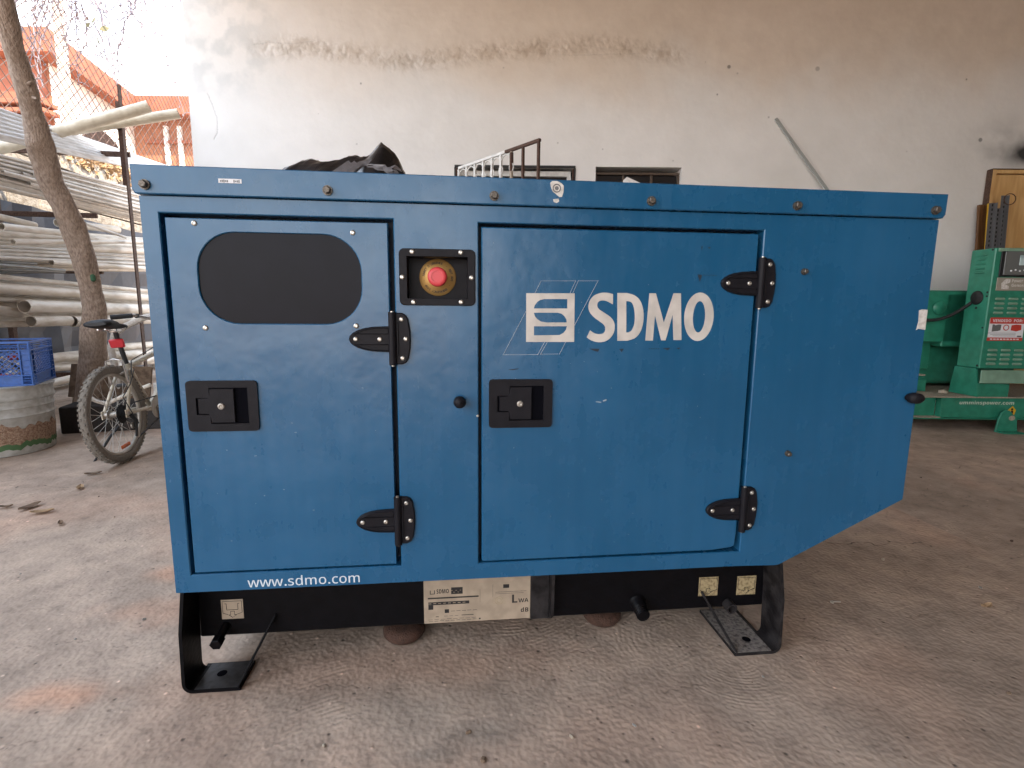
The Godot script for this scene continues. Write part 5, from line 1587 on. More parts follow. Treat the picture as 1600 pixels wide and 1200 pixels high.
	for k in 13:
		var kk := k / 12.0
		cp2.append(Vector3(lerpf(3.40, 3.715, kk), 0.93 + 0.0 * kk - 0.055 * sin(PI * (1.0 - kk) * 0.75) + 0.10 * kk * kk, lerpf(-4.30, -4.20, kk)))
	cbl.tube(cp2, [0.013], 10)
	obj("thick_cable", cbl, M.black, g)

# ---------------------------------------------------------------- pipe rack and pipes
func bent(a: Vector3, b: Vector3, sag: float, k := 6) -> Array:
	var o := []
	for i in k + 1:
		var t := float(i) / k
		o.append(a.lerp(b, t) + Vector3(0, -sag * 4.0 * t * (1 - t), 0))
	return o

func one_pipe(called: String, x: float, y0: float, z0: float, y1: float, z1: float, r: float, m: Material, label: String, group: String, cat := "pipe") -> void:
	var s := Shape.new()
	s.pipe(Vector3(x, y0, z0), Vector3(x + R.randf_range(-0.02, 0.02), y1, z1), r, clampf(r * 0.14, 0.0015, 0.005), 14 if r > 0.02 else 8)
	tag(obj(called, s, m), label, cat, group)

func make_rack() -> void:
	var rk := thing("pipe_rack", "rusty steel pipe rack with tall post and side arms behind the tree", "rack")
	for z in [-4.30, -1.75]:
		var p := Shape.new()
		p.box(Vector3(-2.44, 1.49 if z < -2 else 1.25, z), Vector3(0.034, 2.98 if z < -2 else 2.5, 0.006), 0.001)
		p.box(Vector3(-2.426, 1.49 if z < -2 else 1.25, z + 0.02), Vector3(0.006, 2.98 if z < -2 else 2.5, 0.045), 0.001)
		p.box(Vector3(-2.44, 0.004, z), Vector3(0.16, 0.008, 0.16), 0.001)
		obj("post", p, M.rust_dark, rk)
		var q := Shape.new()
		q.box(Vector3(-3.62, 1.2, z), Vector3(0.05, 2.4, 0.05), 0.003)
		obj("back_post", q, M.rust_dark, rk)
		for y in ([2.375, 1.80, 1.27, 0.80, 0.25] if z < -2 else [1.95, 1.72, 1.12, 0.95, 0.45]):
			var a := Shape.new()
			a.box(Vector3(-3.02 if y > 2.3 else -3.2, y, z - 0.035), Vector3(1.2 if y > 2.3 else 0.86, 0.045, 0.03), 0.003)
			obj("arm", a, M.rust_dark, rk)
	var up := Shape.new()
	up.box(Vector3(-2.445, 2.45, -4.262), Vector3(0.036, 0.75, 0.012), 0.002)
	obj("welded_strip", up, M.rust, rk)
	# steel profiles on the top arm
	var rows := [[-2.800, 2.264, 2.636, -5.754], [-2.770, 2.205, 2.610, -5.692], [-2.740, 2.148, 2.584, -5.630], [-2.710, 2.091, 2.558, -5.568], [-2.680, 2.036, 2.533, -5.506], [-2.650, 1.983, 2.507, -5.444], [-2.620, 1.931, 2.482, -5.382]]
	for i in rows.size():
		var r: Array = rows[i]
		var s := Shape.new()
		var a := Vector3(r[0], r[1] - 0.03, -1.2)
		var b := Vector3(r[0], r[2] - 0.03, r[3])
		s.bar(a, b, 0.026, 0.050, Vector3.UP, 0.004)
		s.bar(a + Vector3(0.0135, 0.012, 0), b + Vector3(0.0135, 0.012, 0), 0.004, 0.012, Vector3.UP, 0.001)
		var nm := ["topmost", "second from the top", "third from the top", "middle", "third from the bottom", "second from the bottom", "lowest"]
		tag(obj("channel_profile", s, M.profile), "pale grey channel profile on the top rack arm, %s of seven" % nm[i], "profile", "channel profiles on the rack")
	# two big cream pipes lying across the top
	for q in [[Vector3(-3.22, 2.20, -3.75), Vector3(-2.097, 2.748, -4.12), 0.05, "nearer"], [Vector3(-3.40, 2.33, -3.98), Vector3(-1.96, 2.775, -4.36), 0.045, "farther"]]:
		var s := Shape.new()
		s.pipe(q[0], q[1], q[2], 0.004, 20)
		tag(obj("cream_pipe", s, M.cream), "large cream plastic pipe slanting across the top of the rack, %s of the two" % q[3], "pipe", "big cream pipes on top")
	var L1 := "thin grey conduit in the upper bundle on the pipe rack"
	var conduits := [[-2.62, 1.882, 2.283], [-2.64, 1.883, 2.251], [-2.62, 1.875, 2.210], [-2.64, 1.876, 2.178], [-2.62, 1.867, 2.137], [-2.64, 1.868, 2.105], [-2.62, 1.860, 2.063], [-2.64, 1.861, 2.031], [-2.62, 1.852, 1.989], [-2.66, 1.826, 1.947], [-2.68, 1.812, 1.921]]
	for c in conduits: one_pipe("conduit", c[0], c[1], -1.2, c[2], -6.8, 0.0115, M.conduit, L1, "thin conduits in the upper bundle", "conduit")
	for c in [[-2.58, 1.945, -3.328, 2.049], [-2.60, 1.932, -3.257, 2.014], [-2.57, 1.863, -3.277, 1.986], [-2.56, 1.891, -3.031, 2.007]]:
		one_pipe("conduit", c[0], c[1], c[2], c[3], -6.8, 0.0125, M.conduit, "thin grey conduit with open end below the upper bundle, its end %s" % ["third from the left", "second from the left", "nearest the tree trunk", "leftmost"][[1.945, 1.932, 1.863, 1.891].find(c[1])], "conduits with open ends", "conduit")
	# filler behind the front rows of each tier
	var rr := RandomNumberGenerator.new(); rr.seed = 9
	for i in 26:
		var tier: int = i % 4
		var y: float = [1.88, 1.33, 0.92, 0.40][tier] + rr.randf_range(-0.03, 0.10)
		one_pipe("back_pipe", rr.randf_range(-3.45, -2.74), y, -1.2, y + [0.12, 0.30, -0.02, -0.10][tier] + rr.randf_range(-0.03, 0.05), -6.8, rr.randf_range(0.014, 0.034), [M.conduit, M.pvc, M.pvc_b, M.pvc_b][tier], ["grey conduit deep inside the upper bundle of the rack", "cream plastic pipe deep in the second tier of the rack", "stained plastic pipe deep in the third tier of the rack", "stained plastic pipe deep in the lowest tier of the rack"][tier], ["deep conduits", "deep second tier pipes", "deep third tier pipes", "deep lowest tier pipes"][tier])
	var named := [
		[-2.55, 1.495, -2.946, 1.534, -3.542, 0.026, "pvc", "short cream pipe with a reddish open end above the second tier"],
		[-2.75, 1.663, -1.2, 1.589, -3.533, 0.025, "pvc_b", "cream pipe sloping down at the far left above the second tier"],
		[-2.72, 1.259, -1.2, 1.838, -6.8, 0.025, "pvc_b", "long stained pipe just under the short reddish-ended one"],
		[-2.56, 1.400, -3.041, 1.464, -3.56, 0.021, "pvc", "short cream pipe with dark open end on the second tier"],
		[-2.56, 1.282, -3.387, 1.413, -6.8, 0.022, "pvc", "cream pipe starting left of the tree below the white ones"],
		[-2.80, 1.659, -3.856, 1.716, -4.662, 0.035, "pvc", "thick short pipe lying right behind the trunk, topmost of its tier"],
		[-2.52, 1.490, -3.767, 1.863, -6.8, 0.018, "pvc", "slim cream pipe right of the trunk on the second tier"],
		[-2.56, 1.443, -3.836, 1.674, -6.8, 0.032, "pvc", "thickest cream pipe right of the trunk on the second tier"],
		[-2.60, 1.182, -1.2, 1.045, -6.8, 0.021, "pvc_b", "stained pipe along the top of the third tier"],
		[-2.66, 1.025, -1.2, 0.898, -6.8, 0.021, "pvc_b", "slim stained pipe below the thick one of the third tier"],
		[-2.62, 1.130, -1.2, 0.881, -3.124, 0.033, "pvc_b", "pipe coming in from the left beside the big open end"],
		[-2.62, 0.821, -1.2, 0.796, -3.170, 0.023, "pvc_b", "lowest slim pipe at the left edge above the blue crate"],
		[-2.60, 0.571, -1.2, 0.205, -6.8, 0.029, "pvc_b", "lower pipe of the pair behind the blue crate"],
		[-2.50, 0.330, -3.088, 0.486, -6.8, 0.029, "pvc", "pipe lying slanted just behind the bucket rim"],
		[-2.66, 0.534, -4.035, 0.482, -6.8, 0.036, "pvc_b", "stained pipe behind the bicycle seat post"],
		[-2.62, 1.097, -1.2, 0.986, -6.8, 0.042, "pvc", "thick long pipe in the middle of the third tier"],
		[-2.56, 0.929, -3.069, 0.878, -6.8, 0.050, "pvc", "big pipe with wide open end left of the tree trunk"],
		[-2.55, 0.818, -3.098, 0.814, -3.478, 0.043, "pvc_b", "short big pipe with dark open end above the blue crate"],
		[-2.55, 0.807, -3.528, 0.781, -6.8, 0.046, "pvc_b", "big pipe whose dark open end touches the trunk"],
		[-2.60, 0.646, -1.2, 0.305, -6.8, 0.039, "pvc_b", "thick upper pipe of the pair behind the blue crate"]]
	for p in named: one_pipe("plastic_pipe", p[0], p[1], p[2], p[3], p[4], p[5], M[p[6]], p[7], "")
	for p in [[-2.62, 1.222, 1.643, 0.012], [-2.60, 1.209, 1.597, 0.0121], [-2.58, 1.188, 1.555, 0.014], [-2.56, 1.181, 1.495, 0.0141]]:
		one_pipe("white_tube", p[0], p[1], -1.2, p[2], -6.8, p[3], M.thin_white, "thin white tube running long through the second tier, %s of four" % ["topmost", "second", "third", "lowest"][[0.012, 0.0121, 0.014, 0.0141].find(p[3])], "thin white tubes of the second tier", "tube")
	one_pipe("white_tube", -2.52, 1.647, -3.768, 1.602, -4.334, 0.013, M.thin_white, "short thin white tube with open end sloping down right of the trunk", "", "tube")
	for p in [[-2.58, 1.072, 1.281, -3.26, 0.011], [-2.55, 1.124, 1.246, -3.504, 0.012], [-2.62, 1.033, 1.241, -3.604, 0.012], [-2.66, 0.914, 1.245, -3.591, 0.013]]:
		var s := Shape.new()
		s.tube(bent(Vector3(p[0], p[1], -1.2), Vector3(p[0], p[2] - 0.02, p[3]), -0.03, 8), [p[4]], 8)
		tag(obj("grey_tube", s, M.grey_pipe), "sagging grey tube rising to its end left of the trunk, %s of four" % ["topmost", "second", "third", "lowest"][[1.072, 1.124, 1.033, 0.914].find(p[1])], "tube", "sagging grey tubes")
	# fuller rows close behind the front ones
	for c in [[-2.702, 1.873, 2.287, 0.013], [-2.721, 1.877, 2.260, 0.014], [-2.703, 1.884, 2.181, 0.012], [-2.732, 1.870, 2.165, 0.011], [-2.722, 1.848, 2.132, 0.013], [-2.724, 1.871, 2.074, 0.013], [-2.705, 1.864, 2.025, 0.012], [-2.726, 1.835, 2.007, 0.014], [-2.710, 1.822, 1.973, 0.014], [-2.734, 1.835, 1.943, 0.011]]: one_pipe("conduit", c[0], c[1], -1.2, c[2], -6.8, c[3], M.conduit, "thin grey conduit in the second row of the upper bundle", "second row conduits", "conduit")
	for c in [[-2.748, 1.361, 1.809, 0.019], [-2.725, 1.324, 1.779, 0.021], [-2.729, 1.286, 1.733, 0.024], [-2.743, 1.252, 1.696, 0.018], [-2.743, 1.226, 1.648, 0.021], [-2.736, 1.215, 1.602, 0.021], [-2.714, 1.187, 1.560, 0.024], [-2.704, 1.126, 1.548, 0.018], [-2.715, 1.106, 1.490, 0.017], [-2.731, 1.091, 1.448, 0.019]]: one_pipe("plastic_pipe", c[0], c[1], -1.2, c[2], -6.8, c[3], M.pvc, "cream plastic pipe in the second row of the second tier", "second row pipes of the second tier")
	for c in [[-2.784, 1.147, 1.027, 0.044], [-2.755, 1.120, 0.970, 0.031], [-2.750, 1.057, 0.935, 0.032], [-2.742, 0.984, 0.915, 0.043], [-2.785, 0.949, 0.864, 0.037], [-2.772, 0.891, 0.824, 0.039], [-2.787, 0.838, 0.789, 0.040]]: one_pipe("plastic_pipe", c[0], c[1], -1.2, c[2], -6.8, c[3], M.pvc_b, "thick stained pipe in the second row of the third tier", "second row pipes of the third tier")
	# dark blue backdrop sheet filling the dark void behind the rack
	var ds := Shape.new()
	var nn := noise(301, 1.4, 3)
	for i in 30:
		for j in 10:
			var f := func(a: int, b: int) -> Vector3: return Vector3(-3.70 + 0.05 * nn.get_noise_2d(a * 0.5, b * 0.3), 0.1 + b * 0.185, -2.0 - a * 0.2)
			ds.quad(f.call(i, j), f.call(i + 1, j), f.call(i + 1, j + 1), f.call(i, j + 1), Vector3.RIGHT)
	tag(obj("dark_backdrop", ds, M.backdrop_dark), "dark blue sheet filling the dark void behind the pipes on the block wall", "backdrop")

func make_yard() -> void:
	# boundary wall of concrete blocks along the yard: each visible block a part
	var bw := thing("block_wall", "grey concrete block boundary wall behind the pipe rack", "wall")
	var core := Shape.new()
	core.box(Vector3(-3.90, 1.34, -5.5), Vector3(0.10, 2.66, 13.0))
	obj("core", core, M.block, bw)
	var rr := RandomNumberGenerator.new(); rr.seed = 4
	var variants := []
	for k in 3:
		var b := Shape.new()
		b.box(Vector3.ZERO, Vector3(0.12, 0.188, 0.388), 0.006 + 0.003 * k)
		variants.append(b.mesh())
	var tones := []
	for k in 3:
		var mm: StandardMaterial3D = M.block.duplicate()
		mm.albedo_color = Color(0.25 + 0.03 * k, 0.225 + 0.028 * k, 0.20 + 0.026 * k).linear_to_srgb()
		tones.append(mm)
	for row in 6:
		for c in 16:
			var o := obj("block", variants[rr.randi() % 3], tones[rr.randi() % 3], bw)
			o.position = Vector3(-3.80 + rr.randf_range(-0.004, 0.004), 2.57 - row * 0.2, -2.6 - c * 0.4 - (0.2 if row % 2 else 0.0))
	# wire mesh fence on it
	var fe := thing("mesh_fence", "thin wire mesh fence standing on the block wall", "fence", Vector3(-3.84, 2.67, 0))
	var wm := Shape.new()
	for i in 70:
		var z := -2.0 - i * 0.13
		wm.bar(Vector3(0, 0, z), Vector3(0, 1.9, z - 1.9), 0.006, 0.006, Vector3.RIGHT)
		wm.bar(Vector3(0, 0, z - 1.9), Vector3(0, 1.9, z), 0.006, 0.006, Vector3.RIGHT)
	obj("wire_mesh", wm, M.wire, fe).set_meta("kind", "stuff")
	for z in [-9.6, -12.0]:
		var p := Shape.new()
		p.cyl(Vector3(0, 0, z), Vector3(0, 2.0, z), 0.02, -1.0, 10)
		obj("fence_post", p, M.wire, fe)
	# dry ivy along the wall top
	var iv := MultiMeshInstance3D.new()
	var lm := Shape.new()
	lm.ext(pts([[0, -0.03], [0.02, -0.005], [0.012, 0.02], [0, 0.034], [-0.012, 0.02], [-0.02, -0.005]]), -0.0005, 0.0005)
	var mm2 := MultiMesh.new()
	mm2.transform_format = MultiMesh.TRANSFORM_3D
	mm2.mesh = lm.mesh()
	mm2.instance_count = 1500
	for i in 1500:
		var z := -3.4 - 3.6 * pow(rr.randf(), 0.8)
		var b := Basis.from_euler(Vector3(rr.randf_range(0, TAU), rr.randf_range(0, TAU), rr.randf_range(0, TAU))).scaled(Vector3.ONE * rr.randf_range(0.6, 1.4))
		mm2.set_instance_transform(i, Transform3D(b, Vector3(-3.80 + rr.randf_range(-0.1, 0.1), 2.68 + rr.randf_range(-0.13, 0.10), z)))
	iv.multimesh = mm2
	iv.material_override = M.leaf_dry
	iv.name = "dry_ivy"
	add_child(iv, true)
	tag(iv, "dry pale ivy leaves along the top of the block wall", "ivy")
	iv.set_meta("kind", "stuff")
	# leaning tree
	var tr := thing("tree", "bare leaning tree with rough grey-brown trunk left of the generator", "tree", Vector3.ZERO)
	var path := [Vector3(-2.222, -0.03, -3.128), Vector3(-2.20, 0.276, -3.125), Vector3(-2.161, 0.531, -3.121), Vector3(-2.113, 0.732, -3.096), Vector3(-2.077, 0.929, -3.072), Vector3(-2.067, 1.12, -3.04), Vector3(-2.067, 1.35, -2.99), Vector3(-2.087, 1.567, -2.932), Vector3(-2.125, 1.80, -2.85), Vector3(-2.11, 2.003, -2.783), Vector3(-2.088, 2.182, -2.71), Vector3(-2.066, 2.316, -2.648), Vector3(-2.048, 2.443, -2.586), Vector3(-2.017, 2.596, -2.502), Vector3(-2.0, 2.8, -2.43), Vector3(-2.02, 3.2, -2.3), Vector3(-2.10, 3.7, -2.2), Vector3(-2.2, 4.2, -2.15)]
	var rad := [0.125, 0.098, 0.090, 0.081, 0.073, 0.069, 0.074, 0.079, 0.071, 0.076, 0.060, 0.056, 0.058, 0.057, 0.056, 0.052, 0.046, 0.04]
	var tk := Shape.new()
	var fine := []
	var fr := []
	for i in path.size() - 1:
		for k in 8:
			var t := k / 8.0
			fine.append(path[i].cubic_interpolate(path[i + 1], path[max(i - 1, 0)], path[min(i + 2, path.size() - 1)], t))
			fr.append(lerpf(rad[i], rad[i + 1], t))
	# surface with lumps and knots
	var nn := noise(77, 3.0, 4)
	var seg := 28
	var knots := [Vector3(-2.03, 2.36, -2.60), Vector3(-2.03, 2.29, -2.64), Vector3(-2.12, 1.98, -2.71), Vector3(-2.05, 1.27, -2.94), Vector3(-2.10, 1.6, -2.87)]
	var rings := []
	for i in fine.size():
		var ring := []
		for k in seg:
			var a := TAU * k / seg
			var o := Vector3(cos(a), 0, sin(a))
			var p: Vector3 = fine[i] + o * fr[i]
			var e := 0.10 * nn.get_noise_3d(p.x * 3.0, p.y * 1.2, p.z * 3.0) * 2.0 + 0.05 * nn.get_noise_3d(p.x * 12.0, p.y * 4.0, p.z * 12.0)
			for kn in knots: e += 0.22 * exp(-p.distance_squared_to(kn) / 0.0022)
			ring.append(fine[i] + o * fr[i] * (1.0 + e))
		rings.append(ring)
	for i in fine.size() - 1:
		for k in seg:
			var k2 := (k + 1) % seg
			var nr := func(ii: int, kk: int) -> Vector3:
				var up: Vector3 = rings[min(ii + 1, fine.size() - 1)][kk] - rings[max(ii - 1, 0)][kk]
				var ar: Vector3 = rings[ii][(kk + 1) % seg] - rings[ii][(kk + seg - 1) % seg]
				return up.cross(ar).normalized()
			tk.squad(rings[i][k], rings[i][k2], rings[i + 1][k2], rings[i + 1][k], nr.call(i, k), nr.call(i, k2), nr.call(i + 1, k2), nr.call(i + 1, k))
	obj("trunk", tk, M.bark, tr)
	var gp := Shape.new()
	gp.box(Vector3(-2.005, 1.145, -2.985), Vector3(0.03, 0.055, 0.03), 0.01, Basis(Vector3.UP, 0.7))
	obj("green_paint_mark", gp, M.bark_green, tr)
	for br in [[Vector3(-1.99, 2.75, -2.45), Vector3(-1.90, 2.745, -2.42), 0.012], [Vector3(-2.05, 3.4, -2.25), Vector3(-1.3, 4.2, -2.8), 0.022], [Vector3(-2.1, 3.7, -2.2), Vector3(-2.8, 4.5, -3.2), 0.022], [Vector3(-2.02, 2.33, -2.60), Vector3(-1.985, 2.345, -2.585), 0.014], [Vector3(-2.01, 2.26, -2.62), Vector3(-1.98, 2.25, -2.605), 0.012]]:
		var b := Shape.new()
		var pp := []
		for k in 7:
			var t := k / 6.0
			pp.append(br[0].lerp(br[1], t) + Vector3(R.randf_range(-1, 1), R.randf_range(-1, 1), R.randf_range(-1, 1)) * 0.02 * br[0].distance_to(br[1]))
		b.tube(pp, [br[2], br[2] * 0.9, br[2] * 0.8, br[2] * 0.7, br[2] * 0.6, br[2] * 0.45, br[2] * 0.3], 8)
		obj("branch", b, M.bark, tr)
	# dry vine hanging over the yard
	var vn := thing("hanging_vine", "tangled bare vine with a few dry leaves hanging from above before the sky", "vine")
	for grp in 7:
		var v := Shape.new()
		for i in 17:
			var u := -6.6 + grp * 0.32 + R.randf_range(-0.2, 0.2)
			var d := 7.0 + R.randf_range(-0.8, 0.8)
			if grp in [2, 3]: d = 6.8
			var p := W(u, 5.6 + R.randf_range(-0.2, 0.3), d)
			var dir := Vector3(R.randf_range(-0.15, 0.55), -1.0, R.randf_range(-0.2, 0.2))
			var n := int(R.randf_range(7, 20) if grp in [1, 2, 3, 4] else R.randf_range(5, 14))
			var l := [p]
			for k in n:
				dir = (dir + Vector3(R.randf_range(-0.45, 0.45), R.randf_range(-0.45, 0.25), R.randf_range(-0.2, 0.2))).normalized()
				if dir.y > -0.1: dir.y = -0.25
				p += dir * 0.11
				l.append(p)
				if R.randf() < 0.30:
					var e := p + Vector3(R.randf_range(-0.16, 0.16), R.randf_range(-0.16, 0.05), R.randf_range(-0.1, 0.1))
					v.tube([p, p.lerp(e, 0.5) + Vector3(0, 0.015, 0), e], [0.007, 0.006, 0.004], 4, false)
				if R.randf() < 0.35:
					var c := p + Vector3(R.randf_range(-0.03, 0.03), -0.02, R.randf_range(-0.03, 0.03))
					v.box(c, Vector3(0.014, 0.03, 0.012), 0.0, Basis(Vector3.BACK, R.randf_range(0, 3)))
			v.tube(l, [0.0065, 0.0045], 5, false) if false else v.tube(l, _taper(l.size(), 0.010, 0.005), 5, false)
		obj("twigs", v, M.twig, vn).set_meta("kind", "stuff")
	for st in [[W(-5.25, 5.5, 6.8), W(-4.25, 3.9, 6.6)], [W(-5.1, 5.5, 6.8), W(-4.75, 4.55, 6.7)], [W(-5.25, 4.9, 6.9), W(-4.98, 3.0, 6.9)]]:
		var main := Shape.new()
		var l := []
		for k in 15:
			var t := k / 14.0
			l.append(st[0].lerp(st[1], t) + UW * 0.35 * t * (1 - t) + Vector3(R.randf_range(-1, 1), R.randf_range(-1, 1), 0) * 0.02 + Vector3(0, 0.5 * t * (1 - t), 0))
		main.tube(l, _taper(15, 0.014, 0.004), 6, false)
		obj("stem", main, M.twig, vn)
	for q in [[-5.15, 5.30, 0.06], [-5.0, 4.98, 0.08], [-4.93, 4.82, 0.06], [-5.55, 4.75, 0.05], [-4.98, 4.27, 0.055], [-5.05, 4.22, 0.04], [-4.86, 4.18, 0.06], [-4.95, 4.05, 0.045], [-5.2, 5.15, 0.06]]:
		var lf := Shape.new()
		var hs: float = q[2]
		lf.ext(pts([[0, -hs], [hs * 0.5, -hs * 0.3], [hs * 0.45, hs * 0.3], [0, hs], [-hs * 0.45, hs * 0.3], [-hs * 0.5, -hs * 0.3]]), -0.001, 0.001, Transform3D(Basis.from_euler(Vector3(R.randf_range(-0.7, 0.7), R.randf_range(-0.7, 0.7), R.randf_range(-1.2, 1.2))), Vector3.ZERO))
		var o := obj("leaf", lf, M.leaf, vn)
		o.position = W(q[0], q[1], 6.6)
	# utility pole
	var pl := Shape.new()
	pl.tube([Vector3(-6.06, 0, -9.08), Vector3(-5.94, 9.0, -9.06)], [0.10, 0.075], 16)
	tag(obj("utility_pole", pl, M.pole), "slim pale concrete utility pole rising before the orange house", "pole")
	make_house()
	make_yard_things()

func _taper(n: int, a: float, b: float) -> Array:
	var o := []
	for i in n: o.append(lerpf(a, b, float(i) / maxf(1, n - 1)))
	return o

func make_house() -> void:
	var h := thing("orange_house", "two-storey orange and white house beyond the block wall", "house", W(0, 0, 0), TURN)
	# plan in yard axes (x, depth)
	var plan := [[-19.0, 14.0], [-11.82, 14.0], [-12.6, 18.0], [-7.0, 18.0], [-7.0, 24.0], [-19.0, 24.0]]
	var mats := [M.house_light, M.house_white, M.house_light, M.house_orange, M.house_orange, M.house_orange]
	var ctr := Vector3(-13.5, 3.5, -19.0)
	for i in plan.size():
		var a := Vector3(plan[i][0], 0, -plan[i][1])
		var b := Vector3(plan[(i + 1) % 6][0], 0, -plan[(i + 1) % 6][1])
		var s := Shape.new()
		s.quad(a, b, b + Vector3(0, 7.0, 0), a + Vector3(0, 7.0, 0), (a + b) / 2 - ctr)
		var d := (b - a).normalized() * 0.1
		obj("wall", s, mats[i], h)
	# roof band standing out all round
	var rf := Shape.new()
	var o := []
	for p in [[-19.5, 13.4], [-11.25, 13.4], [-12.1, 17.45], [-6.5, 17.45], [-6.5, 24.5], [-19.5, 24.5]]: o.append(Vector2(p[0], -p[1]))
	rf.ext(PackedVector2Array(o), -7.55, -7.0, Transform3D(Basis(Vector3(1, 0, 0), Vector3(0, 0, 1), Vector3(0, -1, 0)), Vector3.ZERO))
	obj("roof_band", rf, M.house_orange, h)
	# darker orange strip painting the eave shadow on the front wall, ledge, window openings, downpipes
	var pi := Shape.new()
	pi.box(Vector3(-12.4, 3.5, -13.9), Vector3(1.0, 7.0, 0.24), 0.01)
	obj("eave_shade_strip", pi, M.house_orange, h)
	for q in [[-12.3, 5.9, -13.7], [-12.3, 5.72, -13.75]]:
		var l := Shape.new()
		l.box(Vector3(q[0], q[1], q[2]), Vector3(1.3, 0.10, 0.5), 0.01)
		obj("ledge", l, M.house_orange, h)
	var wn := Shape.new()
	wn.box(Vector3(-12.5, 5.45, -13.66), Vector3(0.7, 0.36, 0.1), 0.01)
	obj("window", wn, M.house_dark, h)
	var side := (Vector3(-12.6, 0, -18) - Vector3(-11.82, 0, -14)).normalized()
	var sn := Vector3.UP.cross(side)
	if sn.x < 0: sn = -sn
	var ar := Shape.new()
	var ap := PackedVector2Array([Vector2(1.0, 3.6), Vector2(3.2, 3.6)])
	for k in 11: ap.append(Vector2(2.1 + 1.1 * cos(PI * k / 10), 5.3 + 0.75 * sin(PI * k / 10)))
	ar.ext(ap, 0.0, 0.03, Transform3D(Basis(side, Vector3.UP, side.cross(Vector3.UP)), Vector3(-11.82, 0, -14.0) + sn * 0.0))
	var ax := obj("arched_opening", ar, M.house_dark, h)
	for k in 6:
		var bal := Shape.new()
		bal.box(Vector3(-11.82, 4.1, -14.0) + side * (1.15 + k * 0.37) + sn * 0.08, Vector3(0.07, 1.0, 0.07), 0.01)
		obj("baluster", bal, M.house_white, h)
	var rl := Shape.new()
	rl.bar(Vector3(-11.82, 4.65, -14.0) + side * 0.9 + sn * 0.08, Vector3(-11.82, 4.65, -14.0) + side * 3.3 + sn * 0.08, 0.1, 0.1, Vector3.UP, 0.01)
	obj("handrail", rl, M.house_white, h)
	for x in [-11.5, -11.05]:
		var dp := Shape.new()
		dp.box(Vector3(x, 3.4, -17.93), Vector3(0.14, 6.8, 0.12), 0.02)
		obj("downpipe", dp, M.house_white, h)
	var bd := Shape.new()
	bd.box(Vector3(-9.6, 6.3, -17.95), Vector3(5.2, 0.10, 0.14), 0.01)
	obj("string_course", bd, M.house_orange, h)
	# shrubs between
	for q in [[-7.8, 10.0, 3.4, 0.9], [-6.4, 10.5, 3.3, 0.8], [-9.2, 11.0, 3.7, 1.0]]:
		var sh := thing("dry_shrub", "sparse dry shrub behind the block wall, %s" % ["in the middle", "nearest the white wall", "leftmost"][[-7.8, -6.4, -9.2].find(q[0])], "shrub", W(q[0], 0, q[1]), 0.0, "dry shrubs beyond the wall")
		var tw := Shape.new()
		var lm := Shape.new()
		for i in 46:
			var a := Vector3(R.randf_range(-0.1, 0.1), 0, R.randf_range(-0.1, 0.1))
			var b := Vector3(R.randf_range(-1, 1) * q[3], q[2] * R.randf_range(0.6, 1.05), R.randf_range(-1, 1) * q[3])
			var m := a.lerp(b, 0.6) + Vector3(0, 0.3, 0)
			tw.tube([a, m, b], [0.02, 0.012, 0.004], 4, false)
			for k in 14:
				var c := m.lerp(b, R.randf_range(0.0, 1.1)) + Vector3(R.randf_range(-1, 1), R.randf_range(-1, 1), R.randf_range(-1, 1)) * 0.16
				lm.box(c, Vector3(0.05, 0.003, 0.09), 0.0, Basis.from_euler(Vector3(R.randf_range(0, 6), R.randf_range(0, 6), R.randf_range(0, 6))))
		obj("twigs", tw, M.twig, sh).set_meta("kind", "stuff")
		obj("leaves", lm, M.leaf_dry if q[0] != -7.8 else M.leaf, sh).set_meta("kind", "stuff")

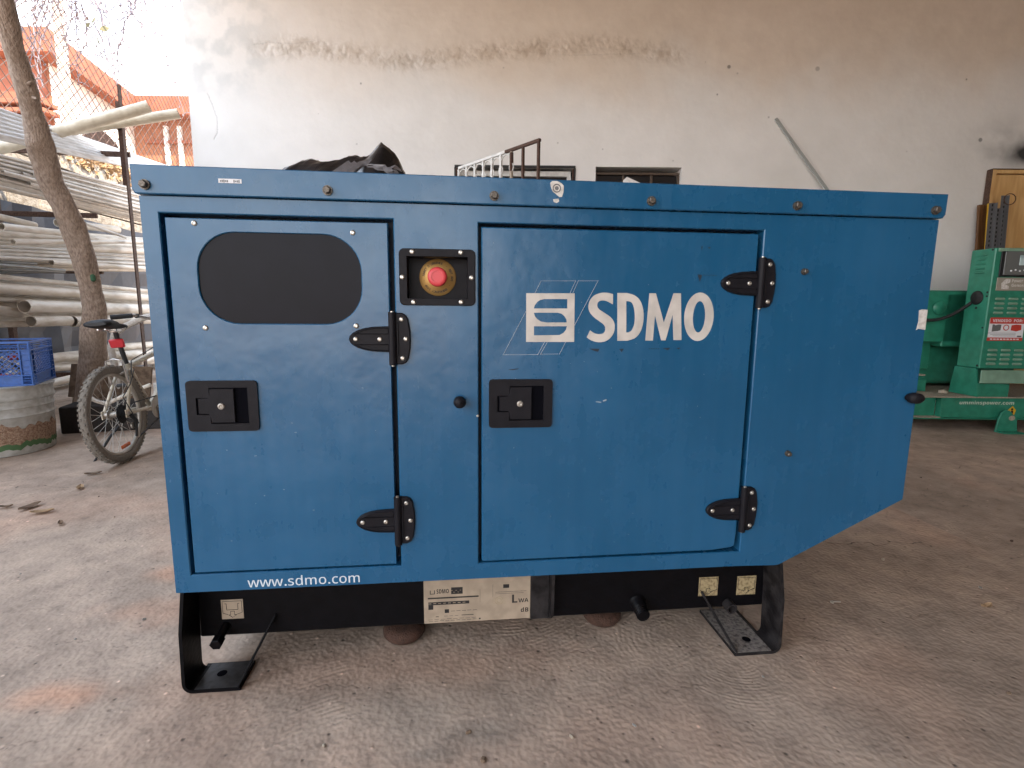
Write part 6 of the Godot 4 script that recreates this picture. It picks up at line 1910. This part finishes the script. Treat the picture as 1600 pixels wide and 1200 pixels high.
# ---------------------------------------------------------------- bucket, crate, bicycle, odds and ends
func make_yard_things() -> void:
	# galvanised tub
	var c := W(-3.34, 0, 3.26)
	var t := thing("metal_tub", "round grey galvanised tub with plaster-stained lower half under the blue crate", "tub", c)
	var s := Shape.new()
	s.lathe([Vector2(0, 0.003), Vector2(0.262, 0.003), Vector2(0.266, 0.01), Vector2(0.276, 0.236), Vector2(0.280, 0.24), Vector2(0.285, 0.247), Vector2(0.280, 0.254), Vector2(0.277, 0.26), Vector2(0.279, 0.296), Vector2(0.285, 0.303), Vector2(0.279, 0.310), Vector2(0.280, 0.345), Vector2(0.290, 0.350), Vector2(0.292, 0.362), Vector2(0.286, 0.372), Vector2(0.284, 0.415), Vector2(0.292, 0.425), Vector2(0.296, 0.436), Vector2(0.288, 0.440), Vector2(0.0, 0.432)], Transform3D(), 64)
	obj("shell", s, M.zinc, t)
	var nn := noise(401, 8.0, 4)
	var pl := Shape.new()
	var gr := Shape.new()
	var seg := 96
	for k in seg:
		var P := []
		for kk: int in [k, k + 1]:
			var a := TAU * kk / seg
			var o := Vector3(cos(a), 0, sin(a))
			var hi := 0.185 + 0.05 * nn.get_noise_2d(o.x * 2, o.z * 2) + 0.02 * nn.get_noise_2d(o.x * 9, o.z * 9)
			var lo := 0.075 + 0.03 * nn.get_noise_2d(o.x * 3 + 9, o.z * 3)
			var row := []
			for j in 7:
				var y := lerpf(lo, hi, j / 6.0)
				var e := 0.0012 + 0.006 * absf(nn.get_noise_3d(o.x * 4, y * 14, o.z * 4)) * sin(PI * clampf(j / 6.0, 0.06, 0.94))
				row.append(o * (0.266 + 0.01 * (y - 0.01) / 0.226 + e) + Vector3(0, y, 0))
			P.append([row, o, lo])
		for j in 6:
			pl.quad(P[0][0][j], P[1][0][j], P[1][0][j + 1], P[0][0][j + 1], P[0][1])
		for q in 1:
			var a0: Vector3 = P[0][1] * 0.2705 + Vector3(0, P[0][2] - 0.03, 0)
			var b0: Vector3 = P[1][1] * 0.2705 + Vector3(0, P[1][2] - 0.03, 0)
			var a1: Vector3 = P[0][1] * 0.2720 + Vector3(0, P[0][2] + 0.004, 0)
			var b1: Vector3 = P[1][1] * 0.2720 + Vector3(0, P[1][2] + 0.004, 0)
			gr.quad(a0, b0, b1, a1, P[0][1])
	obj("dried_plaster", pl, M.plaster, t)
	obj("green_stain", gr, M.plaster_green, t)
	var lb := Shape.new()
	for k in 8:
		var a := 1.42 + 0.30 * k / 8.0
		var a2 := 1.42 + 0.30 * (k + 1) / 8.0
		var dd := Vector3(cos(a), 0, sin(a)) * 0.2875
		var d2 := Vector3(cos(a2), 0, sin(a2)) * 0.2875
		lb.quad(dd + Vector3(0, 0.376, 0), d2 + Vector3(0, 0.376, 0), d2 + Vector3(0, 0.414, 0), dd + Vector3(0, 0.414, 0), dd)
	var lbo := obj("yellow_label", lb, mat(Color(0.55, 0.36, 0.10), 0.6), t)
	lbo.rotation.y = 0.55
	# milk crate on the tub
	var near := W(-3.02, 0, 3.20)
	var sd := (UW * -0.47 - NW * 0.88).normalized()      # along the side, away
	var fd := Vector3.UP.cross(sd).normalized()
	if fd.dot(UW) > 0: fd = -fd                          # along the front, to the left
	var cr := thing("milk_crate", "blue plastic lattice crate full of scraps standing on the grey tub", "crate", near + Vector3(0, 0.4405, 0))
	var FL := 0.34
	var SL := 0.44
	var H := 0.275
	var faces := [[Vector3.ZERO, fd, FL, -sd], [Vector3.ZERO, sd, SL, -fd], [sd * SL, fd, FL, sd], [fd * FL, sd, SL, fd]]
	for f in faces:
		var a: Vector3 = f[0]
		var u: Vector3 = f[1]
		var L: float = f[2]
		var n: Vector3 = f[3]
		var b := Shape.new()
		var inset := -n * 0.006
		var bs := Basis(u, Vector3.UP, u.cross(Vector3.UP))
		var bar := func(x: float, y: float, w: float, h: float, d: float) -> void: b.box(a + inset + u * x + Vector3(0, y, 0), Vector3(w, h, d), 0.0015, bs)
		for y in [[0.270, 0.012, 0.016], [0.254, 0.004, 0.012], [0.240, 0.004, 0.012], [0.222, 0.008, 0.014], [0.195, 0.006, 0.012], [0.064, 0.008, 0.014], [0.004, 0.010, 0.016]]: bar.call(L / 2, y[0], L, y[1], y[2])
		for x in [0.008, 0.055, L - 0.055, L - 0.008]: bar.call(x, H / 2, 0.008, H, 0.014)
		for y in [0.03, 0.045, 0.09, 0.12, 0.16]:
			for x in [0.031, L - 0.031]: bar.call(x, y, 0.044, 0.005, 0.012)
		# solid lower band and corner panels
		b.box(a + inset * 1.6 + u * (L / 2) + Vector3(0, 0.034, 0), Vector3(L - 0.11, 0.056, 0.003), 0.0, bs)
		for x in [0.031, L - 0.031]: b.box(a + inset * 1.8 + u * x + Vector3(0, 0.145, 0), Vector3(0.044, 0.15, 0.003), 0.0, bs)
		# diamond lattice
		var w := L - 0.114
		var step := 0.030
		var k := -0.17
		while k < w:
			for sg in 2:
				var p0 := Vector2(k, 0.066)
				var p1 := Vector2(k + 0.155, 0.221)
				var t0 := maxf(0.0, -k / 0.155)
				var t1 := minf(1.0, (w - k) / 0.155)
				if t1 > t0:
					var q0 := p0.lerp(p1, t0)
					var q1 := p0.lerp(p1, t1)
					if sg: q0.x = w - q0.x; q1.x = w - q1.x
					b.bar(a + inset + u * (0.057 + q0.x) + Vector3(0, q0.y, 0), a + inset + u * (0.057 + q1.x) + Vector3(0, q1.y, 0), 0.005, 0.004, n)
			k += step
		obj("side", b, M.crate, cr)
	var fl := Shape.new()
	fl.box(sd * SL / 2 + fd * FL / 2 + Vector3(0, 0.004, 0), Vector3(FL - 0.02, 0.005, SL - 0.02), 0.0, Basis(fd, Vector3.UP, fd.cross(Vector3.UP)))
	obj("bottom", fl, M.crate, cr)
	# scraps in the crate
	var kinds := [[M.yellow, "yellow"], [M.sticker_red, "red"], [M.black, "black"], [M.paper, "white"], [M.dust, "beige"], [M.black, "dark"], [M.zinc, "grey"]]
	for i in 16:
		var kd: Array = kinds[i % 7]
		var b := Shape.new()
		b.box(Vector3.ZERO, Vector3(R.randf_range(0.04, 0.11), R.randf_range(0.012, 0.05), R.randf_range(0.03, 0.07)), 0.004)
		var o := obj("scrap", b, kd[0])
		o.position = near + sd * R.randf_range(0.06, SL - 0.06) + fd * R.randf_range(0.05, FL - 0.05) + Vector3(0, 0.475 + 0.011 * i * 0.75, 0)
		o.rotation = Vector3(R.randf_range(-0.6, 0.6), R.randf_range(0, 3), R.randf_range(-0.6, 0.6))
		tag(o, "%s piece of scrap inside the blue crate" % kd[1], "scrap", "scraps in the blue crate")
	# low dark box, board, bent tube, planks behind the bicycle
	var bx := Shape.new()
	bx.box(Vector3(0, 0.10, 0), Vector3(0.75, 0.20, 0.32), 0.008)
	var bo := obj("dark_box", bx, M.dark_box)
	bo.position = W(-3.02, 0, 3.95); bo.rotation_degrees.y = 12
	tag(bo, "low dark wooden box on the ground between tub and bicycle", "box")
	var bd := Shape.new()
	bd.box(Vector3.ZERO, Vector3(0.55, 0.26, 0.02), 0.003)
	var bdo := obj("brown_board", bd, M.brown_board)
	bdo.position = W(-3.18, 0.345, 4.02); bdo.rotation_degrees = Vector3(-14, 10, -4)
	tag(bdo, "brown weathered board leaning behind the grey tub", "board")
	var tb := Shape.new()
	tb.tube([W(-3.12, 0.275, 3.72), W(-3.06, 0.25, 3.70), W(-3.0, 0.232, 3.70), W(-2.97, 0.232, 3.70), W(-2.93, 0.25, 3.70), W(-2.82, 0.31, 3.74), W(-2.7, 0.36, 3.78)], [0.014], 10)
	tag(obj("bent_pipe", tb, M.pvc), "short bent cream pipe lying on the dark box by the bicycle wheel", "pipe")
	for q in [[-2.52, 0.30, 3.95, 0.55, 0.10, M.paper, "white board on the ground behind the bicycle wheel", "white_board", "board"], [-2.45, 0.39, 3.97, 0.50, 0.035, M.teal, "turquoise tool handle lying behind the bicycle wheel", "tool_handle", "tool"]]:
		var b := Shape.new()
		if q[7] == "tool_handle": b.cyl(Vector3(-0.25, 0, 0), Vector3(0.25, -0.02, 0), 0.018, 0.012, 10)
		else: b.box(Vector3.ZERO, Vector3(q[3], q[4], 0.03), 0.004)
		var o := obj(q[7], b, q[5])
		o.position = W(q[0], q[1], q[2]); o.rotation_degrees.y = TURN
		tag(o, q[6], q[8])
	var st := Shape.new()
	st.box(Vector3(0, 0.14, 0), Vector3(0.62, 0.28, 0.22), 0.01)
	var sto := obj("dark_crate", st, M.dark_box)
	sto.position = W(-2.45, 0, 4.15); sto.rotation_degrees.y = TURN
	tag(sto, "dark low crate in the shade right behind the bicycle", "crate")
	# white bent frame tube standing behind the saddle
	var wf := Shape.new()
	wf.tube([W(-3.13, 0.0, 4.05), W(-3.13, 0.35, 4.03), W(-3.14, 0.62, 4.0), W(-3.10, 0.73, 4.0), W(-3.0, 0.79, 4.0), W(-2.85, 0.86, 4.02), W(-2.65, 0.87, 4.05), W(-2.5, 0.86, 4.08), W(-2.42, 0.78, 4.1), W(-2.40, 0.4, 4.12), W(-2.40, 0.0, 4.12)], [0.024], 12)
	tag(obj("tube_frame", wf, M.thin_white), "white bent tube frame standing on the ground behind the bicycle saddle", "frame")
	make_bicycle()

func wheel(parent: Node, x: float, knobs: bool) -> void:
	var c := Vector3(x, 0.297, 0)
	var t := Shape.new()
	t.torus(c, Vector3.BACK, 0.268, 0.0255, 72, 12)
	if knobs:
		for i in 66:
			var a := TAU * i / 66
			var o := Vector3(cos(a), sin(a), 0)
			var b := Basis(Vector3(-sin(a), cos(a), 0), o, Vector3.FORWARD)
			var off := 0.008 * (1 if i % 2 else -1)
			t.box(c + o * 0.2940 + Vector3(0, 0, off), Vector3(0.013, 0.007, 0.013), 0.001, b)
			for sg in [-1.0, 1.0]:
				var bt := b.rotated(b.x.normalized(), sg * 0.65)
				t.box(c + o * 0.2875 + Vector3(0, 0, sg * 0.0185), Vector3(0.014, 0.008, 0.010), 0.001, bt)
	obj("tyre", t, M.tyre, parent)
	var r := Shape.new()
	for k in 1:
		r.torus(c, Vector3.BACK, 0.240, 0.011, 64, 8, 1.15)
	var ro := obj("rim", r, M.chrome if false else M.dull, parent)
	var sp := Shape.new()
	for i in 32:
		var a := TAU * i / 32
		var zz := 0.03 if i % 2 else -0.03
		var a2 := a + (0.9 if (i / 2) % 2 else -0.9)
		sp.cyl(c + Vector3(cos(a2) * 0.028, sin(a2) * 0.028, zz), c + Vector3(cos(a) * 0.232, sin(a) * 0.232, 0), 0.0014, -1.0, 5, false)
	obj("spokes", sp, M.steel, parent)
	var h := Shape.new()
	h.cyl(c + Vector3(0, 0, -0.055), c + Vector3(0, 0, 0.055), 0.014, -1.0, 14)
	h.cyl(c + Vector3(0, 0, -0.036), c + Vector3(0, 0, -0.030), 0.03, -1.0, 16)
	h.cyl(c + Vector3(0, 0, 0.030), c + Vector3(0, 0, 0.036), 0.03, -1.0, 16)
	h.cyl(c + Vector3(0, 0, -0.078), c + Vector3(0, 0, 0.078), 0.006, -1.0, 10)
	h.cyl(c + Vector3(0, 0, 0.068), c + Vector3(0, 0, 0.076), 0.012, -1.0, 6)
	h.cyl(c + Vector3(0, 0, -0.076), c + Vector3(0, 0, -0.068), 0.012, -1.0, 6)
	obj("hub", h, M.dull, parent)

func make_bicycle() -> void:
	var b := thing("bicycle", "white mountain bicycle seen from behind on its stand beside the blue generator", "bicycle")
	var a := deg_to_rad(92.0)
	var lean := deg_to_rad(4.5)
	var hd := Vector3(cos(a), 0, -sin(a))
	var rt := Vector3(sin(a), 0, cos(a))
	b.transform = Transform3D(Basis(hd, Vector3.UP * cos(lean) - rt * sin(lean), rt * cos(lean) + Vector3.UP * sin(lean)), Vector3(-1.336, 0.001, -2.041))
	var rw := Node3D.new(); rw.name = "rear_wheel"; b.add_child(rw, true)
	wheel(rw, 0.0, true)
	var fw := Node3D.new(); fw.name = "front_wheel"; b.add_child(fw, true)
	wheel(fw, 0.93, true)
	var rf := Shape.new()
	rf.box(Vector3(0.02, 0.098, 0.012), Vector3(0.085, 0.022, 0.012), 0.004, Basis(Vector3.BACK, 0.1))
	obj("spoke_reflector", rf, M.reflector, b)
	var f := Shape.new()
	var ax := Vector3(0, 0.297, 0)
	var bb := Vector3(0.37, 0.27, 0)
	var stp := Vector3(0.20, 0.585, 0)
	var hdt := Vector3(0.76, 0.66, 0)
	var hdb := Vector3(0.80, 0.55, 0)
	f.cyl(bb, stp, 0.017, -1.0, 14)
	f.cyl(stp + Vector3(0, -0.02, 0), hdt, 0.018, -1.0, 14)
	f.cyl(bb, hdb, 0.022, -1.0, 14)
	f.cyl(hdb, hdt, 0.02, -1.0, 14)
	f.cyl(bb + Vector3(0, 0, -0.034), bb + Vector3(0, 0, 0.034), 0.022, -1.0, 14)
	for z in [-1.0, 1.0]:
		f.tube([ax + Vector3(0, 0, z * 0.066), Vector3(0.08, 0.42, z * 0.052), Vector3(0.16, 0.53, z * 0.042), stp + Vector3(0.0, -0.035, z * 0.018)], [0.0095, 0.0095, 0.009, 0.008], 10)
		f.tube([ax + Vector3(0, 0, z * 0.066), Vector3(0.2, 0.287, z * 0.052), bb + Vector3(0, 0, z * 0.03)], [0.011], 10)
		f.tube([hdb + Vector3(0.0, -0.01, z * 0.03), Vector3(0.84, 0.48, z * 0.058), Vector3(0.93, 0.297, z * 0.055)], [0.015, 0.015, 0.011], 10)
		f.box(ax + Vector3(0.005, 0.0, z * 0.066), Vector3(0.045, 0.05, 0.007), 0.002)
	f.box(Vector3(0.14, 0.535, 0), Vector3(0.03, 0.03, 0.09), 0.005)
	obj("frame", f, M.bike_white, b)
	var sp := Shape.new()
	sp.cyl(stp, Vector3(0.145, 0.80, 0), 0.0135, -1.0, 12)
	obj("seat_post", sp, M.rubber, b)
	var rr := Shape.new()
	rr.box(Vector3(0.145, 0.715, 0.0), Vector3(0.018, 0.055, 0.082), 0.006, Basis(Vector3.BACK, 0.24))
	obj("red_reflector", rr, M.reflector_red, b)
	var sd := Shape.new()
	# saddle: cross sections from the broad rear to the nose
	var secs := [[-0.02, 0.055, 0.02], [-0.005, 0.078, 0.045], [0.04, 0.085, 0.055], [0.09, 0.066, 0.05], [0.15, 0.036, 0.042], [0.21, 0.025, 0.036], [0.255, 0.018, 0.026], [0.265, 0.008, 0.010]]
	var rings := []
	for q in secs:
		var ring := []
		for k in 16:
			var an := TAU * k / 16
			ring.append(Vector3(q[0], 0.825 + 0.012 * cos(q[0] * 14.0) + q[2] * 0.55 * sin(an) * (1.0 if sin(an) > 0 else 0.9), q[1] * cos(an)))
		rings.append(ring)
	for i in rings.size() - 1:
		for k in 16:
			var k2 := (k + 1) % 16
			var cen := Vector3((secs[i][0] + secs[i + 1][0]) / 2, 0.83, 0)
			var nv := func(p: Vector3) -> Vector3: return Vector3(0, (p.y - 0.83) * 1.6, p.z * 0.6).normalized()
			sd.squad(rings[i][k], rings[i][k2], rings[i + 1][k2], rings[i + 1][k], nv.call(rings[i][k]), nv.call(rings[i][k2]), nv.call(rings[i + 1][k2]), nv.call(rings[i + 1][k]))
	for q in [[0, -1.0], [7, 1.0]]:
		for k in range(1, 15): sd.flat(rings[q[0]][0], rings[q[0]][k], rings[q[0]][k + 1], Vector3(q[1], 0, 0))
	var so := obj("saddle", sd, M.rubber, b)
	var sr := Shape.new()
	for z in [-0.02, 0.02]: sr.tube([Vector3(0.02, 0.805, z), Vector3(0.12, 0.79, z), Vector3(0.22, 0.808, z)], [0.004], 6)
	sr.box(Vector3(0.145, 0.795, 0), Vector3(0.05, 0.025, 0.05), 0.005)
	obj("saddle_rails", sr, M.chrome, so)
	# handlebar, turned to the left
	var hb := Node3D.new(); hb.name = "handlebar"; b.add_child(hb, true)
	hb.position = Vector3(0.74, 0.70, 0)
	hb.rotation.y = 0.42
	var bar := Shape.new()
	bar.cyl(Vector3(0.02, -0.05, 0), Vector3(0.0, 0.12, 0), 0.014, -1.0, 12)
	bar.cyl(Vector3(0.0, 0.12, 0), Vector3(0.06, 0.15, 0), 0.014, -1.0, 12)
	bar.tube([Vector3(0.0, 0.185, -0.30), Vector3(0.02, 0.19, -0.17), Vector3(0.06, 0.155, -0.06), Vector3(0.06, 0.15, 0.06), Vector3(0.02, 0.19, 0.17), Vector3(0.0, 0.185, 0.30)], [0.0115], 10)
	obj("bar", bar, M.chrome, hb)
	for z in [-1.0, 1.0]:
		var g := Shape.new()
		g.cyl(Vector3(0.018, 0.189, z * 0.18), Vector3(-0.002, 0.185, z * 0.305), 0.0165, 0.0175, 12)
		obj("grip", g, M.rubber, hb)
		var lv := Shape.new()
		lv.box(Vector3(0.035, 0.185, z * 0.155), Vector3(0.04, 0.03, 0.03), 0.006)
		lv.tube([Vector3(0.05, 0.18, z * 0.15), Vector3(0.075, 0.185, z * 0.19), Vector3(0.065, 0.19, z * 0.28)], [0.006], 8)
		obj("brake_lever", lv, M.rubber, hb)
	var cb := Shape.new()
	cb.tube([b_at(0.76, 0.88, -0.13), b_at(0.86, 0.86, -0.05), b_at(0.84, 0.74, -0.03), b_at(0.78, 0.62, -0.03)], [0.0035], 6)
	cb.tube([b_at(0.76, 0.88, 0.13), b_at(0.88, 0.82, 0.06), b_at(0.80, 0.70, 0.03), b_at(0.5, 0.66, 0.015), b_at(0.22, 0.60, 0.02), b_at(0.12, 0.52, 0.06)], [0.0035], 6)
	cb.tube([b_at(0.18, 0.55, 0.05), b_at(0.06, 0.47, 0.08), b_at(-0.02, 0.40, 0.07), b_at(0.0, 0.32, 0.085), b_at(0.06, 0.22, 0.085)], [0.003], 6)
	obj("cables", cb, M.rubber, b)
	# drive train
	var cs := Shape.new()
	for k in 6: cs.cyl(Vector3(0, 0.297, 0.036 + k * 0.0045), Vector3(0, 0.297, 0.038 + k * 0.0045), 0.056 - k * 0.006, -1.0, 28)
	obj("cassette", cs, M.black, b)
	var dr := Shape.new()
	dr.tube([Vector3(0.01, 0.285, 0.078), Vector3(0.04, 0.245, 0.082), Vector3(0.045, 0.20, 0.075)], [0.011, 0.013, 0.009], 8)
	dr.box(Vector3(0.05, 0.185, 0.072), Vector3(0.018, 0.085, 0.010), 0.003, Basis(Vector3.BACK, -0.3))
	obj("derailleur", dr, M.black, b)
	for q in [[0.035, 0.215], [0.065, 0.15]]:
		var jw := Shape.new()
		jw.cyl(Vector3(q[0], q[1], 0.060), Vector3(q[0], q[1], 0.068), 0.019, -1.0, 14)
		obj("jockey_wheel", jw, M.dull, b)
	var cr := Shape.new()
	cr.cyl(Vector3(0.37, 0.27, 0.045), Vector3(0.37, 0.27, 0.050), 0.075, -1.0, 28)
	cr.cyl(Vector3(0.37, 0.27, -0.068), Vector3(0.37, 0.27, 0.068), 0.012, -1.0, 10)
	cr.bar(Vector3(0.37, 0.27, 0.062), Vector3(0.37, 0.105, 0.062), 0.014, 0.022, Vector3.RIGHT, 0.003)
	cr.bar(Vector3(0.37, 0.27, -0.062), Vector3(0.37, 0.435, -0.062), 0.014, 0.022, Vector3.RIGHT, 0.003)
	obj("crank", cr, M.dull, b)
	for q in [[0.105, 0.115], [0.435, -0.115]]:
		var pd := Shape.new()
		pd.box(Vector3(0.37, q[0], q[1]), Vector3(0.09, 0.022, 0.085), 0.005)
		obj("pedal", pd, M.rubber, b)
	var ch := Shape.new()
	ch.bar(Vector3(0.0, 0.345, 0.049), Vector3(0.37, 0.344, 0.049), 0.006, 0.008, Vector3.BACK)
	ch.bar(Vector3(0.067, 0.132, 0.064), Vector3(0.37, 0.196, 0.049), 0.006, 0.008, Vector3.BACK)
	obj("chain", ch, M.black, b)
	# rear brake above the wheel
	var bk := Shape.new()
	for z in [-1.0, 1.0]:
		bk.tube([Vector3(0.10, 0.47, z * 0.048), Vector3(0.085, 0.55, z * 0.05), Vector3(0.08, 0.615, z * 0.045)], [0.008, 0.009, 0.006], 8)
		bk.box(Vector3(0.085, 0.535, z * 0.034), Vector3(0.05, 0.014, 0.012), 0.003)
	bk.tube([Vector3(0.08, 0.612, -0.045), Vector3(0.075, 0.625, 0.0), Vector3(0.08, 0.612, 0.045)], [0.003], 6)
	obj("rear_brake", bk, M.chrome, b)
	var ks := Shape.new()
	ks.tube([Vector3(0.30, 0.275, -0.06), Vector3(0.16, 0.14, -0.145), Vector3(0.03, 0.0, -0.195)], [0.009, 0.008, 0.007], 8)
	ks.box(Vector3(0.02, -0.004, -0.20), Vector3(0.03, 0.008, 0.02), 0.002)
	obj("kickstand", ks, M.black, b)

func b_at(x: float, y: float, z: float) -> Vector3: return Vector3(x, y, z)

func make_debris() -> void:
	# dry leaves and splinters on the floor
	var spots := [[-1.214, -1.238, 0.045, 0.3], [-1.317, -1.308, 0.05, 1.3], [-1.358, -1.799, 0.04, 0.4], [-1.271, -1.564, 0.035, 2.0], [-1.429, -1.318, 0.03, 0.2], [-1.037, -1.096, 0.022, 2.2], [2.378, -0.143, 0.022, 0.1], [2.466, -1.339, 0.03, 0.3], [2.05, -0.7, 0.02, 0.2], [-0.6, -1.2, 0.015, 0.8]]
	for i in spots.size():
		var q: Array = spots[i]
		var s := Shape.new()
		var h: float = q[2]
		var P := []
		for k in 7:
			var t := k / 6.0 * 2 - 1
			var w := h * 0.42 * sqrt(maxf(0.0, 1 - t * t)) + 0.001
			P.append([Vector3(t * h, 0.004 + 0.012 * t * t + 0.35 * w, -w), Vector3(t * h, 0.003 + 0.008 * t * t, 0), Vector3(t * h, 0.004 + 0.012 * t * t + 0.35 * w, w)])
		for k in 6:
			for j in 2:
				s.quad(P[k][j], P[k + 1][j], P[k + 1][j + 1], P[k][j + 1], Vector3.UP)
		var o := obj("dry_leaf", s, M.leaf_dry if i % 3 == 0 else M.brown_board)
		o.position = Vector3(q[0], 0.001, q[1]); o.rotation.y = q[3]
		tag(o, "curled brown dry leaf on the floor %s" % ["at the left edge of the photo" if q[0] < -1.15 and q[1] > -1.7 else "in front of the tub and bicycle" if q[0] < -1.15 else "left of the generator" if q[0] < 0 else "right of the generator"], "leaf", "dry leaves on the floor")
	var rr := RandomNumberGenerator.new(); rr.seed = 12
	for i in 44:
		var s := Shape.new()
		var e := rr.randf_range(0.003, 0.009)
		s.box(Vector3(0, e * 0.4, 0), Vector3(e * rr.randf_range(0.8, 2.0), e, e * rr.randf_range(0.7, 1.4)), e * 0.3)
		var o := obj("grit_crumb", s, [M.block, M.dust, M.brown_board, M.rust_dark][i % 4])
		var x := rr.randf_range(-1.6, 3.4)
		var z := rr.randf_range(-2.0, 0.35) if x < -0.1 or x > 1.8 else rr.randf_range(0.02, 0.35)
		o.position = Vector3(x, 0, z); o.rotation.y = rr.randf_range(0, 3)
		tag(o, "tiny crumb of grit on the concrete floor", "crumb", "grit crumbs on the floor")
	var nail := Shape.new()
	nail.cyl(Vector3(0, 0.004, 0), Vector3(0.025, 0.005, 0.006), 0.003, 0.002, 6)
	nail.lathe([Vector2(0, 0.006), Vector2(0.006, 0.004), Vector2(0.006, 0.0)], Transform3D(), 8)
	var no := obj("screw_on_floor", nail, M.steel)
	no.position = Vector3(1.9, 0, -0.22)
	tag(no, "small loose pale screw on the floor right of the skid", "screw")
